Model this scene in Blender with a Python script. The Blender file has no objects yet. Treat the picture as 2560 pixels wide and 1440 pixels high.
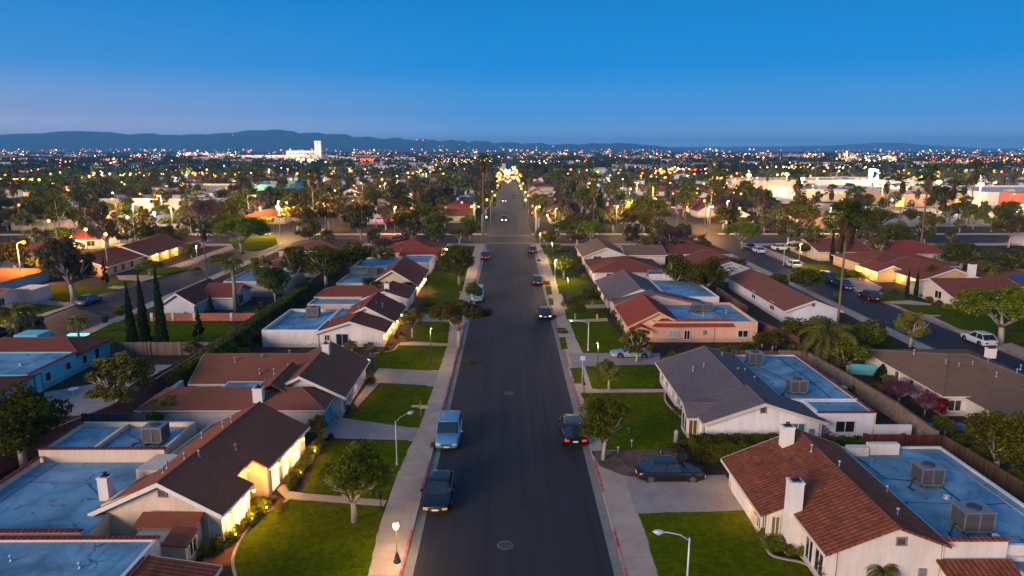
import bpy, math, random
import numpy as np
from mathutils import Vector

R = random.Random(11)
C = bpy.context.scene.collection
PI = math.pi
# ---------------------------------------------------------------- camera maths (used to survey the ground from the photograph)
F = 1707.0; PIT = math.atan(348 / F); H = 22.0; YAW = math.atan(9 / F); CX = -0.25
def ray(px, py):
    u = (px - 1280) / F; v = -(py - 720) / F
    c, s = math.cos(PIT), math.sin(PIT)
    dx = u; dy = c + v * s; dz = -s + v * c
    return dx * math.cos(YAW) + dy * math.sin(YAW), -dx * math.sin(YAW) + dy * math.cos(YAW), dz
def G(px, py, z=0.0):
    dx, dy, dz = ray(px, py)
    t = (z - H) / dz
    return CX + dx * t, dy * t
def ZT(px, py, Y):
    dx, dy, dz = ray(px, py)
    return H + dz / dy * Y
# ---------------------------------------------------------------- objects
def tagp(o, label=None, cat=None, group=None, kind=None):
    if label: o['label'] = label
    if cat: o['category'] = cat
    if group: o['group'] = group
    if kind: o['kind'] = kind
    return o
def thing(name, label, cat, loc=(0, 0, 0), group=None, rz=0.0):
    o = bpy.data.objects.new(name, None); o.empty_display_size = .3
    C.objects.link(o); o.location = loc; o.rotation_euler = (0, 0, rz)
    return tagp(o, label, cat, group)
def rootloc(o):
    while o is not None and o.parent is not None: o = o.parent
    return tuple(o.location) if o is not None else (0, 0, 0)
def auto_uv(me):
    uv = me.uv_layers.new(name='UVMap')
    n = len(me.polygons)
    if not n: return
    nl = len(me.loops)
    co = np.empty(len(me.vertices) * 3, np.float32); me.vertices.foreach_get('co', co); co = co.reshape(-1, 3)
    li = np.empty(nl, np.int32); me.loops.foreach_get('vertex_index', li)
    nm = np.empty(n * 3, np.float32); me.polygons.foreach_get('normal', nm); nm = nm.reshape(-1, 3)
    tot = np.empty(n, np.int32); me.polygons.foreach_get('loop_total', tot)
    nl_n = np.repeat(nm, tot, axis=0)
    u = np.stack([-nl_n[:, 1], nl_n[:, 0], np.zeros(nl)], 1)
    ln = np.linalg.norm(u, axis=1); flat = ln < 1e-3
    u[flat] = (1, 0, 0); ln[flat] = 1; u /= ln[:, None]
    v = np.cross(nl_n, u)
    p = co[li]
    out = np.stack([(p * u).sum(1), (p * v).sum(1)], 1).astype(np.float32)
    uv.data.foreach_set('uv', out.ravel())
class MB:
    def __init__(s): s.v = []; s.f = []; s.m = []; s.s = []
    def poly(s, pts, m=0, sm=False):
        i = len(s.v); s.v += [tuple(p) for p in pts]; s.f.append(tuple(range(i, i + len(pts)))); s.m.append(m); s.s.append(sm)
    def box(s, x0, x1, y0, y1, z0, z1, m=0, mt=None):
        if x1 < x0: x0, x1 = x1, x0
        if y1 < y0: y0, y1 = y1, y0
        i = len(s.v)
        s.v += [(x0, y0, z0), (x1, y0, z0), (x1, y1, z0), (x0, y1, z0), (x0, y0, z1), (x1, y0, z1), (x1, y1, z1), (x0, y1, z1)]
        for k, f in enumerate([(0, 3, 2, 1), (4, 5, 6, 7), (0, 1, 5, 4), (1, 2, 6, 5), (2, 3, 7, 6), (3, 0, 4, 7)]):
            s.f.append(tuple(i + a for a in f)); s.m.append(mt if (k == 1 and mt is not None) else m); s.s.append(False)
        return s
    def loft(s, rings, m=0, sm=True, cap=True, close=True):
        n = len(rings[0]); i = len(s.v)
        for r in rings: s.v += [tuple(p) for p in r]
        for a in range(len(rings) - 1):
            for b in range(n if close else n - 1):
                c = (b + 1) % n
                s.f.append((i + a * n + b, i + a * n + c, i + (a + 1) * n + c, i + (a + 1) * n + b)); s.m.append(m); s.s.append(sm)
        if cap:
            s.f.append(tuple(i + b for b in reversed(range(n)))); s.m.append(m); s.s.append(False)
            k = i + (len(rings) - 1) * n
            s.f.append(tuple(k + b for b in range(n))); s.m.append(m); s.s.append(False)
        return s
    def tube(s, pts, rad, n=8, m=0, sm=True, cap=True):
        pts = [Vector(p) for p in pts]
        if not isinstance(rad, (list, tuple)): rad = [rad] * len(pts)
        rings = []
        for k, p in enumerate(pts):
            a = pts[max(k - 1, 0)]; b = pts[min(k + 1, len(pts) - 1)]
            d = (b - a).normalized()
            q = Vector((0, 0, 1)) if abs(d.z) < .95 else Vector((0, 1, 0))
            e1 = d.cross(q).normalized(); e2 = d.cross(e1)
            rings.append([p + (e1 * math.cos(2 * PI * j / n) + e2 * math.sin(2 * PI * j / n)) * rad[k] for j in range(n)])
        return s.loft(rings, m, sm, cap)
    def lathe(s, prof, cx=0, cy=0, cz=0, n=12, m=0, sm=True):
        return s.loft([[(cx + r * math.cos(2 * PI * j / n), cy + r * math.sin(2 * PI * j / n), cz + z) for j in range(n)] for r, z in prof], m, sm, True)
    def ball(s, x, y, z, r, m=0, n=10, sz=1.0):
        k = 6
        return s.lathe([(max(r * math.sin(PI * a / k), r * .02), -r * sz * math.cos(PI * a / k)) for a in range(k + 1)], x, y, z, n, m)
    def build(s, name, mats, parent=None, label=None):
        me = bpy.data.meshes.new(name)
        ox, oy, oz = rootloc(parent) if parent is not None else (0, 0, 0)
        vs = [(a - ox, b - oy, c - oz) for a, b, c in s.v] if (ox or oy or oz) else s.v
        me.from_pydata(vs, [], s.f)
        if not isinstance(mats, (list, tuple)): mats = [mats]
        for q in mats: me.materials.append(q)
        me.polygons.foreach_set('material_index', s.m)
        me.polygons.foreach_set('use_smooth', s.s)
        me.update(); auto_uv(me)
        o = bpy.data.objects.new(name, me); C.objects.link(o)
        if parent is not None: o.parent = parent
        if label: o['label'] = label
        return o
def struct(name, mb, mats):
    return tagp(mb.build(name, mats), kind='structure')
# ---------------------------------------------------------------- materials
def lin(c):
    if isinstance(c, str):
        c = [int(c[i:i + 2], 16) / 255 for i in (0, 2, 4)]
        c = [x / 12.92 if x <= .04045 else ((x + .055) / 1.055) ** 2.4 for x in c]
    return (c[0], c[1], c[2], 1.0)
class NT:
    def __init__(s, name):
        s.mat = bpy.data.materials.new(name); s.mat.use_nodes = True
        s.t = s.mat.node_tree; s.t.nodes.clear()
        s.out = s.t.nodes.new('ShaderNodeOutputMaterial')
    def n(s, ty, inp=None, **kw):
        q = s.t.nodes.new('ShaderNode' + ty)
        for k, v in kw.items(): setattr(q, k, v)
        for k, v in (inp or {}).items(): s.set(q.inputs[k], v)
        return q
    def set(s, sock, v):
        if isinstance(v, bpy.types.NodeSocket): s.t.links.new(v, sock)
        elif isinstance(v, bpy.types.Node): s.t.links.new(v.outputs[0], sock)
        else: sock.default_value = v
    def mix(s, a, b, f, mode='MIX'):
        q = s.n('Mix', data_type='RGBA', blend_type=mode)
        s.set(q.inputs[0], f); s.set(q.inputs[6], a); s.set(q.inputs[7], b)
        return q.outputs[2]
    def noise(s, vec, scale, detail=3, rough=.55, dist=0.0):
        q = s.n('TexNoise', {'Scale': scale, 'Detail': detail, 'Roughness': rough, 'Distortion': dist})
        if vec is not None: s.set(q.inputs['Vector'], vec)
        return q.outputs['Fac']
    def ramp(s, f, stops, const=False):
        q = s.n('ValToRGB'); cr = q.color_ramp
        if const: cr.interpolation = 'CONSTANT'
        while len(cr.elements) < len(stops): cr.elements.new(.5)
        for e, (p, c) in zip(cr.elements, stops):
            e.position = p; e.color = (c, c, c, 1) if isinstance(c, (int, float)) else lin(c)
        s.set(q.inputs[0], f); return q.outputs[0]
    def mapping(s, vec, sc=(1, 1, 1), rot=(0, 0, 0)):
        q = s.n('Mapping', {'Scale': sc, 'Rotation': rot}); s.set(q.inputs[0], vec); return q.outputs[0]
    def geo(s): return s.n('NewGeometry').outputs['Position']
    def obj(s): return s.n('TexCoord').outputs['Object']
    def uv(s): return s.n('TexCoord').outputs['UV']
    def bump(s, h, st=.3, d=.02):
        return s.n('Bump', {'Strength': st, 'Distance': d, 'Height': h}).outputs[0]
    def fin(s, col, rough=.8, metal=0.0, spec=.3, normal=None, **kw):
        b = s.n('BsdfPrincipled', {'Base Color': col, 'Roughness': rough, 'Metallic': metal, 'Specular IOR Level': spec})
        if normal is not None: s.set(b.inputs['Normal'], normal)
        for k, v in kw.items(): s.set(b.inputs[k.replace('_', ' ')], v)
        s.t.links.new(b.outputs[0], s.out.inputs[0]); return s.mat
_mc = {}
def cached(f):
    def g(*a):
        k = (f.__name__,) + a
        if k not in _mc: _mc[k] = f(*a)
        return _mc[k]
    return g
def sc(c, k): return tuple(min(1, x * k) for x in c[:3]) + (1,)
@cached
def plain(c, rough=.6, metal=0.0):
    n = NT('paint'); L = lin(c)
    f = n.noise(n.obj(), 3, 3)
    return n.fin(n.mix(sc(L, .8), sc(L, 1.08), f), rough, metal)
@cached
def stucco(c):
    n = NT('stucco'); L = lin(c); p = n.geo()
    a = n.ramp(n.noise(p, .55, 4), [(.3, 0.0), (.7, 1.0)])
    st = n.ramp(n.noise(n.mapping(p, (2.2, 2.2, .25)), 1.3, 4, .6), [(.45, 0.0), (.75, 1.0)])
    col = n.mix(sc(L, .86), sc(L, 1.06), a)
    col = n.mix(col, sc((L[0] * .8, L[1] * .74, L[2] * .68), .8), n.n('Math', {0: st, 1: .38}, operation='MULTIPLY').outputs[0])
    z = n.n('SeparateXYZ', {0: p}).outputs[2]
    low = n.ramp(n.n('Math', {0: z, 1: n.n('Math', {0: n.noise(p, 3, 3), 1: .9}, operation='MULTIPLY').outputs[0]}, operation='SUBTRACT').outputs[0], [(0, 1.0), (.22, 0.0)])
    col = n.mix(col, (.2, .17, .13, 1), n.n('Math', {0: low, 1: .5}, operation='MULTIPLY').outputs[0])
    return n.fin(col, .9, normal=n.bump(n.noise(p, 22, 3), .35, .02))
@cached
def shingle(c):
    n = NT('shingle'); L = lin(c); uv = n.uv()
    b = n.n('TexBrick', {'Vector': uv, 'Color1': sc(L, .68), 'Color2': sc(L, 1.3), 'Mortar': sc(L, .4), 'Scale': 1.0, 'Mortar Size': .018,
                         'Brick Width': .34, 'Row Height': .19, 'Bias': -.1})
    sp = n.noise(uv, 9, 4, .8)
    g = n.ramp(n.noise(n.geo(), .5, 4, .6), [(.3, .0), (.7, 1.)])
    col = n.mix(b.outputs[0], n.mix(sc(L, .6), sc(L, 1.5), n.ramp(sp, [(.35, 0.), (.68, 1.)])), .55)
    col = n.mix(col, n.mix(sc(L, .8), sc(L, 1.25), g), .35)
    return n.fin(col, .95, spec=.12, normal=n.bump(sp, .5, .03))
@cached
def tile(c):
    n = NT('roof_tile'); L = lin(c); uv = n.uv()
    b = n.n('TexBrick', {'Vector': uv, 'Color1': sc(L, .6), 'Color2': sc(L, 1.45), 'Mortar': sc(L, .42), 'Scale': 1.0, 'Mortar Size': .03,
                         'Mortar Smooth': .6, 'Brick Width': .46, 'Row Height': .4, 'Bias': -.1})
    g = n.ramp(n.noise(n.geo(), .45, 4, .6), [(.35, 0.), (.65, 1.)])
    d = n.ramp(n.noise(n.geo(), 2.6, 4, .7), [(.5, 0.), (.72, 1.)])
    vo = n.n('TexVoronoi', {'Vector': n.mapping(uv, (1, 1.25, 1)), 'Scale': 2.1, 'Randomness': .9}).outputs['Color']
    vr = n.n('SeparateColor', {0: vo}).outputs[0]
    col = n.mix(b.outputs[0], n.mix(sc(L, .5), (min(1, L[0] * 1.55), L[1] * 1.35, L[2] * 1.1, 1), vr), .5)
    col = n.mix(col, n.mix(sc(L, .62), (L[0] * 1.25, L[1] * 1.1, L[2] * .95, 1), g), .35)
    col = n.mix(col, (L[0] * .45, L[1] * .5, L[2] * .7, 1), n.n('Math', {0: d, 1: .6}, operation='MULTIPLY').outputs[0])
    w = n.n('TexWave', {'Vector': n.mapping(uv, (1, 0, 0)), 'Scale': 1.1}, bands_direction='X').outputs['Fac']
    hb = n.n('Math', {0: w, 1: b.outputs['Fac']}, operation='SUBTRACT').outputs[0]
    return n.fin(col, .85, spec=.2, normal=n.bump(hb, .6, .06))
@cached
def flatroof(c='6A9DB4', seed=0.0):
    n = NT('flat_roof'); L = lin(c); p = n.geo()
    a = n.ramp(n.noise(p, .35, 5, .6, .6), [(.36, 0.), (.66, 1.)])
    s2 = n.ramp(n.noise(n.mapping(p, (1, .35, 1), (0, 0, .3)), 1.6, 5, .7, .5), [(.52, 0.), (.74, 1.)])
    col = n.mix(sc(L, .5), n.mix(sc(L, 1.1), (.36, .36, .40, 1), n.ramp(n.noise(p, .9, 5, .7), [(.5, 0.), (.7, .8)])), a)
    col = n.mix(col, sc(L, .3), n.n('Math', {0: s2, 1: .65}, operation='MULTIPLY').outputs[0])
    wv = n.n('VectorMath', {0: p, 1: n.n('VectorMath', {0: n.n('TexNoise', {'Vector': p, 'Scale': 1.4, 'Detail': 3.0}).outputs['Color'], 1: (1.3, 1.3, 0)}, operation='MULTIPLY').outputs[0]}, operation='ADD').outputs[0]
    v = n.n('TexVoronoi', {'Vector': wv, 'Scale': .3}, feature='DISTANCE_TO_EDGE').outputs['Distance']
    cr = n.ramp(v, [(.0, 1.), (.02, 0.)])
    mk = n.ramp(n.noise(p, .8, 2), [(.5, 0.), (.6, 1.)])
    col = n.mix(col, (.05, .055, .06, 1), n.n('Math', {0: cr, 1: mk}, operation='MULTIPLY').outputs[0])
    x = n.n('SeparateXYZ', {0: wv}).outputs[0]
    seam = n.ramp(n.n('Math', {0: n.n('Math', {0: x, 1: 1.9}, operation='MODULO').outputs[0]}, operation='ABSOLUTE').outputs[0], [(.0, 1.), (.03, 0.)])
    col = n.mix(col, sc(L, .45), n.n('Math', {0: seam, 1: .5}, operation='MULTIPLY').outputs[0])
    return n.fin(col, .75, spec=.3, normal=n.bump(n.noise(p, 12, 3), .25, .02))
@cached
def wood(c):
    n = NT('fence_wood'); L = lin(c); uv = n.uv()
    x = n.n('SeparateXYZ', {0: uv}).outputs[0]
    cell = n.n('Math', {0: n.n('Math', {0: x, 1: 6.5}, operation='MULTIPLY').outputs[0]}, operation='FLOOR').outputs[0]
    rnd = n.n('TexWhiteNoise', {'W': cell}, noise_dimensions='1D').outputs['Value']
    fr = n.n('Math', {0: n.n('Math', {0: x, 1: 6.5}, operation='MULTIPLY').outputs[0]}, operation='FRACT').outputs[0]
    gap = n.ramp(fr, [(.0, 1.), (.12, 0.)])
    col = n.mix(sc(L, .6), sc(L, 1.3), rnd)
    col = n.mix(col, sc(L, .45), n.n('Math', {0: n.noise(n.mapping(uv, (4, .6, 1)), 2, 4), 1: .6}, operation='MULTIPLY').outputs[0])
    col = n.mix(col, sc(L, .2), n.n('Math', {0: gap, 1: .8}, operation='MULTIPLY').outputs[0])
    return n.fin(col, .9, spec=.15)
@cached
def brick(c):
    n = NT('block_wall'); L = lin(c); uv = n.uv()
    b = n.n('TexBrick', {'Vector': uv, 'Color1': sc(L, .75), 'Color2': sc(L, 1.2), 'Mortar': sc(L, .55), 'Scale': 1.0, 'Mortar Size': .014, 'Brick Width': .4, 'Row Height': .2})
    col = n.mix(b.outputs[0], n.mix(sc(L, .5), sc(L, 1.2), n.ramp(n.noise(n.geo(), .9, 4, .65), [(.35, 0.), (.65, 1.)])), .5)
    return n.fin(col, .95, spec=.15, normal=n.bump(b.outputs['Fac'], -.3, .02))
def asphalt():
    n = NT('asphalt'); p = n.geo()
    fine = n.noise(p, 9, 4, .8)
    big = n.ramp(n.noise(n.mapping(p, (1, .18, 1)), .28, 4, .6), [(.3, 0.), (.7, 1.)])
    st = n.ramp(n.noise(n.mapping(p, (1.5, .025, 1)), 1.1, 4, .6), [(.35, 0.), (.65, 1.)])
    col = n.mix((.014, .0135, .016, 1), (.030, .027, .030, 1), big)
    col = n.mix(col, (.048, .043, .045, 1), n.n('Math', {0: st, 1: .6}, operation='MULTIPLY').outputs[0])
    col = n.mix(col, n.mix((.012, .012, .013, 1), (.08, .07, .068, 1), fine), .28)
    x = n.n('SeparateXYZ', {0: p}).outputs[0]
    jx = n.n('Math', {0: x, 1: n.n('Math', {0: n.noise(n.mapping(p, (0, 1, 0)), .5, 2), 1: .12}, operation='MULTIPLY').outputs[0]}, operation='ADD').outputs[0]
    seam = n.ramp(n.n('Math', {0: jx}, operation='ABSOLUTE').outputs[0], [(.0, 1.), (.05, 0.)])
    col = n.mix(col, (.028, .026, .028, 1), n.n('Math', {0: seam, 1: .6}, operation='MULTIPLY').outputs[0])
    wv = n.n('VectorMath', {0: p, 1: n.n('VectorMath', {0: n.n('TexNoise', {'Vector': p, 'Scale': .7, 'Detail': 5.0}).outputs['Color'], 1: (3.5, 3.5, 0)}, operation='MULTIPLY').outputs[0]}, operation='ADD').outputs[0]
    cv = n.n('TexVoronoi', {'Vector': wv, 'Scale': .16}, feature='DISTANCE_TO_EDGE').outputs['Distance']
    ck = n.n('Math', {0: n.ramp(cv, [(.0, 1.), (.006, 0.)]), 1: n.ramp(n.noise(p, .12, 2), [(.45, 0.), (.6, .8)])}, operation='MULTIPLY').outputs[0]
    col = n.mix(col, (.008, .007, .008, 1), ck)
    oil = n.ramp(n.noise(n.mapping(p, (1, .5, 1)), .9, 3, .5), [(.66, 0.), (.78, .55)])
    col = n.mix(col, (.012, .010, .011, 1), oil)
    return n.fin(col, .7, spec=.14, normal=n.bump(fine, .4, .015))
def concrete(c='AD9A86', jy=1.6, jx=50.0, nm='concrete'):
    n = NT(nm); L = lin(c); p = n.geo()
    a = n.ramp(n.noise(p, .6, 5, .65), [(.3, 0.), (.7, 1.)])
    col = n.mix(sc(L, .78), sc(L, 1.1), a)
    s2 = n.ramp(n.noise(p, 2.3, 5, .7), [(.55, 0.), (.75, 1.)])
    col = n.mix(col, sc(L, .55), n.n('Math', {0: s2, 1: .45}, operation='MULTIPLY').outputs[0])
    xyz = n.n('SeparateXYZ', {0: p})
    for ax, j in ((1, jy), (0, jx)):
        m = n.n('Math', {0: n.n('Math', {0: xyz.outputs[ax], 1: j}, operation='MODULO').outputs[0]}, operation='ABSOLUTE').outputs[0]
        col = n.mix(col, sc(L, .45), n.n('Math', {0: n.ramp(m, [(.0, 1.), (.045, 0.)]), 1: .65}, operation='MULTIPLY').outputs[0])
    return n.fin(col, .85, spec=.25, normal=n.bump(n.noise(p, 15, 3), .2, .01))
def grassmat():
    n = NT('grass'); p = n.geo()
    a = n.ramp(n.noise(p, .5, 5, .65), [(.3, 0.), (.7, 1.)])
    f = n.noise(p, 7, 5, .8)
    m = n.ramp(n.noise(n.mapping(p, (1, .25, 1), (0, 0, .5)), .9, 4, .6), [(.35, 0.), (.7, 1.)])
    col = n.mix((.05, .085, .0008, 1), (.12, .155, .0012, 1), a)
    col = n.mix(col, n.mix((.02, .03, .0006, 1), (.16, .2, .002, 1), n.ramp(f, [(.35, 0.), (.68, 1.)])), .45)
    col = n.mix(col, (.14, .14, .002, 1), n.n('Math', {0: m, 1: .3}, operation='MULTIPLY').outputs[0])
    cl = n.ramp(n.noise(p, 2.6, 6, .75, .4), [(.38, 0.), (.62, 1.)])
    col = n.mix(n.mix(col, (.022, .032, .0008, 1), .62), col, cl)
    dry = n.ramp(n.noise(p, 1.1, 5, .7), [(.6, 0.), (.74, 1.)])
    col = n.mix(col, (.17, .14, .05, 1), n.n('Math', {0: dry, 1: .6}, operation='MULTIPLY').outputs[0])
    return n.fin(col, 1.0, spec=.0, normal=n.bump(f, .8, .06))
def soilmat(nm='soil', c1=(.02, .015, .012, 1), c2=(.075, .052, .038, 1)):
    n = NT(nm); p = n.geo()
    col = n.mix(c1, c2, n.ramp(n.noise(p, 1.1, 6, .7), [(.3, 0.), (.7, 1.)]))
    col = n.mix(col, (.025, .035, .008, 1), n.ramp(n.noise(p, .23, 4, .6), [(.45, 0.), (.65, .8)]))
    return n.fin(col, 1.0, spec=.1, normal=n.bump(n.noise(p, 8, 4), .6, .05))
@cached
def leafmat(c1, c2, tr=.25):
    n = NT('leaf'); a, b = lin(c1), lin(c2)
    rp = n.n('NewGeometry').outputs['Random Per Island']
    oi = n.n('ObjectInfo').outputs['Random']
    nz = n.ramp(n.noise(n.geo(), .9, 3), [(.35, 0.), (.65, 1.)])
    col = n.mix(a, b, rp)
    col = n.mix(col, n.mix(a, b, nz), .5)
    col = n.n('HueSaturation', {'Hue': n.n('MapRange', {0: oi, 3: .475, 4: .515}).outputs[0], 'Value': n.n('MapRange', {0: oi, 3: .7, 4: 1.25}).outputs[0], 'Color': col}).outputs[0]
    d = n.n('BsdfPrincipled', {'Base Color': col, 'Roughness': .8, 'Specular IOR Level': .06})
    t = n.n('BsdfTranslucent', {'Color': col})
    m = n.n('MixShader', {0: tr, 1: d.outputs[0], 2: t.outputs[0]})
    n.t.links.new(m.outputs[0], n.out.inputs[0]); return n.mat
@cached
def bark(c):
    n = NT('bark'); L = lin(c); p = n.obj()
    f = n.noise(n.mapping(p, (3, 3, .8)), 5, 5, .7)
    return n.fin(n.mix(sc(L, .5), sc(L, 1.2), n.ramp(f, [(.3, 0.), (.7, 1.)])), .95, spec=.1, normal=n.bump(f, .6, .03))
@cached
def emit(c, s, samp=False):
    n = NT('lit_lamp'); e = n.n('Emission', {'Color': lin(c), 'Strength': s})
    n.t.links.new(e.outputs[0], n.out.inputs[0])
    n.mat.cycles.emission_sampling = 'FRONT' if samp else 'NONE'
    return n.mat
@cached
def carpaint(c):
    n = NT('car_paint'); L = lin(c)
    dirt = n.noise(n.obj(), 5, 4, .7)
    return n.fin(n.mix(L, sc(L, .8), dirt), .35, .0, .35, Coat_Weight=.5, Coat_Roughness=.08)
GLASS = NT('glass').fin((.012, .018, .024, 1), .06, 0, .9)
RUBBER = NT('rubber').fin((.012, .012, .012, 1), .8)
CHROME = NT('metal_trim').fin((.5, .5, .52, 1), .25, 1.0)
def grille_mat():
    n = NT('grille'); uv = n.uv(); y = n.n('SeparateXYZ', {0: uv}).outputs[1]
    fr = n.n('Math', {0: n.n('Math', {0: y, 1: 16.0}, operation='MULTIPLY').outputs[0]}, operation='FRACT').outputs[0]
    return n.fin(n.mix((.03, .03, .03, 1), (.16, .15, .15, 1), n.ramp(fr, [(.3, 0.), (.6, 1.)])), .5, .4)
GRILLE = grille_mat()
ASPH = asphalt(); CONC = concrete(); DRIVE = concrete('948A80', 3.1, 3.3, 'driveway_concrete'); GUT = concrete('827C74', 3.0, 60, 'gutter_concrete')
GRASS = grassmat(); SOIL = soilmat(); MULCH = soilmat('mulch', (.06, .04, .03, 1), (.2, .13, .1, 1))
DUSTG = soilmat('earth', (.03, .028, .022, 1), (.07, .06, .05, 1))
def kerbmat():
    n = NT('kerb_paint'); p = n.geo(); y = n.n('SeparateXYZ', {0: p}).outputs[1]
    f = n.ramp(n.noise(n.mapping(p, (0, 1, 0)), .11, 1), [(.49, 0.), (.5, 1.)])
    w = n.ramp(n.noise(p, 3, 4, .7), [(.35, .2), (.6, 1.)])
    col = n.mix((.33, .3, .27, 1), (.36, .045, .035, 1), n.n('Math', {0: f, 1: w}, operation='MULTIPLY').outputs[0])
    return n.fin(col, .8)
KERB = kerbmat()
# ---------------------------------------------------------------- camera, air and light
sc_ = bpy.context.scene
cam = bpy.data.cameras.new('camera'); co = bpy.data.objects.new('camera', cam); C.objects.link(co)
cam.sensor_width = 36; cam.lens = 36 * F / 2560; cam.clip_end = 60000; cam.clip_start = .5
co.location = (CX, 0, H); co.rotation_euler = (PI / 2 - PIT, 0, -YAW)
sc_.camera = co
w = bpy.data.worlds.new('World'); sc_.world = w; w.use_nodes = True
nt = w.node_tree; nt.nodes.clear()
def wn(t, **k):
    q = nt.nodes.new('ShaderNode' + t)
    for a, b in k.items(): setattr(q, a, b)
    return q
tc = wn('TexCoord'); sx = wn('SeparateXYZ'); nt.links.new(tc.outputs['Generated'], sx.inputs[0])
def wramp(sock, stops):
    q = wn('ValToRGB'); cr = q.color_ramp; cr.interpolation = 'LINEAR'
    while len(cr.elements) < len(stops): cr.elements.new(.5)
    for e, (p, c) in zip(cr.elements, stops): e.position = p; e.color = (*c, 1)
    nt.links.new(sock, q.inputs[0]); return q.outputs[0]
mp = wn('MapRange'); mp.inputs[1].default_value = -.1; mp.inputs[2].default_value = 1
nt.links.new(sx.outputs[2], mp.inputs[0])
def el(z): return (z + .1) / 1.1
base = wramp(mp.outputs[0], [(0, (.03, .05, .09)), (el(0), (.28, .49, .82)), (el(.045), (.065, .285, .64)), (el(.11), (.002, .22, .60)), (el(.2), (.0, .18, .51)), (el(.42), (.07, .19, .44)), (1, (.11, .20, .42))])
warm = wramp(mp.outputs[0], [(0, (.05, .05, .07)), (el(0), (.95, .72, .76)), (el(.045), (.34, .36, .54)), (el(.10), (.06, .25, .57)), (el(.2), (.0, .18, .51)), (el(.5), (.07, .19, .44)), (1, (.11, .20, .42))])
# dusk glow towards the west: azimuth factor
vm = wn('VectorMath', operation='DOT_PRODUCT'); vm.inputs[1].default_value = (-.95, .31, 0)
nt.links.new(tc.outputs['Generated'], vm.inputs[0])
m2 = wn('MapRange'); m2.inputs[1].default_value = .35; m2.inputs[2].default_value = 1.0
nt.links.new(vm.outputs['Value'], m2.inputs[0])
mx = wn('Mix', data_type='RGBA'); nt.links.new(m2.outputs[0], mx.inputs[0]); nt.links.new(base, mx.inputs[6]); nt.links.new(warm, mx.inputs[7])
bg = wn('Background'); nt.links.new(mx.outputs[2], bg.inputs[0]); bg.inputs[1].default_value = 1.0
sky = wn('TexSky', sky_type='NISHITA'); sky.sun_disc = False; sky.sun_elevation = math.radians(1.0); sky.sun_rotation = math.radians(-112)
bg2 = wn('Background'); nt.links.new(sky.outputs[0], bg2.inputs[0]); bg2.inputs[1].default_value = .002
ad = wn('AddShader'); nt.links.new(bg.outputs[0], ad.inputs[0]); nt.links.new(bg2.outputs[0], ad.inputs[1])
ow = wn('OutputWorld'); nt.links.new(ad.outputs[0], ow.inputs[0])
sun = bpy.data.lights.new('sun', 'SUN'); so = bpy.data.objects.new('sun', sun); C.objects.link(so)
sun.energy = 3.3; sun.angle = math.radians(24); sun.color = (1.0, .74, .60)
SD = Vector((-.67, -.70, .245)).normalized()      # afterglow from the west, low behind the camera's left shoulder
so.rotation_euler = SD.to_track_quat('Z', 'Y').to_euler()
sc_.view_settings.view_transform = 'Standard'; sc_.view_settings.look = 'None'; sc_.view_settings.exposure = 0.3; sc_.view_settings.gamma = 1
sc_.cycles.max_bounces = 4; sc_.cycles.diffuse_bounces = 2; sc_.cycles.glossy_bounces = 2; sc_.cycles.transmission_bounces = 2
sc_.cycles.volume_bounces = 0; sc_.cycles.sample_clamp_indirect = 3; sc_.cycles.sample_clamp_direct = 0
sc_.cycles.use_denoising = True

def plight(name, x, y, z, power, col=(1, .62, .22), r=.12, parent=None):
    l = bpy.data.lights.new(name, 'POINT'); l.energy = power; l.color = col; l.shadow_soft_size = r
    o = bpy.data.objects.new(name, l); C.objects.link(o)
    if parent is not None:
        p = rootloc(parent); o.location = (x - p[0], y - p[1], z - p[2]); o.parent = parent
    else: o.location = (x, y, z)
    return o
def pbox(x0, x1, y0, y1, z0, z1, m=0):
    b = MB(); b.box(x0, x1, y0, y1, z0, z1, m); return b
# ---------------------------------------------------------------- ground, streets, pavements
b = MB(); b.poly([(-14000, -200, -.06), (14000, -200, -.06), (14000, 16000, -.06), (-14000, 16000, -.06)])
struct('ground', b, DUSTG)
STX = [-57.2, 51.0]           # the two side streets parallel to the main one
FARX = [-57.2 - 56 * k for k in range(1, 7)] + [51 + 56 * k for k in range(1, 7)]
CY = [170.0]; FARY = [300.0, 420.0, 545.0, 690.0]
def street(x, hw, y0, y1, name='road'):
    b = MB(); b.box(x - hw + .55, x + hw - .55, y0, y1, -.05, 0); struct(name, b, ASPH)
    b = MB(); b.box(x - hw, x - hw + .55, y0, y1, -.05, -.004); b.box(x + hw - .55, x + hw, y0, y1, -.05, -.004); struct('gutter', b, GUT)
    for s in (-1, 1):
        b = MB(); b.box(x + s * hw, x + s * (hw + .16), y0, y1, -.05, .14); struct('kerb', b, KERB)
street(0, 5.85, 12, 160)
for x in STX: street(x, 4.9 if x < 0 else 3.9, 30, 160)
b = MB(); b.box(-420, 420, 160, 177, -.05, .004); struct('road', b, ASPH)
b = MB(); b.box(-6, 6, 177, 3500, -.05, .002); struct('road', b, ASPH)
for x in STX + FARX:
    b = MB(); b.box(x - 4.5, x + 4.5, 177 if x in STX else 120, 760, -.05, .0 + abs(x) * 1e-5); struct('road', b, ASPH)
for y in FARY:
    b = MB(); b.box(-620, 620, y - 5, y + 5, -.05, .012); struct('road', b, ASPH)
# crosswalk and stop lines at the cross street
STRIPE = plain('B7A98E', .7)
b = MB(); b.box(-5.6, 5.6, 160.4, 160.7, .005, .009); b.box(-5.6, 5.6, 162.6, 162.9, .005, .009)
b.box(-5.6, 5.6, 174.6, 174.9, .005, .009); b.box(-5.6, 5.6, 176.4, 176.7, .005, .009); struct('crosswalk', b, STRIPE)
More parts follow.
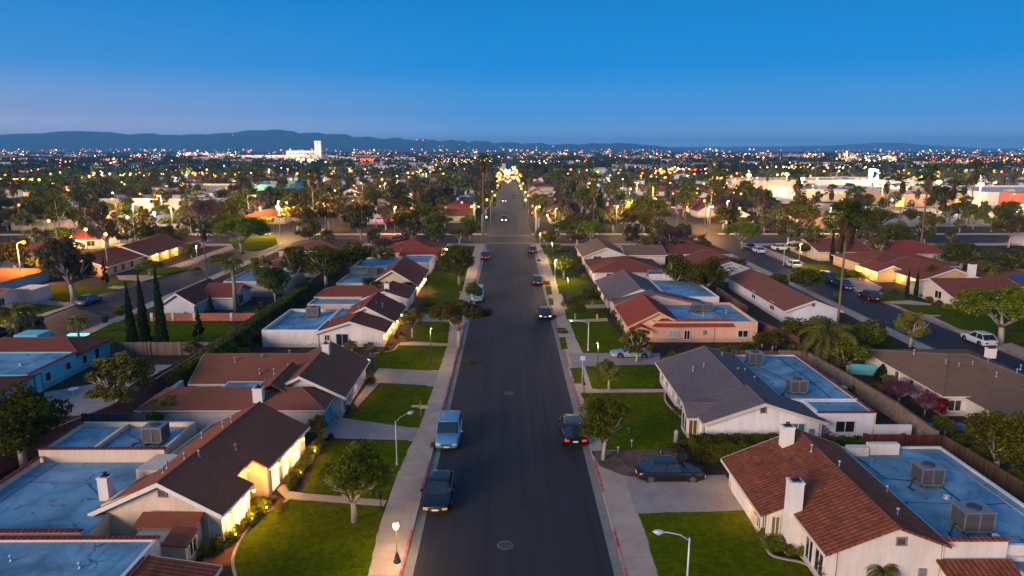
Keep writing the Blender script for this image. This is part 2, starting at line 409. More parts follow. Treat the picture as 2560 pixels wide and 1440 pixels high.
# yard blocks (soil) and pavements
def block(x0, x1, y0, y1): struct('yard', pbox(x0, x1, y0, y1, -.05, .11), SOIL)
block(-51.9, -7.9, 12, 156); block(7.9, 46.7, 12, 156); block(-130, -64.6, 30, 156); block(57.6, 175, 30, 156)
def walk(x0, x1, y0, y1, nm='pavement'): struct(nm, pbox(x0, x1, y0, y1, -.05, .135), CONC)
walk(-7.9, -6.01, 12, 156); walk(6.01, 7.9, 12, 156)
walk(-64.6, -62.3, 30, 156); walk(-52.14, -50.6, 30, 156); walk(45.4, 46.94, 30, 156); walk(55.06, 57.6, 30, 156)
for x0, x1 in ((-52, -6), (6, 47), (-130, -62), (55, 170)):
    b = MB(); b.box(x0, x1, 156, 159.85, -.05, .13); struct('pavement', b, CONC)
for x0, x1 in ((-52, -6), (6, 47), (-300, -62), (55, 300)):
    b = MB(); b.box(x0, x1, 177.15, 179.5, -.05, .13); struct('pavement', b, CONC)

def pxpoly(name, mat, pts, z=.15, th=.04, world=False):
    P = [(p if world else G(*p)) for p in pts]
    if mat is GRASS:
        rr = random.Random(len(bpy.data.objects)); Q = []
        for i in range(len(P)):
            a_, b_ = Vector(P[i]), Vector(P[(i + 1) % len(P)]); k_ = max(1, int((b_ - a_).length / .45))
            for j in range(k_): q_ = a_.lerp(b_, j / k_); Q.append((q_.x + rr.uniform(-.05, .05), q_.y + rr.uniform(-.05, .05)))
        P = Q
    a = sum(P[i][0] * P[(i + 1) % len(P)][1] - P[(i + 1) % len(P)][0] * P[i][1] for i in range(len(P)))
    if a < 0: P = P[::-1]
    b = MB(); b.poly([(x, y, z) for x, y in P])
    for i in range(len(P)):
        (x, y), (u, v) = P[i], P[(i + 1) % len(P)]
        b.poly([(x, y, z - th), (u, v, z - th), (u, v, z), (x, y, z)])
    return struct(name, b, mat)
def smooth(pts, k=4):
    out = []
    n = len(pts)
    for i in range(n - 1):
        p0 = pts[max(i - 1, 0)]; p1 = pts[i]; p2 = pts[i + 1]; p3 = pts[min(i + 2, n - 1)]
        for j in range(k):
            t = j / k
            out.append(tuple(.5 * (2 * p1[d] + (p2[d] - p0[d]) * t + (2 * p0[d] - 5 * p1[d] + 4 * p2[d] - p3[d]) * t * t + (-p0[d] + 3 * p1[d] - 3 * p2[d] + p3[d]) * t ** 3) for d in (0, 1)))
    return out + [pts[-1]]
def edging(pts, w=.16, z=.2, name='bed_edging'):
    P = [Vector((*G(*p), 0)) for p in smooth(pts)]
    rings = []
    for i, p in enumerate(P):
        d = (P[min(i + 1, len(P) - 1)] - P[max(i - 1, 0)]).normalized(); s = Vector((-d.y, d.x, 0)) * w / 2
        rings.append([(p.x - s.x, p.y - s.y, .1), (p.x + s.x, p.y + s.y, .1), (p.x + s.x, p.y + s.y, z), (p.x - s.x, p.y - s.y, z)])
    b = MB(); b.loft(rings, sm=False); return tagp(b.build(name, CONC), kind='structure')
c1 = [(590, 1450), (583, 1400), (612, 1340), (655, 1295), (705, 1265), (722, 1253)]
pxpoly('lawn', GRASS, smooth(c1) + [(780, 1258), (960, 1272), (917, 1452)]); edging([(600, 1462)] + c1)
BEDM = soilmat('bark_bed', (.10, .04, .02, 1), (.26, .11, .05, 1))
pxpoly('flower_bed', BEDM, [(500, 1420), (520, 1375), (560, 1330), (610, 1275), (650, 1240), (716, 1250), (700, 1264), (655, 1292), (610, 1338), (582, 1398), (583, 1420)], .13)
pxpoly('flower_bed', BEDM, [(716, 1212), (735, 1170), (775, 1110), (786, 1106), (765, 1150), (738, 1195)], .13)
pxpoly('path', CONC, [(690, 1228), (760, 1238), (967, 1256), (960, 1270), (780, 1256), (716, 1253)], .155)
pxpoly('path', CONC, [(716, 1240), (738, 1210), (785, 1150), (800, 1106), (786, 1106), (765, 1150), (715, 1212), (690, 1228)], .152)
pxpoly('lawn', GRASS, [(757, 1233), (775, 1200), (805, 1106), (1030, 1107), (966, 1254)])
pxpoly('driveway', DRIVE, [(800, 1098), (835, 1045), (880, 1052), (1046, 1076), (1029, 1104)], .148)
pxpoly('lawn', GRASS, [(952, 963), (1084, 970), (1047, 1074), (876, 1050)])
pxpoly('driveway', DRIVE, [(885, 1010), (947, 924), (1097, 930), (1086, 967), (950, 960), (893, 1022)], .148)
c2 = [(925, 888), (960, 884), (985, 878), (995, 866), (1005, 862)]
pxpoly('lawn', GRASS, smooth(c2) + [(1118, 867), (1098, 929), (936, 922)]); edging(c2)
pxpoly('lawn', GRASS, [(1048, 808), (1125, 808), (1119, 863), (1035, 857), (1030, 835)])
pxpoly('path', CONC, [(1000, 860), (1035, 857), (1119, 862), (1118, 868), (1000, 866)], .155)
pxpoly('driveway', DRIVE, [(1050, 788), (1132, 786), (1126, 806), (1040, 806)], .148)
pxpoly('lawn', GRASS, [(1075, 735), (1152, 735), (1136, 783), (1060, 783)])
pxpoly('lawn', GRASS, [(1080, 680), (1168, 680), (1155, 731), (1068, 731)])
pxpoly('lawn', GRASS, [(1110, 625), (1186, 625), (1170, 672), (1095, 672)])
c3 = [(1863, 1281), (1885, 1318), (1905, 1355), (1925, 1392), (1960, 1404), (2000, 1412), (2030, 1428), (2042, 1455)]
pxpoly('lawn', GRASS, [(1596, 1289)] + smooth(c3) + [(1650, 1455)]); edging(c3)
pxpoly('driveway', DRIVE, [(1560, 1196), (1640, 1196), (1812, 1192), (1886, 1277), (1880, 1281), (1590, 1288)], .148)
pxpoly('mulch', MULCH, [(1478, 1132), (1600, 1130), (1730, 1120), (1720, 1150), (1640, 1190), (1560, 1194), (1500, 1170)], .14)
c4 = [(1662, 985), (1665, 1010), (1700, 1045), (1735, 1070), (1748, 1084)]
pxpoly('lawn', GRASS, [(1452, 986)] + smooth(c4) + [(1735, 1105), (1650, 1128), (1512, 1130), (1482, 1060)]); edging(c4)
pxpoly('path', CONC, [(1445, 977), (1680, 976), (1700, 983), (1448, 985)], .155)
pxpoly('lawn', GRASS, [(1462, 919), (1645, 914), (1655, 960), (1630, 974), (1480, 975)])
pxpoly('lawn', GRASS, [(1425, 923), (1456, 922), (1462, 962), (1437, 962)], .145)
pxpoly('driveway', DRIVE, [(1421, 885), (1650, 886), (1650, 914), (1430, 920)], .148)
pxpoly('lawn', GRASS, [(1424, 808), (1520, 806), (1545, 830), (1560, 880), (1455, 881), (1440, 850)])
pxpoly('path', CONC, [(1415, 803), (1518, 798), (1520, 805), (1420, 808)], .155)
pxpoly('lawn', GRASS, [(1412, 776), (1520, 772), (1518, 797), (1416, 801)])
pxpoly('driveway', DRIVE, [(1405, 765), (1525, 763), (1525, 772), (1408, 774)], .148)
pxpoly('lawn', GRASS, [(1458, 738), (1500, 734), (1526, 750), (1525, 763), (1457, 765)])
pxpoly('lawn', GRASS, [(1393, 715), (1452, 714), (1456, 735), (1398, 737)])
pxpoly('lawn', GRASS, [(1388, 698), (1466, 697), (1474, 712), (1392, 714)])
pxpoly('lawn', GRASS, [(1367, 640), (1425, 640), (1440, 690), (1383, 692)])
pxpoly('lawn', GRASS, [(1350, 612), (1400, 612), (1415, 636), (1362, 638)])
for q in ([(1360, 705), (1373, 704), (1377, 716), (1364, 716)], [(1363, 717), (1378, 717), (1380, 738), (1368, 740)], [(1371, 748), (1383, 748), (1384, 765), (1374, 765)],
          [(1392, 822), (1412, 822), (1421, 836), (1396, 836)], [(1398, 846), (1413, 846), (1420, 876), (1404, 876)]):
    pxpoly('verge', GRASS, q, .145)
# gardens beside the left and right streets
pxpoly('lawn', GRASS, [(225, 838), (285, 808), (570, 810), (600, 830), (540, 878), (430, 878), (270, 866)])
pxpoly('lawn', GRASS, [(98, 722), (200, 718), (305, 725), (180, 758), (100, 748)])
pxpoly('lawn', GRASS, [(0, 768), (90, 762), (165, 768), (60, 800), (0, 812)])
pxpoly('driveway', DRIVE, [(72, 756), (110, 750), (185, 762), (165, 770), (95, 764)], .148)
pxpoly('lawn', GRASS, [(260, 700), (350, 704), (318, 718), (262, 716)])
pxpoly('lawn', GRASS, [(345, 680), (440, 668), (470, 676), (410, 690), (350, 690)])
pxpoly('driveway', DRIVE, [(290, 690), (345, 690), (408, 692), (355, 706), (300, 702)], .148)
pxpoly('lawn', GRASS, [(530, 640), (590, 632), (560, 650), (520, 656)])
pxpoly('lawn', GRASS, [(565, 592), (690, 590), (695, 612), (640, 628), (585, 622)])
c5 = [(2180, 745), (2190, 738), (2230, 738), (2260, 745), (2272, 752)]
pxpoly('lawn', GRASS, smooth(c5) + [(2225, 756), (2200, 755)])
pxpoly('lawn', GRASS, [(2230, 762), (2270, 758), (2330, 764), (2395, 780), (2398, 786), (2330, 790), (2290, 786)])
pxpoly('lawn', GRASS, [(2332, 794), (2420, 789), (2550, 792), (2580, 820), (2480, 838), (2400, 826)])
pxpoly('lawn', GRASS, [(2470, 840), (2590, 828), (2620, 850), (2510, 862)])
pxpoly('path', CONC, [(2225, 756), (2275, 753), (2330, 762), (2325, 766), (2240, 762)], .155)
pxpoly('driveway', DRIVE, [(2080, 700), (2160, 695), (2205, 720), (2190, 735), (2150, 728)], .148)
pxpoly('lawn', GRASS, [(1985, 660), (2060, 662), (2105, 680), (2110, 700), (2060, 700), (2010, 680)])
pxpoly('lawn', GRASS, [(2195, 850), (2245, 852), (2240, 868), (2190, 866)])
# back yard paving and pools of concrete
pxpoly('patio', DRIVE, [(110, 985), (250, 960), (290, 1010), (225, 1040), (120, 1045)], .14)
pxpoly('patio', DRIVE, [(370, 915), (450, 915), (430, 945), (370, 950)], .14)
pxpoly('patio', DRIVE, [(2100, 905), (2190, 905), (2190, 925), (2140, 930)], .14)
# hills
HP = [(-900, 352), (-500, 346), (-200, 350), (0, 345), (60, 344), (110, 342), (160, 336), (200, 341), (250, 334), (310, 334), (350, 342), (420, 338), (470, 343), (560, 341), (620, 335), (710, 329), (760, 334), (810, 336), (860, 340), (940, 347), (1050, 351), (1130, 353), (1200, 355), (1280, 358), (1400, 362), (1450, 361), (1520, 359), (1570, 360), (1640, 371), (1700, 377), (3400, 379)]
HP2 = [(900, 376), (1500, 368), (1700, 368), (1900, 367), (2050, 365), (2170, 359), (2260, 364), (2340, 371), (2420, 373), (2500, 371), (2600, 371), (3000, 368), (3600, 372)]
def hills(prof, Y0, name, depth, seed):
    rr = random.Random(seed); xs = np.arange(prof[0][0], prof[-1][0], 7.0)
    py = np.interp(xs, [p[0] for p in prof], [p[1] for p in prof])
    X = (xs - 1271) / F * Y0; Z = (372 - py) / F * Y0 + H
    nx = len(xs); ny = 15; b = MB(); ph = [rr.uniform(0, 6) for _ in range(12)]
    for j in range(ny):
        t = j / (ny - 1)
        for i in range(nx):
            f = math.sin(t * PI / 2) ** .9
            gul = sum(math.sin(X[i] / (180 / (k + 1)) + ph[k] + 3.0 * t * math.sin(X[i] / 700 + ph[k + 4])) / (k + 1.5) for k in range(4))
            z = Z[i] * f + (1 - t) * f * gul * Z[i] * .16 + (abs(math.sin(X[i] / 88 + ph[0])) * 22 + abs(math.sin(X[i] / 41 + ph[1])) * 12 + math.sin(X[i] / 17 + ph[2]) * 3 - 19) * f * min(1, Z[i] / 120)
            b.v.append((X[i], Y0 - depth * (1 - t), max(z, -1) if j else -5))
    for j in range(ny - 1):
        for i in range(nx - 1):
            a = j * nx + i; b.f.append((a, a + 1, a + nx + 1, a + nx)); b.m.append(0); b.s.append(True)
    for i in range(nx): b.v.append((X[i], Y0 + depth, -5))
    k = ny * nx
    for i in range(nx - 1):
        a = (ny - 1) * nx + i; b.f.append((a, a + 1, k + i + 1, k + i)); b.m.append(0); b.s.append(True)
    return struct(name, b, soilmat('hill_scrub', (.004, .016, .018, 1), (.018, .045, .035, 1)))
hills(HP, 7000, 'hills', 1500, 3); hills(HP2, 9800, 'hills', 1800, 9)
# air
hz = MB().box(-13900, 13900, -195, 15900, -1.2, 235)
hm = bpy.data.materials.new('haze_air'); hm.use_nodes = True; ht = hm.node_tree; ht.nodes.clear()
pv = ht.nodes.new('ShaderNodeVolumePrincipled'); pv.inputs['Color'].default_value = (.17, .56, 1, 1); pv.inputs['Density'].default_value = 1.3e-4; pv.inputs['Anisotropy'].default_value = 0.0
ho = ht.nodes.new('ShaderNodeOutputMaterial'); ht.links.new(pv.outputs[0], ho.inputs['Volume'])
HAZE = tagp(hz.build('haze', hm), kind='stuff')
# ---------------------------------------------------------------- plants
def leaf_mesh(name, P, size, rg, mats, aspect=.6, up=.0, jit=.35):
    n = len(P)
    nr = rg.normal(size=(n, 3)); nr[:, 2] += up; nr /= np.linalg.norm(nr, axis=1)[:, None]
    t = rg.normal(size=(n, 3)); t -= (t * nr).sum(1)[:, None] * nr; t /= np.linalg.norm(t, axis=1)[:, None]
    q = np.cross(nr, t)
    s = size * (1 + jit * rg.uniform(-1, 1, (n, 1)))
    a = t * s * .5; c = q * s * .5 * aspect
    V = np.empty((n, 4, 3), np.float32)
    V[:, 0] = P - a; V[:, 1] = P - c; V[:, 2] = P + a; V[:, 3] = P + c
    me = bpy.data.meshes.new(name)
    me.vertices.add(n * 4); me.vertices.foreach_set('co', V.ravel())
    me.loops.add(n * 4); me.loops.foreach_set('vertex_index', np.arange(n * 4, dtype=np.int32))
    me.polygons.add(n); me.polygons.foreach_set('loop_start', np.arange(0, n * 4, 4, dtype=np.int32))
    me.update(calc_edges=True); me.validate()
    me.materials.append(mats); return me
def blob_pts(n, blobs, rg, surf=.62):
    B = np.array(blobs); wt = B[:, 3] * B[:, 3]; wt = wt / wt.sum()
    k = rg.choice(len(B), n, p=wt)
    d = rg.normal(size=(n, 3)); d /= np.linalg.norm(d, axis=1)[:, None]
    r = (surf + (1 - surf) * rg.uniform(0, 1, n) ** .6) * (1 + .1 * rg.normal(size=n))
    off = d * r[:, None] * B[k, 3][:, None]; off[:, 2] *= B[k, 4]
    return B[k, :3] + off
KIND = {}
def crown_blobs(kind, rg):
    out = []
    if kind == 'dome':
        for i in range(44):
            a = rg.uniform(0, 2 * PI); e = math.asin(rg.uniform(-.12, 1)); rr = .40
            out.append((rr * math.cos(e) * math.cos(a), rr * math.cos(e) * math.sin(a), .62 + .27 * math.sin(e), rg.uniform(.09, .13), .9))
    elif kind == 'bushy':
        for i in range(30):
            a = rg.uniform(0, 2 * PI); e = rg.uniform(-.9, 1.4); rr = rg.uniform(.12, .36)
            out.append((rr * math.cos(e) * math.cos(a), rr * math.cos(e) * math.sin(a), .62 + rr * .85 * math.sin(e), rg.uniform(.09, .18), .9))
    elif kind == 'spread':
        for i in range(34):
            a = rg.uniform(0, 2 * PI); rr = .42 * rg.uniform(0, 1) ** .5
            out.append((rr * math.cos(a), rr * math.sin(a), .78 - .35 * rr * rr * 2 + rg.uniform(-.07, .07), rg.uniform(.08, .13), .75))
    elif kind in ('airy', 'grey'):
        for i in range(40):
            z = rg.uniform(.36, .96); rr = (.40 * math.sin(PI * min(1, (z - .26) / .78)) ** .8) * rg.uniform(.3, 1); a = rg.uniform(0, 2 * PI)
            out.append((rr * math.cos(a), rr * math.sin(a), z, rg.uniform(.05, .10), 1.1))
    elif kind == 'bare':
        for i in range(26):
            a = rg.uniform(0, 2 * PI); e = rg.uniform(-.3, 1.4); rr = rg.uniform(.1, .36)
            out.append((rr * math.cos(e) * math.cos(a), rr * math.cos(e) * math.sin(a), .6 + rr * .85 * math.sin(e), rg.uniform(.1, .16), 1.0))
    elif kind == 'cypress':
        for i in range(34):
            t = i / 33; a = rg.uniform(0, 2 * PI); rr = (.5 * (1 - t) ** .62 * min(1, .55 + 3 * t)) 
            q = rr * rg.uniform(.02, .16); out.append((q * math.cos(a), q * math.sin(a), .04 + .92 * t, max(rr * .86, .07), .10))
    elif kind == 'conifer':
        for i in range(30):
            t = i / 29; a = rg.uniform(0, 2 * PI); rr = .42 * (1 - t) ** .8 * rg.uniform(.4, 1); out.append((rr * math.cos(a), rr * math.sin(a), .18 + .78 * t, .06 + .13 * (1 - t), .35))
    elif kind in ('shrub', 'flower', 'dryshrub'):
        for i in range(16):
            a = rg.uniform(0, 2 * PI); e = rg.uniform(-.2, 1.5); rr = rg.uniform(.1, .34)
            out.append((rr * math.cos(e) * math.cos(a), rr * math.cos(e) * math.sin(a), .3 + rr * 1.2 * math.sin(e), rg.uniform(.12, .2), 1.2))
    elif kind == 'hedge':
        for i in range(90):
            out.append((rg.uniform(-.46, .46), rg.uniform(-.36, .36), rg.uniform(.12, .86), .14, 1.))
    return out
COL = {'dome': ('343E06', '7E8E14'), 'bushy': ('262C06', '6A7012'), 'spread': ('3A3A10', '86792A'), 'airy': ('363A16', '7D7A34'), 'grey': ('302C20', '6E6446'),
       'bare': ('3A2A2C', '6E5658'), 'cypress': ('121D08', '35461A'), 'conifer': ('131F0C', '31421B'), 'shrub': ('303608', '78801A'),
       'flower': ('6E0A18', 'A01828'), 'dryshrub': ('4A3A18', '8A7A3A'), 'hedge': ('2A3206', '6A7214'), 'olive': ('3C3C12', '8C8430'), 'pink': ('4A1F2C', '8A5262'),
       'red': ('5A0710', '8E1020')}
def limbs(kind, rg):
    b = MB()
    if kind in ('cypress', 'shrub', 'flower', 'dryshrub', 'hedge'):
        b.tube([(0, 0, 0), (0, 0, .3)], [.05, .03], 6); return b
    if kind == 'conifer':
        b.tube([(0, 0, 0), (0, 0, .9)], [.035, .01], 6); return b
    fork = {'dome': .3, 'bushy': .3, 'spread': .36, 'airy': .34, 'grey': .3, 'bare': .28}[kind]
    lean = rg.uniform(-.03, .03)
    b.tube([(0, 0, 0), (lean * .5, 0, fork * .5), (lean, .01, fork)], [.042, .034, .031], 8)
    k = 5 if kind != 'bare' else 9
    top = .74
    for i in range(k):
        a = 2 * PI * i / k + rg.uniform(-.4, .4); rr = rg.uniform(.18, .33)
        m = (lean + rr * .5 * math.cos(a), rr * .5 * math.sin(a), fork + .14); e = (rr * math.cos(a), rr * math.sin(a), rg.uniform(.6, top + .1))
        b.tube([(lean, .01, fork - .02), m, e], [.024, .016, .006], 6)
        for j in range(3):
            a2 = a + rg.uniform(-1, 1); e2 = (m[0] + .2 * math.cos(a2), m[1] + .2 * math.sin(a2), m[2] + rg.uniform(.12, .3))
            b.tube([m, e2], [.011, .004], 5)
    return b
BARK = {'dome': 'A79C90', 'bushy': 'A0958A', 'spread': 'B0A498', 'airy': 'B6AFA6', 'grey': 'A9A29A', 'bare': '7E746C'}
def proto(kind, var, dens):
    """dens: 2 near, 1 middle, 0 far; unit tree, 1 wide and 1 high"""
    key = (kind, var, dens)
    if key in KIND: return KIND[key]
    base = {'olive': 'airy', 'pink': 'bare', 'red': 'bushy'}.get(kind, kind)
    rg = np.random.default_rng(hash((base, var)) % 1000 if False else sum(map(ord, base)) * 7 + var * 31)
    bl = crown_blobs(base, rg)
    n = {2: 11000, 1: 2800, 0: 520}[dens]; sz = {2: .034, 1: .062, 0: .125}[dens]
    asp = .6
    if base in ('airy', 'grey'): n = int(n * .8)
    if base == 'bare': n = int(n * .8); asp = .14; sz *= 1.5
    if base == 'cypress': sz *= 1.5
    if base in ('shrub', 'flower', 'dryshrub'): n = int(n * .22); sz *= 1.9
    P = blob_pts(n, bl, rg, .45 if base in ('bare', 'airy', 'grey') else .6)
    c = COL[kind]
    me = leaf_mesh('crown', P, sz, rg, leafmat(c[0], c[1]), asp)
    tb = limbs(base, rg); o = tb.build('trunk', bark(BARK.get(base, '5A4C3E')), None); tm = o.data; bpy.data.objects.remove(o)
    KIND[key] = (me, tm); return KIND[key]
def fan_palm(var, dens, dead=True):
    key = ('palm', var, dens)
    if key in KIND: return KIND[key]
    rg = np.random.default_rng(var + 77); b = MB(); nf = {2: 46, 1: 30, 0: 16}[dens]
    for i in range(nf):
        a = rg.uniform(0, 2 * PI); e = rg.uniform(-.5, 1.35); L = .34
        d = Vector((math.cos(e) * math.cos(a), math.cos(e) * math.sin(a), math.sin(e)))
        p0 = d * .06; p1 = d * L; s = d.cross(Vector((0, 0, 1))).normalized(); u = s.cross(d)
        b.tube([p0, p1], [.008, .005], 3, 0)
        nb = {2: 11, 1: 8, 0: 5}[dens]
        for k in range(nb):
            f = (k / (nb - 1) - .5) * 2.4
            q = (d * math.cos(f) + s * math.sin(f)).normalized(); R_ = .26 * (1 - .18 * abs(f))
            tip = p1 + q * R_ + Vector((0, 0, -.09 * rg.uniform(.4, 1.4)))
            mid = p1 + q * R_ * .55; w_ = q.cross(u).normalized() * .022 * (9 / nb)
            b.poly([p1, mid - w_, tip, mid + w_], 0)
    for i in range(nf):
        a = rg.uniform(0, 2 * PI); z0 = -rg.uniform(.02, .42); r0 = .07 + rg.uniform(0, .05)
        x, y = math.cos(a), math.sin(a); wv = Vector((-y, x, 0)) * .045
        p = Vector((x * .04, y * .04, z0 + .08)); q = Vector((x * (r0 + .08), y * (r0 + .08), z0 - .1)); t = Vector((x * r0, y * r0, z0 - .3))
        b.poly([p - wv, q - wv, t, q + wv, p + wv], 1)
    o = b.build('crown', [leafmat('1D2A0C', '5B6A22'), leafmat('3A2C1A', '6E5A3A')], None); me = o.data; bpy.data.objects.remove(o)
    t = MB(); t.tube([(0, 0, 0), (.0, 0, .06), (.012, 0, .5), (0, 0, 1)], [.045, .032, .024, .02], 8)
    o = t.build('trunk', bark('7A6452'), None); tm = o.data; bpy.data.objects.remove(o)
    KIND[key] = (me, tm); return KIND[key]
def feather_palm(var, dens):
    key = ('queen', var, dens)
    if key in KIND: return KIND[key]
    rg = np.random.default_rng(var + 177); b = MB()
    for i in range(20 if dens else 14):
        a = 2 * PI * i / (20 if dens else 14) * 1.618 * 3 + rg.uniform(-.2, .2); e = rg.uniform(.15, 1.3); pts = []
        x = z = 0.0; an = e
        for k in range(8):
            pts.append(Vector((x * math.cos(a), x * math.sin(a), z))); x += .075 * math.cos(an); z += .075 * math.sin(an); an -= .30
        b.tube(pts, [.009] * 4 + [.005] * 4, 4, 0)
        side = Vector((-math.sin(a), math.cos(a), 0))
        for k in range(1, 8):
            for s in (-1, 1):
                for j in (0, .33, .66):
                    p = pts[k].lerp(pts[min(k + 1, 7)], j); L = .14 * (1 - abs(k - 4) / 7); d = (pts[min(k + 1, 7)] - pts[k - 1]).normalized()
                    q = p + side * s * L + d * .06 + Vector((0, 0, -.05 - .04 * rg.uniform())); m = p.lerp(q, .5) + d * .013
                    b.poly([p, m, q, p.lerp(q, .5) - d * .013], 0)
    o = b.build('crown', leafmat('3A4412', '8C8A30'), None); me = o.data; bpy.data.objects.remove(o)
    t = MB(); t.tube([(0, 0, 0), (.01, 0, .5), (0, 0, 1)], [.05, .035, .03], 8)
    o = t.build('trunk', bark('8E8272'), None); tm = o.data; bpy.data.objects.remove(o)
    KIND[key] = (me, tm); return KIND[key]
NAMES = {'dome': 'ficus_tree', 'bushy': 'leafy_tree', 'spread': 'spreading_tree', 'airy': 'eucalyptus_tree', 'grey': 'eucalyptus_tree', 'bare': 'bare_tree', 'cypress': 'cypress_tree',
         'conifer': 'conifer_tree', 'shrub': 'shrub', 'flower': 'flowering_shrub', 'dryshrub': 'dry_shrub', 'hedge': 'hedge', 'palm': 'fan_palm', 'queen': 'feather_palm', 'olive': 'olive_tree', 'pink': 'blossom_tree', 'red': 'red_shrub'}
CATS = {'shrub': 'shrub', 'flower': 'shrub', 'dryshrub': 'shrub', 'hedge': 'hedge', 'palm': 'palm tree', 'queen': 'palm tree', 'red': 'shrub'}
_seq = [0]
def plant(kind, x, y, w, h, label, group=None, dens=1, z=.1, crown=None):
    _seq[0] += 1; var = _seq[0] % 4
    t = thing(NAMES[kind], label, CATS.get(kind, 'tree'), (x, y, z), group, R.uniform(0, 6.28))
    if kind in ('palm', 'queen'):
        me, tm = fan_palm(var % 3, dens) if kind == 'palm' else feather_palm(var % 2, dens)
        cs = crown or w
        a = bpy.data.objects.new('crown', me); cs *= 1.4 if kind == 'palm' else 1.1; a.scale = (cs, cs, cs); a.location = (0, 0, h - cs * .3)
        c = bpy.data.objects.new('trunk', tm); ts = max(h * .35, 3.4) if kind == 'palm' else h; c.scale = (ts, ts, h - cs * .3)
    else:
        if kind == 'cypress': w *= .9
        me, tm = proto(kind, var, dens)
        a = bpy.data.objects.new('crown', me); a.scale = (w, w, h)
        c = bpy.data.objects.new('trunk', tm); tw = max(w * .9, h * .6); c.scale = (tw, tw, h) if kind not in ('airy', 'grey', 'bare') else (w, w, h)
    for o in (a, c): C.objects.link(o); o.parent = t
    return t
def plantpx(kind, px, pb, pt, wpx, label, group=None, dens=1, **k):
    x, y = G(px, pb, .1); d = y * math.cos(PIT) + H * math.sin(PIT)
    if kind in ('bushy', 'olive', 'spread', 'airy', 'grey', 'bare', 'dome', 'pink'): wpx *= 1.22
    h = ZT(px, pt, y + (0 if kind in ('palm', 'cypress') else wpx / F * d * .1)) - .1
    return plant(kind, x, y, wpx / F * d, max(h, .4), label, group, dens, **k)
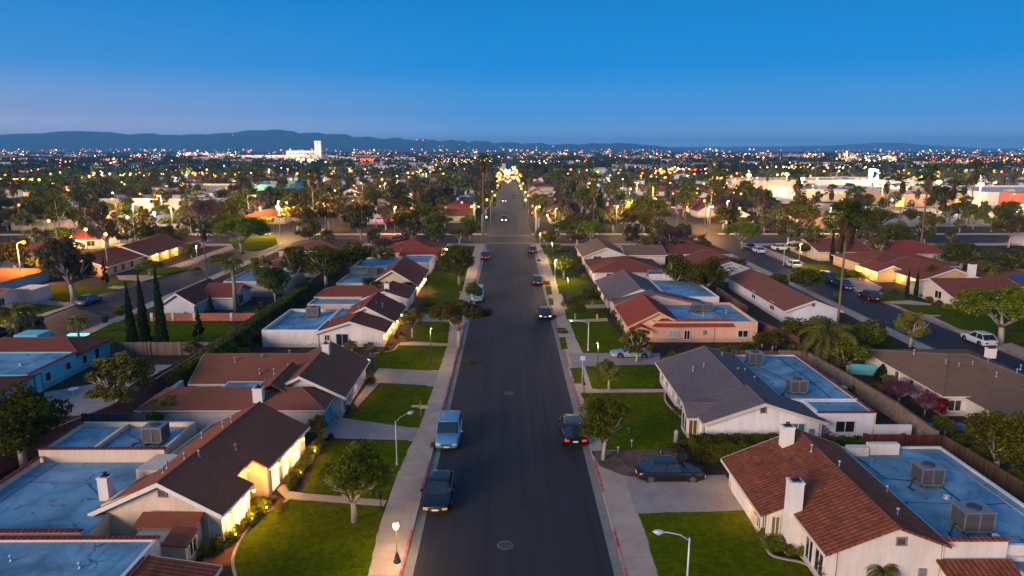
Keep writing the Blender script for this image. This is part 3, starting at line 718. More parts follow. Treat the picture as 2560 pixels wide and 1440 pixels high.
# ---------------------------------------------------------------- cars
def car(kind, colr, x, y, heading, label, lights=0, group=None, glass=None):
    """heading: direction of the nose in degrees from +X; lights: 1 head lamps lit, 2 tail lamps lit"""
    dims = {'sedan': (4.55, 1.80, 1.40), 'suv': (4.6, 1.88, 1.68), 'coupe': (4.3, 1.78, 1.28), 'van': (4.9, 1.9, 1.9), 'hatch': (4.2, 1.75, 1.5)}[kind]
    L, W, Ht = dims; hw = W / 2
    t = thing('parked_car', label, 'car', (0, 0, 0), group)
    pm = carpaint(colr); bk = RUBBER
    belt = Ht * (.60 if kind in ('sedan', 'coupe', 'hatch') else .56)
    hood = {'sedan': .9, 'coupe': .86, 'suv': 1.02, 'van': 1.0, 'hatch': .92}[kind] * belt; tail = belt * (1.0 if kind in ('sedan', 'coupe') else 1.04)
    hy = L / 2
    st = [(-hy, .80, .42, tail * .78), (-hy + .08, .90, .28, tail * .93), (-hy + .4, .97, .20, tail), (-hy + 1.0, 1.0, .17, belt * 1.0), (-.2, 1.0, .17, belt), (hy - 1.7, 1.0, .17, belt),
          (hy - 1.25, .99, .17, (hood + belt) / 2), (hy - .7, .97, .18, hood), (hy - .28, .92, .2, hood * .93), (hy - .07, .84, .26, hood * .82), (hy, .74, .36, hood * .66)]
    rings = []
    for (yy, f, z0, z1) in st:
        a = hw * f; zm = z0 + (z1 - z0) * .55
        pr = [(a * .9, z0), (a * .985, z0 + .08), (a, zm), (a * .975, z1 - .09), (a * .93, z1 - .03), (a * .8, z1), (a * .4, z1 + .025), (0, z1 + .035)]
        pr = pr + [(-q, z) for q, z in pr[-2::-1]]
        rings.append([(q, yy, z) for q, z in pr])
    b = MB(); b.loft(rings, 0)
    # cabin: pillars and roof skin in paint, glass between
    cb = {'sedan': (-hy + .45, hy - 1.2, -hy + 1.15, hy - 1.85), 'coupe': (-hy + .6, hy - 1.3, -hy + 1.45, hy - 2.1), 'suv': (-hy + .12, hy - 1.2, -hy + .45, hy - 1.85),
          'van': (-hy + .1, hy - .95, -hy + .3, hy - 1.75), 'hatch': (-hy + .15, hy - 1.15, -hy + .7, hy - 1.85)}[kind]
    y0, y1, ty0, ty1 = cb; wb = hw * .9; wt = hw * (.80 if kind in ('suv', 'van') else .75); zt = Ht - .06; zb = belt - .02
    def cabring(f, grow=0.0):
        ya = y0 + (ty0 - y0) * f - grow; yb = y1 + (ty1 - y1) * f + grow; a = wb + (wt - wb) * f + grow; z = zb + (zt - zb) * f
        return [(-a, ya + .12, z), (-a * .8, ya, z), (a * .8, ya, z), (a, ya + .12, z), (a, yb - .2, z), (a * .8, yb, z), (-a * .8, yb, z), (-a, yb - .2, z)]
    for sx in (-1, 1):
        for (fa, fb) in (((y0 + .12), (ty0 + .12)), ((y1 - .2), (ty1 - .2)), ((y0 + y1) / 2 - .1, (ty0 + ty1) / 2)):
            b.tube([(sx * (wb + .005), fa, zb), (sx * (wt + .005), fb, zt)], .035, 6, 0)
    r0 = cabring(1.0, .015); r1 = [(p[0] * .86, (ty0 + ty1) / 2 + (p[1] - (ty0 + ty1) / 2) * .9, Ht - .01) for p in r0]; r2 = [(p[0] * .5, (ty0 + ty1) / 2 + (p[1] - (ty0 + ty1) / 2) * .6, Ht + .015) for p in r0]
    b.loft([[(p[0], p[1], p[2] - .02) for p in r0], r0, r1, r2], 0)
    for wy in (-hy + .85, hy - .92):
        for sx in (-1, 1): b.tube([(sx * (hw - .2), wy, .34), (sx * (hw + .004), wy, .34)], .37, 16, 1, False)
    b.box(-hw * .6, hw * .6, hy - .02, hy + .015, .22, .32, 1); b.box(-hw * .5, hw * .5, -hy - .012, -hy + .05, .22, .34, 1)
    for sx in (-1, 1): b.box(sx * (hw - .02), sx * (hw + .015), -hy + 1.2, hy - 1.3, .2, .26, 1)
    b.build('body', [pm, bk], t)
    g = MB(); g.loft([cabring(0, 0), cabring(.98, 0)], 0, False); g.build('window', glass or GLASS, t)
    for wy in (-hy + .85, hy - .92):
        for sx in (-1, 1):
            q = MB(); q.tube([(sx * (hw - .18), wy, .32), (sx * (hw + .03), wy, .32)], .31, 18, 0, False); wo = q.build('wheel', RUBBER, t)
            q = MB(); q.lathe([(.05, 0), (.2, 0), (.205, .02)], n=14)
            q = MB(); q.tube([(sx * (hw + .02), wy, .32), (sx * (hw + .042), wy, .32)], [.205, .19], 14, 0, False)
            for k in range(5):
                a = k * 2 * PI / 5; q.box(sx * (hw + .036), sx * (hw + .05), wy + .1 * math.cos(a) - .025, wy + .1 * math.cos(a) + .025, .32 + .1 * math.sin(a) - .025, .32 + .1 * math.sin(a) + .025, 1)
            q.build('rim', [CHROME, RUBBER], wo)
    hl = emit('FFF0C8', 14.0) if lights == 1 else plain('D8D4C4', .15)
    tl = emit('FF2A12', 1.6) if lights == 2 else plain('8E1210', .2)
    if lights == 3: hl = emit('E89A50', .8)
    if lights == 4: tl = emit('FFE2C0', 2.0)
    zf = hood * .60; zr = tail * .68
    for sx in (-1, 1):
        q = MB(); q.loft([[(sx * hw * (.48 if k in (0, 3) else .82), hy - (.0 if k in (0, 3) else .055) + e, zf + (-.06 if k < 2 else .07)) for k in range(4)] for e in (-.09, .035)], 0, False); q.build('headlight', hl, t)
        q = MB(); q.loft([[(sx * hw * (.52 if k in (0, 3) else .87), -hy + (.0 if k in (0, 3) else .05) - e, zr + (-.08 if k < 2 else .06)) for k in range(4)] for e in (-.06, .045)], 0, False); q.build('tail_light', tl, t)
        q = MB(); q.box(sx * (hw - .03), sx * (hw + .17), y1 - .42, y1 - .30, belt - .02, belt + .12); q.build('mirror', pm, t)
    q = MB(); q.box(-hw * .38, hw * .38, hy - .05, hy + .012, zf - .09, zf + .03); q.build('grille', GRILLE, t)
    q = MB(); q.box(-.2, .2, -hy - .02, -hy + .03, tail * .52, tail * .52 + .12); q.build('licence_plate', plain('D9D6CC', .4), t)
    q = MB(); q.box(-.2, .2, hy - .04, hy + .022, .34, .45); q.build('licence_plate', plain('D9D6CC', .4), t)
    if kind in ('suv', 'van'):
        for sx in (-1, 1):
            q = MB(); q.tube([(sx * wt * .92, ty0 + .2, Ht + .045), (sx * wt * .92, ty1 - .1, Ht + .045)], .022, 6)
            for k in (.25, .8): q.box(sx * wt * .92 - .02, sx * wt * .92 + .02, ty0 + (ty1 - ty0) * k - .04, ty0 + (ty1 - ty0) * k + .04, Ht - .04, Ht + .04)
            q.build('roof_rail', CHROME, t)
    t.location = (x, y, .005); t.rotation_euler = (0, 0, math.radians(heading) - PI / 2)
    return t
# ---------------------------------------------------------------- houses
class House:
    def __init__(s, name, label, cat, loc, wall, group=None, trim='CFC8BC', roofm=None, flatm=None, coping='7C2F28'):
        s.t = thing(name, label, cat, (loc[0], loc[1], .1), group); s.w = MB(); s.r = MB(); s.fr = MB(); s.tr = MB(); s.cp = MB()
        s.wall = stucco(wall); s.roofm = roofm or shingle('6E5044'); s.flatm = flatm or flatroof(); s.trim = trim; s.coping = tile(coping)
        s.late = []; s.k = 0
    def e(s): s.k += 1; return s.k * .0017
    def block(s, x0, x1, y0, y1, z): s.w.box(x0, x1, y0, y1, .05, z)
    def flat(s, x0, x1, y0, y1, z, par=.22, th=.18, sides='NSEW', cop='NSEW'):
        e = s.e(); x0 += e; x1 -= e; y0 += e; y1 -= e
        s.w.box(x0, x1, y0, y1, .05, z - .01); s.fr.poly([(x0 + .01, y0 + .01, z + e), (x1 - .01, y0 + .01, z + e), (x1 - .01, y1 - .01, z + e), (x0 + .01, y1 - .01, z + e)])
        t = z + par
        seg = {'S': (x0, x1, y0, y0 + th), 'N': (x0, x1, y1 - th, y1), 'W': (x0, x0 + th, y0 + th, y1 - th), 'E': (x1 - th, x1, y0 + th, y1 - th)}
        for q in sides:
            a = seg[q]; s.w.box(a[0], a[1], a[2], a[3], z - .01, t)
            if q in cop: s.cp.box(a[0] - .05, a[1] + .05, a[2] - .05, a[3] + .05, t, t + .07 + e)
    def slab(s, top, th=.13):
        low = [(p[0], p[1], p[2] - th) for p in top]
        s.r.poly(top); s.r.poly(low[::-1])
        for i in range(len(top)):
            j = (i + 1) % len(top); s.r.poly([low[i], low[j], top[j], top[i]])
    def gable(s, x0, x1, y0, y1, ze, zr, axis='y', over=.4, xr=None, eo=.35, walls=True, fascia='ab'):
        """x0..y1 wall lines; ridge along axis; ze and over may differ on the two sides"""
        if axis == 'x':
            P = lambda a, c, z: (c, a, z); a0, a1, c0, c1 = y0, y1, x0, x1
        else:
            P = lambda a, c, z: (a, c, z); a0, a1, c0, c1 = x0, x1, y0, y1
        zA0, zB0 = ze if isinstance(ze, tuple) else (ze, ze)
        oA, oB = over if isinstance(over, tuple) else (over, over)
        e0, e1 = eo if isinstance(eo, tuple) else (eo, eo)
        ar = xr if xr is not None else (a0 + a1) / 2
        e = s.e(); zm = min(zA0, zB0)
        if walls:
            s.w.box(x0 + e, x1 - e, y0 + e, y1 - e, .05, zm)
            for k, c in (('a', c0 + e), ('b', c1 - e)):
                pg = [P(a0 + e, c, zm), P(a1 - e, c, zm)]
                if zB0 > zm: pg.append(P(a1 - e, c, zB0))
                pg.append(P(ar, c, zr - .03))
                if zA0 > zm: pg.append(P(a0 + e, c, zA0))
                s.w.poly(pg if (k == 'a') == (axis == 'y') else pg[::-1])
            if zB0 > zm: s.w.poly([P(a1 - e, c0 + e, zm), P(a1 - e, c1 - e, zm), P(a1 - e, c1 - e, zB0), P(a1 - e, c0 + e, zB0)])
            if zA0 > zm: s.w.poly([P(a0 + e, c1 - e, zm), P(a0 + e, c0 + e, zm), P(a0 + e, c0 + e, zA0), P(a0 + e, c1 - e, zA0)])
        ma = (zr - zA0) / (ar - a0); mb = (zr - zB0) / (a1 - ar)
        A0 = a0 - oA; zA = zA0 - oA * ma; A1 = a1 + oB; zB = zB0 - oB * mb; B0 = c0 - e0; B1 = c1 + e1
        for pr in ([(A0, zA), (ar, zr)], [(ar, zr), (A1, zB)]):
            top = [P(pr[0][0], B0, pr[0][1] + .05), P(pr[1][0], B0, pr[1][1] + .05), P(pr[1][0], B1, pr[1][1] + .05), P(pr[0][0], B1, pr[0][1] + .05)]
            s.slab(top[::-1] if axis == 'x' else top)
        for k in fascia:
            c = (B0 - .03, B0 - .004) if k == 'a' else (B1 + .004, B1 + .03)
            for (q0, z0, q1, z1) in ((A0, zA, ar, zr), (ar, zr, A1, zB)):
                R8 = [P(q0, c[0], z0 - .2), P(q1, c[0], z1 - .2), P(q1, c[0], z1 + .06), P(q0, c[0], z0 + .06)]
                R9 = [P(q0, c[1], z0 - .2), P(q1, c[1], z1 - .2), P(q1, c[1], z1 + .06), P(q0, c[1], z0 + .06)]
                s.tr.loft([R8, R9], 0, False)
        for (q, z, o) in ((A0, zA, oA), (A1, zB, oB)):
            if o <= 0: continue
            g = -.05 if q == A0 else .004
            lo = P(q + g, B0, z - .13); hi = P(q + g + .045, B1, z + .04); s.tr.box(lo[0], hi[0], lo[1], hi[1], lo[2], hi[2])
        s.r.tube([P(ar, B0, zr + .045), P(ar, B1, zr + .045)], .07, 6, 0, False)
    def hip(s, x0, x1, y0, y1, ze, zr, axis='x', over=.35, hipw=None, walls=True):
        e = s.e()
        if walls: s.w.box(x0 + e, x1 - e, y0 + e, y1 - e, .05, ze)
        X0, X1, Y0, Y1 = x0 - over, x1 + over, y0 - over, y1 + over
        if axis == 'x': h = hipw or (Y1 - Y0) / 2; A = (X0 + h, (Y0 + Y1) / 2, zr); B = (X1 - h, (Y0 + Y1) / 2, zr)
        else: h = hipw or (X1 - X0) / 2; A = ((X0 + X1) / 2, Y0 + h, zr); B = ((X0 + X1) / 2, Y1 - h, zr)
        z = ze - .02; c = [(X0, Y0, z), (X1, Y0, z), (X1, Y1, z), (X0, Y1, z)]
        if axis == 'x': fs = [[c[0], c[1], B, A], [c[1], c[2], B], [c[2], c[3], A, B], [c[3], c[0], A]]
        else: fs = [[c[0], c[1], A], [c[1], c[2], B, A], [c[2], c[3], B], [c[3], c[0], A, B]]
        for f in fs: s.r.poly(f)
        s.r.poly([(p[0], p[1], p[2] - .12) for p in c][::-1])
        for i in range(4):
            p, q = c[i], c[(i + 1) % 4]; s.tr.poly([(p[0], p[1], z - .12), (q[0], q[1], z - .12), q, p])
        for p, q in ((c[0], A), (c[1], A if axis == 'y' else B), (c[2], B), (c[3], B if axis == 'y' else A), (A, B)):
            s.r.tube([p, q], .06, 5, 0, False)
    def win(s, face, at, a0, a1, z0=.95, z1=1.95, lit=None, name='window', split=True, frame='D8D2C6', pane=None):
        """face N/S/E/W; at = wall coordinate; a0..a1 along the wall"""
        g = s.e()
        def bx(b, p0, p1, d0, d1, za, zb, m=0):
            d0 += g * .2; d1 += g * .2
            if face == 'S': b.box(p0, p1, at - d1, at - d0, za, zb, m)
            elif face == 'N': b.box(p0, p1, at + d0, at + d1, za, zb, m)
            elif face == 'W': b.box(at - d1, at - d0, p0, p1, za, zb, m)
            else: b.box(at + d0, at + d1, p0, p1, za, zb, m)
        f = MB(); q = .06
        bx(f, a0 - q, a1 + q, .004, .06, z1, z1 + q); bx(f, a0 - q, a1 + q, .004, .09, z0 - q, z0); bx(f, a0 - q, a0, .004, .06, z0, z1); bx(f, a1, a1 + q, .004, .06, z0, z1)
        if split: mid = (a0 + a1) / 2; bx(f, mid - .025, mid + .025, .004, .05, z0, z1)
        bx(f, a0, a1, -.05, .003, z0, z1)
        o = f.build(name, plain(frame, .5), s.t)
        p = MB(); bx(p, a0 + .004, a1 - .004, .008, .022, z0 + .004, z1 - .004)
        p.build('pane', pane or (emit(lit[0], lit[1], False) if lit else GLASS), o)
    def door(s, face, at, a0, a1, z1=2.0, colr='6A4A36', name='door', ribs=0, z0=.1):
        g = s.e(); f = MB()
        def bx(p0, p1, d0, d1, za, zb, m=0):
            d0 += g * .2; d1 += g * .2
            if face == 'S': f.box(p0, p1, at - d1, at - d0, za, zb, m)
            elif face == 'W': f.box(at - d1, at - d0, p0, p1, za, zb, m)
            elif face == 'N': f.box(p0, p1, at + d0, at + d1, za, zb, m)
            else: f.box(at + d0, at + d1, p0, p1, za, zb, m)
        bx(a0, a1, .003, .03, z0, z1)
        n = ribs or 1
        for i in range(n):
            dz = (z1 - z0) / n
            if ribs:
                for k in range(4):
                    da = (a1 - a0) / 4; bx(a0 + k * da + .06, a0 + (k + 1) * da - .06, .03, .045, z0 + i * dz + .06, z0 + (i + 1) * dz - .05)
        bx(a0 - .08, a0, .003, .05, z0, z1 + .08, 1); bx(a1, a1 + .08, .003, .05, z0, z1 + .08, 1); bx(a0, a1, .003, .05, z1, z1 + .08, 1)
        f.build(name, [plain(colr, .55), plain(s.trim, .6)], s.t)
    def chimney(s, x, y, z0, z1, w=.55, d=.5, colr='DDD8CE', cap=True):
        b = MB(); b.box(x - w / 2, x + w / 2, y - d / 2, y + d / 2, z0, z1); b.box(x - w / 2 - .03, x + w / 2 + .03, y - d / 2 - .03, y + d / 2 + .03, z1 - .1, z1 - .002)
        o = b.build('chimney', stucco(colr), s.t)
        if cap:
            c = MB(); c.box(x - w * .33, x + w * .33, y - d * .33, y + d * .33, z1, z1 + .05); c.lathe([(.1, 0), (.1, .12), (.14, .13), (.14, .17), (.02, .2)], x, y, z1 + .05, 8); c.build('chimney_cap', plain('3A3436', .7), o)
    def vent(s, x, y, z, h=.4, r=.05, c='A9B4BE'):
        b = MB(); b.lathe([(r * 2.4, 0), (r * 1.1, .06), (r, .08), (r, h), (r * 1.8, h + .01), (r * 1.8, h + .07), (.01, h + .1)], x, y, z, 8); b.build('roof_vent', plain(c, .4, .4), s.t)
    def conduit(s, pts, z, r=.03, c='4A4A4E'):
        b = MB(); b.tube([(x, y, z + r) for x, y in pts], r, 5); b.build('roof_conduit', plain(c, .7), s.t)
    def pipe(s, face, at, a, z1, c='C9C0B4'):
        b = MB(); o = .06
        p = {'S': (a, at - o), 'W': (at - o, a), 'E': (at + o, a), 'N': (a, at + o)}[face]
        b.tube([(p[0], p[1], .12), (p[0], p[1], z1)], .04, 6); b.build('downpipe', plain(c, .5), s.t)
    def meter(s, face, at, a, z=1.3):
        b = MB()
        if face == 'S': b.box(a - .16, a + .16, at - .14, at - .004, z - .25, z + .25)
        else: b.box(at - .14, at - .004, a - .16, a + .16, z - .25, z + .25)
        b.build('meter_box', plain('8A8A8C', .5, .3), s.t)
    def gvent(s, face, at, a, z, w=.42, h=.34):
        s.win(face, at, a - w / 2, a + w / 2, z - h / 2, z + h / 2, name='gable_vent', split=False, frame='8F877C', pane=GRILLE)
    def lamp(s, x, y, z, power=60, col=(1, .5, .12), r=.09, c='FFC766', st=9.0):
        b = MB(); b.ball(x, y, z, r, 0, 8); b.box(x - .05, x + .05, y - .05, y + .05, z + r * .9, z + r * 1.25, 1)
        o = b.build('porch_light', [emit(c, st), RUBBER], s.t)
        if power: plight('lamp_light', x, y, z - .22, power, col, .1, s.t)
    def turn(s, deg, px, py):
        """turn everything built so far about a vertical axis"""
        a = math.radians(deg); ca, sa = math.cos(a), math.sin(a)
        for b in (s.w, s.r, s.fr, s.tr, s.cp): b.v = [(px + (x - px) * ca - (y - py) * sa, py + (x - px) * sa + (y - py) * ca, z) for x, y, z in b.v]
        rx, ry = s.t.location.x, s.t.location.y
        for c in s.t.children:
            lx, ly = c.location.x + rx - px, c.location.y + ry - py
            c.location.x = px + lx * ca - ly * sa - rx; c.location.y = py + lx * sa + ly * ca - ry; c.rotation_euler.z = a
    def finish(s):
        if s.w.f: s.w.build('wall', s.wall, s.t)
        if s.r.f: s.r.build('roof', s.roofm, s.t)
        if s.fr.f: s.fr.build('flat_roof', s.flatm, s.t)
        if s.tr.f: s.tr.build('fascia', plain(s.trim, .6), s.t)
        if s.cp.f: s.cp.build('parapet_coping', s.coping, s.t)
        return s.t
def ac_unit(x, y, z, label, w=1.25, d=1.1, h=.95, colr='8E8A86', group='air conditioners standing on the flat roofs'):
    t = thing('air_conditioner', label, 'air conditioner', (x, y, z), group)
    b = MB(); p = .06
    for sx in (-1, 1):
        for sy in (-1, 1): b.box(x + sx * (w / 2 - p), x + sx * w / 2, y + sy * (d / 2 - p), y + sy * d / 2, z + .14, z + .14 + h)
    b.box(x - w / 2, x + w / 2, y - d / 2, y + d / 2, z + .14, z + .22); b.box(x - w / 2 - .02, x + w / 2 + .02, y - d / 2 - .02, y + d / 2 + .02, z + .1 + h, z + .18 + h)
    b.build('housing', plain(colr, .45, .5), t)
    g = MB(); g.box(x - w / 2 + .03, x + w / 2 - .03, y - d / 2 + .03, y + d / 2 - .03, z + .2, z + .1 + h); g.build('louvre_panel', GRILLE, t)
    m = MB(); m.box(x - .03, x + .03, y - d / 2 - .006, y - d / 2 + .03, z + .2, z + .12 + h); m.build('centre_post', plain(colr, .45, .5), t)
    f = MB(); f.lathe([(.36, 0), (.36, .05), (.3, .06), (.05, .055)], x, y, z + .18 + h, 14); f.build('fan_guard', plain('4A4A4C', .5, .5), t)
    for sx in (-1, 1):
        k = MB(); k.box(x + sx * w * .35 - .06, x + sx * w * .35 + .06, y - d / 2 - .1, y + d / 2 + .1, z + .02, z + .14); k.build('support_rail', plain('5E4A3C', .9), t)
    c = MB(); c.tube([(x - w / 2, y, z + .35), (x - w / 2 - .25, y - .1, z + .3), (x - w / 2 - .35, y - .2, z + .05), (x - w / 2 - .7, y - .5, z + .04), (x - w / 2 - .6, y - .9, z + .04)], .035, 6); c.build('pipe', plain('23282C', .7), t)
    return t
def wallrun(name, label, cat, pts, h, mat, th=.14, cap=None, posts=0, group=None, z0=.05, postm=None):
    x0, y0 = pts[0]; t = thing(name, label, cat, (x0, y0, z0), group)
    b = MB(); c = MB(); p = MB()
    for i in range(len(pts) - 1):
        a = Vector((*pts[i], 0)); e = Vector((*pts[i + 1], 0)); d = (e - a); L = d.length; d.normalize(); s = Vector((-d.y, d.x, 0)) * th / 2
        n = max(1, int(L / 2.4))
        for k in range(n):
            q0 = a + d * (L * k / n); q1 = a + d * (L * (k + 1) / n - .015); hh = h * (1 + R.uniform(-.025, .025))
            b.loft([[q0 - s, q0 + s, q0 + s + Vector((0, 0, hh)), q0 - s + Vector((0, 0, hh))], [q1 - s, q1 + s, q1 + s + Vector((0, 0, hh)), q1 - s + Vector((0, 0, hh))]], 0, False)
            if posts:
                w = .07; p.box(q0.x - w - th / 2, q0.x + w + th / 2, q0.y - w - th / 2, q0.y + w + th / 2, z0, z0 + h * 1.05)
        if cap: 
            s2 = s * 1.35; zc = Vector((0, 0, h * 1.03)); zd = Vector((0, 0, h * 1.03 + .06))
            c.loft([[a - s2 + zc, a + s2 + zc, a + s2 + zd, a - s2 + zd], [e - s2 + zc, e + s2 + zc, e + s2 + zd, e - s2 + zd]], 0, False)
    for v in (b, c): v.v = [(q[0], q[1], q[2] + z0) for q in v.v]
    b.build('panel', mat, t)
    if cap: c.build('top_rail', cap, t)
    if posts: p.build('post', postm or mat, t)
    return t
def street_lamp(x, y, h, label, arm=(1, 0), L=1.4, lit=True, power=90, colr='9AA6B0', group=None, bulb='FFB347', st=14.0, light=(1, .6, .2), z=.13, hs=1.0):
    t = thing('street_lamp', label, 'street lamp', (x, y, z), group)
    b = MB(); b.lathe([(.11, 0), (.11, .12), (.06, .3), (.05, h * .5), (.038, h)], x, y, z, 8); b.build('pole', plain(colr, .5, .4), t)
    ax, ay = arm; b = MB()
    b.tube([(x, y, z + h - .15), (x + ax * L * .3, y + ay * L * .3, z + h + .12), (x + ax * L * .7, y + ay * L * .7, z + h + .22), (x + ax * L, y + ay * L, z + h + .22)], .026, 6); b.build('arm', plain(colr, .5, .4), t)
    hx, hy, hz_ = x + ax * L, y + ay * L, z + h + .2
    b = MB(); r = .2 * hs; b.loft([[(hx + (ax * math.cos(k * PI / 4) * 1.5 - ay * math.sin(k * PI / 4) * .75) * v * r, hy + (ay * math.cos(k * PI / 4) * 1.5 + ax * math.sin(k * PI / 4) * .75) * v * r, hz_ + zz) for k in range(8)] for u, v, zz in ((0, .9, -.03), (0, 1.0, .02), (0, .75, .09), (0, .2, .12))], 0); b.build('lamp_head', plain('B9C2C8', .4, .2), t)
    b = MB(); b.lathe([(.03, -.11 * hs), (.12 * hs, -.08 * hs), (.16 * hs, -.035)], hx, hy, hz_, 10); b.build('lamp_lens', emit(bulb, st) if lit else plain('E6EEF4', .2), t)
    if lit and power: plight('lamp_light', hx, hy, hz_ - .3, power, light, .15, t)
    return t
# ================================================================ near houses, west side of the main street
BR = shingle('7C4E3A'); BRD = shingle('8E543C'); GR = shingle('625A5C'); RED = shingle('8A4030'); TER = tile('82482F'); BRR = shingle('784232'); TAN = shingle('7A5E48')
WARM = ('FFA848', 1.6); WARM2 = ('FFD08A', 2.6)
# bottom-left corner house
h = House('house', 'house cut off by the bottom left corner, blue flat roof edged with red tiles', 'house', (-22, 25), 'D2CCC4', roofm=TER)
h.flat(-31, -18.2, 20, 31.9, 2.3, .16, cop='N')
h.gable(-18.2, -14.9, 21, 30.0, (2.3, 1.9), 2.4, 'y', over=(.1, .5), xr=-17.9, eo=.3)
for x, y in ((-24.5, 30.1), (-20.8, 29.5)): h.vent(x, y, 2.3, .25)
h.finish()
# brown gabled house with lit porch
h = House('house', 'cream gabled house with dark brown roof and glowing porch lights, nearest on the left', 'house', (-19, 40), 'D8C3A8', roofm=BRD, trim='E2D8C8')
X0, X1, XR, ZE, ZR = -22.7, -15.6, -18.9, 2.35, 4.05; Y0, Y1 = 34.9, 46.5; m = (ZR - ZE) / 3.5
h.w.box(X0, X1, Y0, 38.1, .05, ZE); h.w.box(X0 + .003, -16.7, 38.1, 40.3, .05, ZE + .6); h.w.box(X0, X1, 40.3, Y1, .05, ZE)
h.w.poly([(X0, Y0, ZE), (X1, Y0, ZE), (XR, Y0, ZR - .03)]); h.w.poly([(X1, Y1, ZE), (X0, Y1, ZE), (XR, Y1, ZR - .03)])
h.w.poly([(X1 - .003, 38.1, ZE), (-16.7, 38.1, ZE), (-16.7, 38.1, ZE + .65)]); h.w.poly([(-16.7, 40.3, ZE), (X1, 40.3, ZE), (-16.7, 40.3, ZE + .65)])
E0, E1 = X0 - .5, X1 + .3
def zt(x): return ZR + .05 - m * abs(x - XR)
h.slab([(E0, Y0 - .4, zt(E0)), (XR, Y0 - .4, zt(XR)), (XR, Y1 + .3, zt(XR)), (E0, Y1 + .3, zt(E0))])
for a, b_, xe in ((Y0 - .4, 38.2, E1), (38.2, 40.2, -16.35), (40.2, Y1 + .3, E1)):
    h.slab([(XR, a, zt(XR)), (xe, a, zt(xe)), (xe, b_, zt(xe)), (XR, b_, zt(XR))])
    if xe == E1: h.tr.box(xe + .003, xe + .045, a, b_, zt(xe) - .15, zt(xe))
h.r.tube([(XR, Y0 - .4, ZR + .05), (XR, Y1 + .3, ZR + .05)], .07, 6, 0, False)
for q0, q1 in ((E0, XR), (XR, E1)):
    h.tr.loft([[(q0, c, zt(q0) - .24), (q1, c, zt(q1) - .24), (q1, c, zt(q1) + .03), (q0, c, zt(q0) + .03)] for c in (Y0 - .44, Y0 - .405)], 0, False)
h.gvent('S', Y0, XR, 3.3)
pc = MB(); pc.box(-15.75, -15.4, 40.15, 40.5, .05, 2.4); pc.build('porch_column', stucco('D8C3A8'), h.t)
h.door('E', -16.7, 38.9, 39.75, 2.1, 'C8A878'); h.win('E', -16.7, 38.25, 38.7, 1.0, 2.1, lit=WARM2, split=False)
for a, b_, z0, z1 in ((35.3, 35.7, .5, 2.0), (36.1, 37.6, .6, 2.05), (41.0, 42.0, .4, 2.05), (42.6, 43.5, .5, 2.0), (44.0, 45.4, .6, 2.0)): h.win('E', X1, a, b_, z0, z1, lit=WARM2, split=True)
for y, p in ((35.2, 110), (37.0, 130), (38.0, 130), (41.5, 110), (43.6, 110), (45.4, 70)): h.lamp(X1 + .36, y, 2.0, p, r=.11)
h.lamp(-16.2, 39.4, 2.6, 90)
h.chimney(-23.4, 36.4, .1, 3.35, .62, .6)
h.win('S', Y0, -17.2, -16.4, .3, 1.9, split=False, pane=plain('B9A991'), frame='CDBFA8')
for x, y in ((-19.9, 36.6), (-19.4, 38.0), (-18.6, 38.2), (-20.3, 37.6), (-19.8, 43.2), (-19.4, 43.6), (-21.0, 42.6), (-17.5, 40.4)): h.vent(x, y, zt(x) - .05, .36)
h.turn(-6, -19, 40)
h.pipe('S', 34.3, -20.6, 2.0, 'D8C3A8'); h.conduit([(-25, 43.4), (-26.9, 44.8), (-27.2, 45.8)], 2.46); h.conduit([(-24.3, 37), (-26, 38.6), (-29.8, 38.9)], 1.91, .03, '5A6066'); h.conduit([(-29.9, 33.5), (-29.7, 41.2)], 1.91, .04, '8FA0A8')
h.flat(-30.9, -22.7, 32.6, 41.6, 1.9, .42, sides='SW', cop='SW'); h.flat(-30.9, -22.7, 41.6, 46.3, 2.45, .35, cop='SW')
h.w.box(-27.7, -27.45, 41.9, 46.0, 2.4, 2.72)
# tiled utility lean-to on the south side
h.w.box(-20.2, -17.3, 32.6, 34.6, .05, 1.75); h.slab([(-20.5, 33.6, 2.1), (-17.1, 33.6, 2.1), (-17.1, 34.7, 2.3), (-20.5, 34.7, 2.3)])
h.slab([(-18.3, 32.2, 1.85), (-17.0, 32.2, 1.75), (-17.0, 33.6, 1.95), (-18.3, 33.6, 2.1)])
h.win('E', -17.3, 33.0, 33.7, .6, 1.4)
h.finish()
# tiled strip over the lean-to gets its own clay look
ac_unit(-24.2, 43.6, 2.46, 'boxy grey air conditioner on the flat roof of the cream gabled house at left', 1.3, 1.2, 1.05)
# brown-roofed house with turquoise garage
h = House('house', 'white house with mottled brown roof, small courtyard and a turquoise garage door', 'house', (-20, 56), 'CFC9C2', roofm=BR)
h.gable(-20.6, -14.1, 53.6, 63.2, 2.15, 3.75, 'y', over=.45)
h.gable(-27.6, -18, 56.8, 63.0, 2.2, 3.65, 'x', over=.4, eo=.4)
h.hip(-29.0, -14.9, 50.6, 54.9, 2.1, 3.05, 'x', .4)
h.flat(-24.6, -21.2, 54.95, 56.7, 2.15, .05, cop='')
h.gable(-21.0, -17.6, 52.5, 57.5, 2.5, 3.5, 'y', walls=False, fascia='')
h.chimney(-17.0, 60.4, 2.5, 4.5, .62, .6); h.chimney(-20.0, 51.3, .1, 3.55, .75, .62)
h.door('E', -14.1, 59.0, 62.2, 1.95, 'D6CCB8', 'garage_door', 4); h.door('E', -14.9, 51.0, 53.4, 1.95, '2E9CB0', 'garage_door', 4)
h.win('E', -14.1, 54.2, 55.0, .4, 1.8); h.win('E', -14.1, 55.8, 56.6, .4, 1.8); h.win('E', -14.1, 57.3, 58.0, .4, 1.8)
h.win('S', 56.8, -25.8, -25.0, .8, 1.7); h.win('S', 56.8, -24.2, -22.0, .5, 1.8)
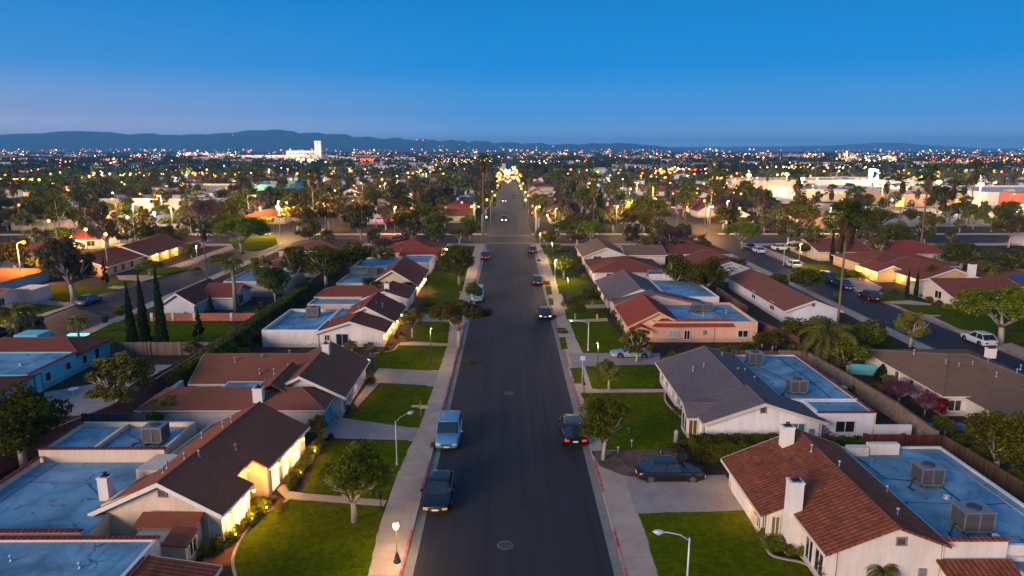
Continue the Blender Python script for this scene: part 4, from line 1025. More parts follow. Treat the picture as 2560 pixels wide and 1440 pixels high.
h.block(-29.2, -28.9, 50.4, 57.5, 2.0)
for x, y, z in ((-22.5, 59.3, 3.3), (-20.2, 59.9, 3.55), (-19.3, 56.6, 3.3), (-22.1, 57.4, 2.6), (-20.2, 55.6, 3.2), (-24.8, 58.9, 3.2)): h.vent(x, y, z, .42)
h.lamp(-13.8, 63.3, 2.0, 120); h.lamp(-13.8, 58.2, 1.9, 90); h.finish()
# white flat-roofed house with AC and lit porch
h = House('house', 'white house with blue flat rear roof and brown gable, warm lamps by its front door', 'house', (-19, 80), 'D9D4CC', roofm=BRR)
h.flat(-27.9, -21.6, 74.1, 84.4, 1.75, .38, cop=''); h.flat(-21.6, -18.5, 78.5, 85.2, 2.0, .1, cop='')
h.gable(-21.6, -14.3, 74.2, 79.6, 1.95, 3.1, 'y', over=.4); h.gable(-20.4, -14.0, 79.0, 86.8, 2.0, 3.7, 'y', over=.4)
h.win('S', 74.2, -20.9, -20.4, .9, 1.5); h.win('S', 74.2, -19.6, -18.3, .3, 1.6, frame='9FB4C0'); 
for y0, y1 in ((75.0, 76.2), (77.3, 78.3), (80.6, 81.8), (83.3, 84.6)): h.win('E', -14.3 if y0 < 79 else -14.0, y0, y1, .6, 1.7, lit=WARM)
for y, p in ((74.6, 150), (76.8, 150), (79.3, 170), (82.5, 150)): h.lamp(-13.6, y, 1.75, p, r=.14)
for x, y in ((-16.5, 82), (-15.6, 81.2), (-18.2, 79.8)): h.vent(x, y, 3.1, .4)
h.finish(); ac_unit(-24.3, 82.0, 1.77, 'grey air conditioner at the back of the blue flat roof on the white lamp-lit house', 1.5, 1.2, 1.0)
h = House('house', 'low beige house with long rust-brown roof strip and white chimney, fifth on the left', 'house', (-20, 93), 'CDB598', roofm=BRR)
h.flat(-26.8, -19.5, 87.9, 92.0, 1.75, .2, cop=''); h.hip(-27, -17, 93, 98, 1.9, 2.9, 'x', .3); h.finish()
h = House('house', 'small white gable-fronted house with rust roof and white chimney behind the umbrella tree', 'house', (-17, 93.5), 'DAD4CE', roofm=BRR)
h.gable(-20.3, -14.2, 91.6, 98.6, 1.9, 2.9, 'y', over=.3); h.chimney(-17.2, 93.3, 2.5, 3.7, .65, .6); h.win('S', 91.6, -15.4, -14.8, .5, 1.3); h.win('S', 91.6, -17.9, -17.6, .8, 1.3); h.door('E', -14.2, 95, 97.6, 1.8, 'D0C8BA', 'garage_door', 4); h.finish()
h = House('house', 'brown pyramid-gabled house with glowing front corner and blue flat roof behind', 'house', (-19, 107), 'C9B497', roofm=BRR)
h.gable(-21.4, -14.2, 101.5, 114.5, 1.9, 4.1, 'y', over=.4); h.flat(-26.6, -21.4, 102.5, 111, 1.75, .15, cop=''); h.flat(-26.4, -20.4, 111, 112, 2.5, .2, cop='')
for y in (102.2, 104.6, 106.8): h.lamp(-13.5, y, 1.6, 220, r=.2); h.win('E', -14.2, y + .3, y + 1.5, .4, 1.6, lit=WARM2)
h.finish(); ac_unit(-22.4, 110.2, 1.76, 'small air conditioner against the beige parapet, sixth roof on the left', 1.5, 1.2, 1.2)
h = House('house', 'pale blue flat-roofed house behind the brown pyramid-gabled one', 'house', (-20, 122), 'CFCBC4', roofm=BRR)
h.flat(-27.5, -19.5, 117.5, 127, 1.8, .2, cop=''); h.flat(-19.5, -14.2, 119, 128, 2.2, .15, cop=''); h.win('S', 119, -18, -16.8); h.finish()
h = House('house', 'wide red-roofed house with lit porch just before the cross street, left side', 'house', (-18, 139), 'C7A888', roofm=RED)
h.hip(-26, -13.8, 133, 147, 2.0, 4.0, 'x', .4); h.gable(-21, -13.6, 130.5, 136, 1.9, 2.9, 'x', over=.3)
for y in (131.5, 134.5, 139.5): h.lamp(-13.0, y, 1.7, 260, r=.2)
h.win('E', -13.6, 131.8, 133.6, .4, 1.7, lit=WARM2); h.finish()
# ================================================================ near houses, east side
h = House('house', 'terracotta-tiled white house with two white chimneys, nearest on the right', 'house', (19, 36), 'D9CFC0', roofm=TER, trim='D9C8A8', coping='9A4A38')
sl = .42
h.gable(14.3, 21.3, 34.7, 41.6, (2.12, 2.95), 3.95, 'y', over=(.5, .12), xr=18.7, eo=(0, .3), fascia='b')
h.gable(15.7, 21.3, 30.4, 34.7, (2.68, 2.95), 3.95, 'y', over=(.45, .12), xr=18.7, eo=(.35, .0), fascia='')
h.flat(21.3, 28.7, 30.9, 42.6, 2.35, .12, cop=''); h.w.box(21.3, 24.5, 30.5, 30.75, .05, 2.95); h.cp.box(21.2, 24.6, 30.45, 30.8, 2.95, 3.03); h.w.box(24.25, 24.5, 30.75, 31.3, .05, 2.9)
h.flat(24.5, 29.2, 24.0, 30.88, 1.7, .2, cop=''); h.w.box(21.6, 24.2, 26.5, 30.4, .05, 1.5); h.slab([(20.9, 28.6, 1.65), (24.6, 28.6, 1.65), (24.6, 30.3, 2.1), (20.9, 30.3, 2.1)])
h.chimney(17.5, 40.7, 3.0, 4.75, .72, .6); h.chimney(15.35, 34.2, .1, 4.35, .72, .66)
h.door('W', 14.3, 37.4, 40.9, 1.98, 'DDD6C8', 'garage_door', 4)
h.win('W', 14.3, 34.95, 35.5, .5, 1.9, pane=emit('8E7038', .5)); h.win('W', 14.3, 35.8, 36.3, .4, 1.95); h.door('W', 14.3, 36.55, 37.1, 1.95, 'C9B890')
h.win('S', 34.7, 14.45, 14.85, .5, 1.9, pane=emit('8E7038', .5)); h.win('W', 15.7, 31.0, 31.9, .6, 2.1); h.win('W', 15.7, 32.2, 33.0, .6, 2.1)
h.gvent('S', 30.4, 19.1, 3.05); h.lamp(14.0, 37.2, 1.85, 80); h.lamp(14.0, 41.3, 1.95, 30)
h.w.box(21.9, 23.2, 41.3, 41.8, 2.3, 2.95); h.w.box(23.3, 25.3, 41.5, 41.9, 2.3, 3.1)
for x, y, z in ((18.3, 38.9, 3.8), (18.9, 36.6, 3.85), (19.7, 31.9, 3.5), (21.0, 35.2, 3.0)): h.vent(x, y, z, .4)
h.conduit([(25.4, 37.2), (25.4, 33.4), (24.9, 33.2)], 2.36); h.conduit([(22.4, 41), (22.6, 38.2), (24, 37.9)], 2.36, .025, '2A2C30'); h.conduit([(27.9, 42), (27.9, 31.5)], 2.36, .04, '8FA0A8'); h.conduit([(21.9, 35.4), (26.5, 35.1), (27.8, 35.2)], 2.36, .02)
h.pipe('S', 30.4, 21.1, 2.8); h.pipe('S', 30.4, 15.95, 2.5); h.meter('S', 30.4, 20.3); h.meter('W', 14.3, 36.45)
h.vent(24.9, 35.9, 2.36, .12, .12); h.vent(22.6, 39.8, 2.36, .5, .02)
h.finish()
ac_unit(24.75, 37.6, 2.36, 'square grey air conditioner in the middle of the large blue flat roof, right foreground', 1.35, 1.2, 1.05)
ac_unit(24.1, 32.6, 2.36, 'wide air conditioner with black hoses beside the white parapet, lower right', 1.6, 1.2, 1.1)
h = House('house', 'white house with slate-grey gable roof and long teal-blue flat roof behind', 'house', (18.5, 54), 'D8D6D6', roofm=GR, trim='C9B8A4', coping='8A4440')
h.gable(14.6, 23.2, 47.9, 51.6, 2.1, 3.55, 'y', over=(.4, .35), xr=18.7, eo=(.35, 0), fascia='a')
h.gable(14.2, 21.2, 51.6, 62.2, (2.1, 2.75), 3.55, 'y', over=(.4, .1), xr=18.4, eo=(0, .3), fascia='b')
h.gable(13.5, 17.5, 49.2, 51.0, 2.1, 2.65, 'x', over=.35, eo=.2, fascia='a')
h.flat(21.2, 27.6, 51.4, 63.4, 2.35, .1, cop='E'); h.flat(23.2, 27.6, 48.6, 51.4, 2.3, .1, cop='SE')
h.win('S', 47.9, 20.9, 21.9, .95, 1.85, pane=plain('2E6E74', .2)); h.win('S', 48.6, 24.6, 26.0, .9, 1.75); h.gvent('S', 47.9, 18.7, 2.95, .36, .36)
for a, b_ in ((48.2, 48.9),): h.win('W', 14.6, a, b_, .5, 1.8)
h.win('S', 49.2, 13.6, 14.2, .5, 1.9, pane=emit('7A5A28', .45)); h.win('W', 13.5, 49.4, 50.7, .5, 1.8)
for a, b_ in ((52.2, 53.0), (54.2, 55.2), (56.2, 56.9), (58.6, 59.5), (60.4, 61.4)): h.win('W', 14.2, a, b_, .7, 1.8)
for x, y, z in ((16.0, 57.4, 2.8), (17.0, 57.6, 3.0), (19.6, 56.4, 3.0), (20.3, 56.6, 2.9), (20.5, 54.8, 2.8), (19.4, 60.2, 3.2)): h.vent(x, y, z, .36)
h.conduit([(22.6, 60), (23.6, 57), (24.1, 54.0)], 2.36); h.conduit([(25.6, 62.8), (25.8, 56), (25.6, 51.8)], 2.36, .025, '2A2C30'); h.conduit([(22.2, 53), (23.0, 52.6)], 2.36)
h.pipe('S', 47.9, 22.95, 2.1); h.pipe('S', 48.6, 27.4, 2.2); h.meter('S', 47.9, 22.4, 1.2)
h.block(27.6, 30.3, 48.4, 48.6, 1.5); h.finish()
ac_unit(22.6, 60.8, 2.36, 'grey air conditioner at the far end of the teal flat roof of the slate-roofed house', 1.3, 1.1, 1.0)
ac_unit(23.4, 53.2, 2.36, 'air conditioner at the near end of the teal flat roof beside the slate gable', 1.4, 1.1, 1.0)
h = House('house', 'salmon stucco house with red shingle roof and mansard strip along a flat roof', 'house', (21, 80), 'D6A98A', roofm=RED, trim='C99A7C')
h.gable(13.9, 20.2, 76.6, 86.3, 2.0, 3.6, 'y', over=.35); h.flat(16.4, 28.4, 75.9, 86.0, 2.25, .3, cop='')
h.slab([(16.2, 75.55, 2.15), (25.5, 75.55, 2.15), (25.5, 76.5, 2.75), (17.4, 76.5, 2.8)])
h.w.box(14.4, 16.4, 76.2, 78, .05, 1.9); h.gable(13.9, 15.9, 75.4, 77.4, 1.75, 2.1, 'y', over=.2, fascia='a', walls=False); h.w.box(14.0, 14.25, 75.3, 75.6, .05, 1.75)
h.win('S', 76.2, 14.6, 15.4, .3, 1.5, pane=emit('6E3A1C', .3)); h.win('S', 75.9, 18.2, 19.2, .75, 1.5, pane=plain('A9B0A8', .2)); h.win('S', 75.9, 20.0, 20.6, .5, 1.5); h.win('S', 75.9, 26.2, 27.3, .75, 1.5)
h.win('W', 13.9, 79.5, 80.3, .6, 1.7); h.win('W', 13.9, 82.0, 84.2, .6, 1.7); h.vent(21.6, 78.5, 2.26, .5, .03); h.conduit([(21.4, 84), (22.6, 80), (26, 79.4)], 2.27, .05, '8A8E94'); h.conduit([(25, 84.8), (25.5, 77)], 2.27, .04); h.vent(23.2, 79.6, 2.27, .4); h.vent(26.4, 81.2, 2.27, .3); h.pipe('S', 75.9, 23.4, 2.2, 'C99A7C'); h.meter('S', 75.9, 22.3)
h.finish(); ac_unit(23.8, 82.5, 2.27, 'low rusty air conditioner among pipes on the salmon house roof', 2.4, 1.1, .8)
h = House('house', 'long white house with slate-grey front roof and red-trimmed white gables', 'house', (20, 97), 'DAD2CC', roofm=GR, trim='A05040')
h.gable(14.0, 25.5, 88.2, 90.5, 1.9, 3.3, 'y', over=.2, xr=19, eo=.2, fascia='ab'); h.gable(13.6, 21.5, 90.5, 104, 2.0, 3.6, 'y', over=.35, fascia='b'); h.flat(21.5, 28.5, 90.8, 103.5, 2.1, .15, cop=''); h.flat(21.5, 28.4, 103.5, 104.0, 2.9, .1, cop='')
for y in (91.5, 95, 99): h.win('W', 13.6, y, y + 1.3, .5, 1.8)
h.finish(); ac_unit(22.8, 105.6, 2.2, 'pair-wide grey air conditioner behind the white parapet of the long white house', 2.2, 1.1, .9)
h = House('house', 'low house with broad rust-red hipped roof opposite the lit street lamp', 'house', (19, 119), 'CFC6C2', roofm=BRR)
h.hip(14.0, 26, 111, 124, 2.0, 3.7, 'x', .4); h.flat(24.4, 33, 108, 113, 1.9, .2, cop=''); h.win('W', 14, 113, 115); h.win('S', 111, 16, 18); h.finish()
h = House('house', 'house with curved grey-brown roof and pale side wing before the cross street, right side', 'house', (19, 135), 'CFC2B4', roofm=TAN)
h.gable(14.2, 22.5, 128.5, 142, 2.0, 3.6, 'y', over=.4); h.gable(22.5, 30, 130, 140, 2.0, 3.1, 'x', over=.3); h.win('S', 128.5, 16, 17.4); h.finish()
# ================================================================ houses facing the street on the right
h = House('house', 'big house with flat brown hipped roof dotted with vents, right edge', 'house', (41, 60), 'D3CFC8', roofm=TAN, trim='D6C4AC')
h.hip(36.0, 46.2, 53.6, 66.4, 2.0, 3.5, 'x', .4, hipw=4.6); h.gable(37.8, 46.2, 46.2, 53.6, 1.9, 2.6, 'y', over=.4, eo=(.35, 0), fascia='a')
h.chimney(44.0, 60.0, 3.2, 4.1, .7, .6)
for y in (55.6, 57.9, 60.3, 62.6): h.win('W', 36.0, y, y + .6, .3, 1.7, split=False, pane=plain('5A4A40'))
h.win('W', 37.8, 48.5, 49.7, .7, 1.6); h.win('S', 53.6, 36.4, 37.4, .6, 1.5); h.win('S', 46.2, 40, 41.4, .7, 1.6)
for x, y, z in ((39.0, 58.5, 3.0), (39.8, 57.9, 2.9), (41.2, 58.2, 2.95), (43.0, 58.8, 3.1), (42.0, 56.2, 2.6), (44.2, 56.8, 2.7), (38.2, 62.0, 2.9), (45.1, 57.6, 2.8), (43.6, 54.9, 2.4)): h.vent(x, y, z, .4)
h.finish()
h = House('house', 'long brown-roofed white house with a plain gable end behind the salmon house', 'house', (38.4, 95), 'CFD2D8', roofm=BR)
h.gable(35.0, 41.8, 84.2, 107, 1.95, 3.2, 'y', over=.35); h.gvent('S', 84.2, 38.4, 2.6, .3, .3); h.win('W', 35.0, 88, 89.4); h.win('W', 35.0, 95, 96.4); h.finish()
h = House('house', 'red-roofed house with arched white wall left of the right-hand street', 'house', (36, 119), 'CFD0D6', roofm=BRR)
h.gable(32, 41.5, 112, 126, 2.0, 3.6, 'y', over=.35); h.win('S', 112, 35, 36.4); h.finish()
h = House('house', 'brown house with blue patio cover at the bend of the right-hand street', 'house', (36, 138), 'B9B6BC', roofm=BRR)
h.hip(31, 43, 131, 146, 2.0, 3.5, 'x', .35); h.flat(27, 31, 134, 141, 1.9, .1, cop=''); h.finish()
h = House('house', 'cream house with red roof and shuttered windows beside the big ficus tree', 'house', (67, 98), 'D6C7AE', roofm=BRR)
h.gable(61.6, 72.5, 92.5, 103.0, 1.95, 3.4, 'x', over=.4); h.chimney(72.0, 104.5, 2, 4.4, .9, .8)
for x in (62.6, 64.4, 66.4): h.win('S', 92.5, x, x + .9, .4, 1.7, frame='4A423A')
h.win('W', 61.6, 95, 96.5); h.finish()
h = House('house', 'sprawling red-roofed house with orange-lit arched porch, right side street', 'house', (68, 116), 'C9A878', roofm=BRR)
h.gable(64.5, 74, 104.6, 117, 2.0, 3.7, 'y', over=.4); h.hip(62.5, 78, 117, 130, 2.0, 3.8, 'x', .4); h.gable(61.5, 66, 112, 118, 2.0, 2.9, 'y', over=.3)
for i, y in enumerate((106.5, 110, 112.6, 115.2, 117.8)):
    h.lamp(64.0 if y < 112 else 61.0, y, 1.65, 150, st=10); h.win('W', 64.5 if y < 112 else 61.5, y + .4, y + 1.6, .2, 1.7, lit=('FF9A30', 2.0))
h.slab([(70, 106, 3.0), (74.2, 106, 2.3), (74.2, 112, 2.3), (70, 112, 3.0)]); h.finish()
h = House('house', 'blue-panelled brown house end behind the cream house with shuttered windows', 'house', (77, 110), 'B8B0A8', roofm=BR); h.hip(75, 86, 99, 112, 2, 3.4, 'x', .4)
sp = MB(); 
for k in range(3): sp.poly([(76.5 + 2.6 * k, 99.6, 2.25), (78.8 + 2.6 * k, 99.6, 2.25), (78.8 + 2.6 * k, 103.2, 3.0), (76.5 + 2.6 * k, 103.2, 3.0)])
sp.build('solar_panel', plain('16355E', .15), h.t); h.finish()
h = House('house', 'cream garage-fronted house with brown roof beyond the pair of street cypresses', 'house', (66, 141), 'CDB89A', roofm=BRR)
h.gable(61.5, 72, 134, 148, 2, 3.6, 'x', over=.4); h.door('W', 61.5, 136, 139, 1.9, 'C9B898', 'garage_door', 4); h.lamp(61.0, 142.5, 1.8, 160); h.finish()
h = House('house', 'red shingle house partly behind the tall shaggy fan palm', 'house', (79, 137), 'C3CAD2', roofm=RED); h.hip(73.5, 87, 130, 142, 2.2, 4.0, 'x', .4); h.finish()
# ================================================================ houses facing the street on the left
h = House('house', 'long turquoise-walled house with brown roof and blue flat roof section, far left', 'house', (-47, 62), '6FC3CC', roofm=BRR, trim='7A4038')
h.flat(-54.0, -43.2, 58.4, 65.6, 2.1, .1, cop='E'); h.hip(-54.5, -43.2, 65.6, 71.0, 2.05, 2.9, 'x', .35); h.hip(-55, -43.2, 49.5, 58.4, 2.05, 3.1, 'x', .35)
for y, z0, z1 in ((57.0, .2, 1.6), (60.6, .8, 1.6), (63.6, .9, 1.6), (66.2, .7, 1.5), (68.3, .6, 1.6)): h.win('E', -43.2, y, y + .7, z0, z1, split=False)
h.door('E', -43.2, 59.2, 60.0, 1.8, '8FCAD2'); h.w.box(-52, -49.5, 69.2, 71.4, 2.0, 2.9)
h.vent(-51, 62, 2.1, .5, .05); h.vent(-47.3, 60, 2.1, .15, .12); h.vent(-46, 61.6, 2.1, .12, .1); h.finish()
h = House('house', 'white stone-faced cottage with dark red-brown swooping roof behind the brick wall', 'house', (-42, 93), 'BFC4C6', roofm=BRR)
h.gable(-46.2, -42.0, 88.5, 98.5, 1.95, 3.3, 'y', over=.3); h.gable(-42.5, -38.4, 92.5, 99, 1.95, 3.2, 'x', over=.3); h.win('E', -38.4, 94.5, 96, .4, 1.7); h.finish()
h = House('house', 'low building with pale lit flat roof beyond the red-brown cottage', 'house', (-38, 108), 'C6B6A4', roofm=BR); h.flat(-44, -34.5, 103, 113, 1.9, .2, cop=''); h.block(-42, -36, 101, 103, 1.6); h.finish()
h = House('house', 'blue-walled house under a small brown roof in the dark back gardens, left', 'house', (-37, 121), '9FB3C2', roofm=BR); h.hip(-43, -33, 117, 128, 2.1, 3.4, 'x', .3); h.finish()
h = House('house', 'brown hipped house by the cross street with pale eaves, left of centre', 'house', (-40, 142), 'B8A68E', roofm=BR); h.hip(-46, -33, 135, 149, 2.1, 3.6, 'x', .4); h.finish()
h = House('house', 'small house with orange tile roof, at the left edge beyond the street', 'house', (-74, 93), 'CDC6C8', roofm=tile('B85A30')); h.gable(-82, -69.6, 88, 97.5, 2.0, 3.0, 'x', over=.35); h.win('S', 88, -72, -71); h.win('E', -69.6, 91, 92); h.w.box(-71.5, -68.4, 96, 100, .05, 2.2); h.finish()
h = House('house', 'dark brown hipped house behind the tall grey eucalyptus, far left', 'house', (-84, 108), '8FB8C6', roofm=BR); h.hip(-92, -78, 100, 114, 2.1, 3.6, 'x', .4); h.finish()
h = House('house', 'long brown-roofed house with two bright wall lamps on the far side of the left street', 'house', (-73, 130), 'CFB088', roofm=BRR)
h.gable(-80, -70.2, 117.5, 130, 2.0, 3.6, 'y', over=.4); h.gable(-79, -69.6, 130, 146, 2.0, 3.8, 'y', over=.4)
for y in (119.5, 122, 125): h.win('E', -70.2, y, y + 1.0, .4, 1.8)
for y, p in ((132.5, 240), (136.5, 240), (140.5, 200)): h.lamp(-69.0, y, 1.7, p, r=.2, st=10); h.win('E', -69.6, y + .5, y + 1.6, .2, 1.8, lit=('FF9A30', 2.0))
h.finish()
h = House('house', 'house with blue tarpaulin porch beside the round ficus on the left street', 'house', (-74, 151), 'A9A49E', roofm=BR); h.hip(-82, -69.5, 147.5, 155.5, 2.1, 3.6, 'x', .4)
q = MB(); q.box(-69.4, -66.5, 149, 153, 1.9, 1.96); q.build('awning', plain('1E5AA8', .6), h.t); h.finish()
# ================================================================ walls, fences, hedges
BK = brick('7A5448'); WF = wood('6E5540'); WFR = wood('6A3A2E'); GF = wood('4A4E54'); BB = brick('8E7A66')
wallrun('block_wall', 'long brown block wall running behind the left-hand gardens', 'wall', [(-36.0, 36), (-35.0, 45.5), (-32.4, 52.5), (-31.9, 66), (-31.6, 100), (-31.4, 128)], 1.5, BK, .2, BK)
wallrun('wooden_fence', 'dark grey slatted fence at the rear corner of the flat-roofed annexe, left', 'fence', [(-31.6, 47.6), (-27.0, 47.6)], 2.7, GF, .08, GF, 1)
wallrun('wooden_fence', 'grey board fence around the small yard below the three cypresses', 'fence', [(-42.5, 71.0), (-39.0, 71.2), (-32.4, 71.2)], 1.5, wood('7E6A5C'), .1, None, 1)
wallrun('wooden_fence', 'dark fence sloping down from the cypress yard towards the camera', 'fence', [(-32.3, 71.0), (-32.6, 64), (-33.2, 58.5)], 1.5, GF, .1, None, 1)
wallrun('brick_wall', 'low pinkish brick wall with piers at the head of the green lawn, left', 'wall', [(-46.5, 86.3), (-41, 86.3), (-36.2, 86.3), (-32, 86.6)], 1.05, brick('A8644C'), .2, None, 1, postm=stucco('C2B4A4'))
wallrun('wooden_fence', 'long weathered tan fence behind the right-hand flat roofs', 'fence', [(32.4, 30), (31.9, 39), (31.3, 46.2)], 1.6, WF, .1, None, 1)
wallrun('plank_fence', 'tan plank fence curving behind the slate-roofed house', 'fence', [(31.2, 46.9), (31.5, 52.5), (31.0, 60), (30.3, 67.2), (27.5, 67.4)], 1.6, BB, .12, WF, 1)
wallrun('wooden_fence', 'dark red wooden fence between the terracotta and slate-roofed houses', 'fence', [(25.6, 46.2), (31.2, 46.2)], 1.65, WFR, .1, None, 1)
wallrun('wooden_fence', 'reddish fence closing the far end of the teal-roofed yard', 'fence', [(22.8, 67.6), (27.4, 67.4)], 1.6, wood('7E5648'), .1, None, 1)
wallrun('block_wall', 'red-brown wall running back from the salmon house', 'wall', [(29.2, 86.5), (29.8, 80), (31.6, 72)], 1.6, BK, .18, BK)
wallrun('block_wall', 'low garden wall with rust fence panels beyond the long white house', 'wall', [(22.5, 107.2), (33.5, 107)], 1.7, brick('9A5A48'), .2)
wallrun('wooden_fence', 'grey fence beside the brown vent-dotted roof, right', 'fence', [(32.4, 66.9), (36.2, 66.6)], 1.7, wood('6E6258'), .1, None, 1)
wallrun('block_wall', 'long low boundary wall behind the white and salmon houses, right', 'wall', [(31.4, 88), (31.2, 108), (30.8, 128)], 1.5, BK, .18)
wallrun('garden_wall', 'turquoise painted garden wall at the foot of the brown vent-dotted roof', 'wall', [(33.5, 64.6), (36.0, 64.0)], 1.1, stucco('4FB0C0'), .15)
# ================================================================ trees and shrubs that the photograph shows one by one
T = plantpx
T('bushy', 886, 1306, 1103, 192, 'round green street tree with pale trunk on the near left lawn', dens=2)
T('spread', 1148, 868, 738, 140, 'umbrella-shaped orange-green tree leaning over the left pavement', dens=2)
T('olive', 1030, 845, 770, 70, 'small tree in front of the lamp-lit white house', dens=1)
T('bushy', 1148, 712, 606, 100, 'grey-green tree on the lit lawn before the cross street, left side', dens=2)
T('bushy', 1508, 1150, 985, 128, 'young tree with white trunk beside the parked black car, right pavement', dens=2)
T('olive', 1592, 905, 820, 86, 'thin leafy tree in front of the silver car on the driveway', dens=2)
T('olive', 1522, 975, 897, 66, 'wispy bare-limbed small tree on the bright lawn, right', dens=1)
T('bushy', 1438, 800, 735, 62, 'dark shaggy tree beside the arching lamp, right verge', dens=2)
T('bushy', 1410, 696, 640, 58, 'dark tree under the yellow street lamp, right side', dens=1)
T('bushy', 1480, 770, 715, 50, 'small dark tree by the white house front garden', dens=1)
T('bushy', 60, 1180, 968, 232, 'large dark green tree with white forked trunk at the left edge', dens=2)
T('olive', 300, 1040, 885, 165, 'yellow-green tree behind the brown block wall, left', dens=2)
T('olive', 425, 1068, 985, 115, 'low ochre-green tree against the brown-roofed house wall', dens=2)
T('cypress', 334, 882, 698, 37, 'left-hand and shortest of the three tall cypresses by the lawn', dens=2)
T('cypress', 366, 884, 678, 38, 'middle one of the three tall cypresses by the lawn', dens=2)
T('cypress', 409, 884, 664, 42, 'right-hand and tallest of the three cypresses by the lawn', dens=2)
T('cypress', 528, 790, 735, 26, 'short cypress against the red-brown cottage', dens=1)
T('grey', 184, 757, 590, 138, 'tall grey-leaved eucalyptus with white trunk beside the left street', dens=2)
T('queen', 590, 780, 640, 56, 'shaggy palm with a thick dark trunk behind the cottage', dens=1)
T('queen', 197, 842, 783, 56, 'short golden palm above the turquoise house roof', dens=2)
T('queen', 42, 840, 745, 110, 'orange-lit feather palm at the left edge', dens=2)
T('dome', 606, 632, 541, 114, 'perfectly rounded ficus on the lit corner lawn, left street', dens=2)
T('bare', 512, 585, 487, 100, 'round leafless purple-grey tree left of the rounded ficus', dens=2)
T('spread', 745, 583, 507, 82, 'orange-lit tree standing on the far side of the cross street', dens=1)
T('bushy', 905, 612, 500, 76, 'dark brown tall tree before the pink neon strip', dens=1)
T('bushy', 815, 720, 605, 115, 'big dark green tree in the left back gardens', dens=2)
T('bushy', 690, 760, 658, 84, 'drooping dark tree beside the boundary wall, left', dens=2)
T('olive', 965, 668, 616, 66, 'small tree standing between flat blue roofs, left row', dens=1)
T('bushy', 1010, 590, 525, 70, 'brown-green tree right of the pink neon strip', dens=1)
T('bushy', 1080, 600, 558, 60, 'lit green tree behind the red-roofed corner house', dens=1)
T('bushy', 1175, 600, 548, 54, 'yellow-lit roadside tree at the far left corner of the crossing', dens=1)
T('bushy', 1370, 615, 575, 70, 'dark shrubby tree at the near right corner of the crossing', dens=1)
T('dome', 1427, 600, 546, 76, 'dark rounded tree at the far right corner of the crossing', dens=1)
T('spread', 1580, 575, 515, 100, 'broad tree glowing yellow under a white lamp', dens=2)
T('bare', 1680, 640, 560, 90, 'purple bare tree behind the right-hand back gardens', dens=2)
T('airy', 1620, 643, 588, 70, 'tree with thin white stems in the right back gardens', dens=1)
T('bare', 1820, 550, 485, 108, 'large bare mauve tree beyond the cross street, right', dens=2)
T('dome', 1855, 622, 553, 76, 'dark rounded ficus at the far corner of the right street', dens=2)
T('bushy', 1765, 745, 642, 104, 'big olive-brown tree behind the salmon house', dens=2)
T('bushy', 1690, 735, 630, 74, 'dark green bush-like tree beside the olive-brown one', dens=1)
T('olive', 2010, 640, 592, 90, 'street tree lit bright yellow near the parked cars, right street', dens=2)
T('palm', 2093, 822, 516, 78, 'very tall shaggy fan palm towering left of the right street', dens=2)
T('palm', 2298, 650, 418, 46, 'slender tall fan palm right of the shaggy one', dens=1)
T('palm', 2420, 560, 408, 42, 'tall fan palm in front of the lit shops, far right', dens=1)
T('palm', 2402, 552, 452, 28, 'thin fan palm beside the taller one before the shops', dens=1)
T('palm', 1712, 560, 468, 42, 'fan palm beyond the cross street, right of the yellow tree', dens=1)
T('palm', 1772, 500, 394, 34, 'distant tall fan palm above the car-park lights', dens=1)
T('palm', 1209, 588, 390, 30, 'very tall thin palm rising above the horizon beside the main road', dens=1)
T('palm', 787, 580, 428, 36, 'tall thin palm on the left of the cross street', dens=1)
T('palm', 604, 522, 425, 38, 'tall palm behind the corner street lamp, left', dens=1)
T('palm', 195, 530, 430, 44, 'tall palm among the far trees, left', dens=1)
T('palm', 322, 612, 530, 38, 'thin-trunked palm above the long brown-roofed house', dens=1)
T('palm', 275, 530, 455, 52, 'stout bushy palm far left', dens=1)
T('palm', 518, 700, 560, 34, 'slim palm standing at the kerb of the left street', dens=1)
T('palm', 437, 626, 572, 48, 'palm growing in front of the lit house, left street', dens=1)
T('cypress', 2078, 655, 572, 16, 'left of two slim dark cypresses behind the shaggy palm', dens=1)
T('cypress', 2100, 658, 586, 15, 'right of two slim dark cypresses behind the shaggy palm', dens=1)
T('cypress', 2266, 748, 670, 15, 'left of two pointed cypresses by the orange-lit house', dens=1)
T('cypress', 2288, 750, 671, 16, 'right of two pointed cypresses by the orange-lit house', dens=1)
T('dome', 2500, 858, 712, 190, 'large umbrella ficus with pale branching trunk beside the white parked car', dens=2)
T('bushy', 2490, 1205, 1010, 175, 'big bright green tree at the right edge behind the fence', dens=2)
T('bushy', 2440, 1130, 1060, 80, 'dark low tree left of the big green one, right edge', dens=1)
T('queen', 2065, 912, 790, 150, 'broad feather palm with golden fronds behind the teal-roofed house', dens=2)
T('olive', 2275, 868, 780, 90, 'spiky golden tree at the kerb of the right street', dens=2)
T('olive', 2180, 860, 800, 80, 'smaller spiky tree left of the golden one, right street kerb', dens=1)
T('bushy', 2155, 890, 800, 90, 'dark green tree beside the broad feather palm', dens=1)
T('bushy', 1985, 860, 792, 90, 'round dark tree at the end of the red-brown wall', dens=1)
T('bushy', 2050, 850, 790, 100, 'mid-green tree in front of the long white gable', dens=1)
T('bushy', 1870, 905, 852, 0.1 + 60, 'low tree by the end wall of the salmon house', dens=1)
T('pink', 2245, 1010, 940, 92, 'pink-blossomed small tree in the right back garden', dens=2)
T('pink', 2310, 1040, 975, 76, 'bare mauve small tree next to the red shrub', dens=1)
T('red', 2348, 1045, 990, 56, 'crimson shrub by the back door of the vent-dotted house', dens=1)
T('bushy', 2170, 605, 515, 110, 'dark bushy tree right of the shaggy fan palm', dens=2)
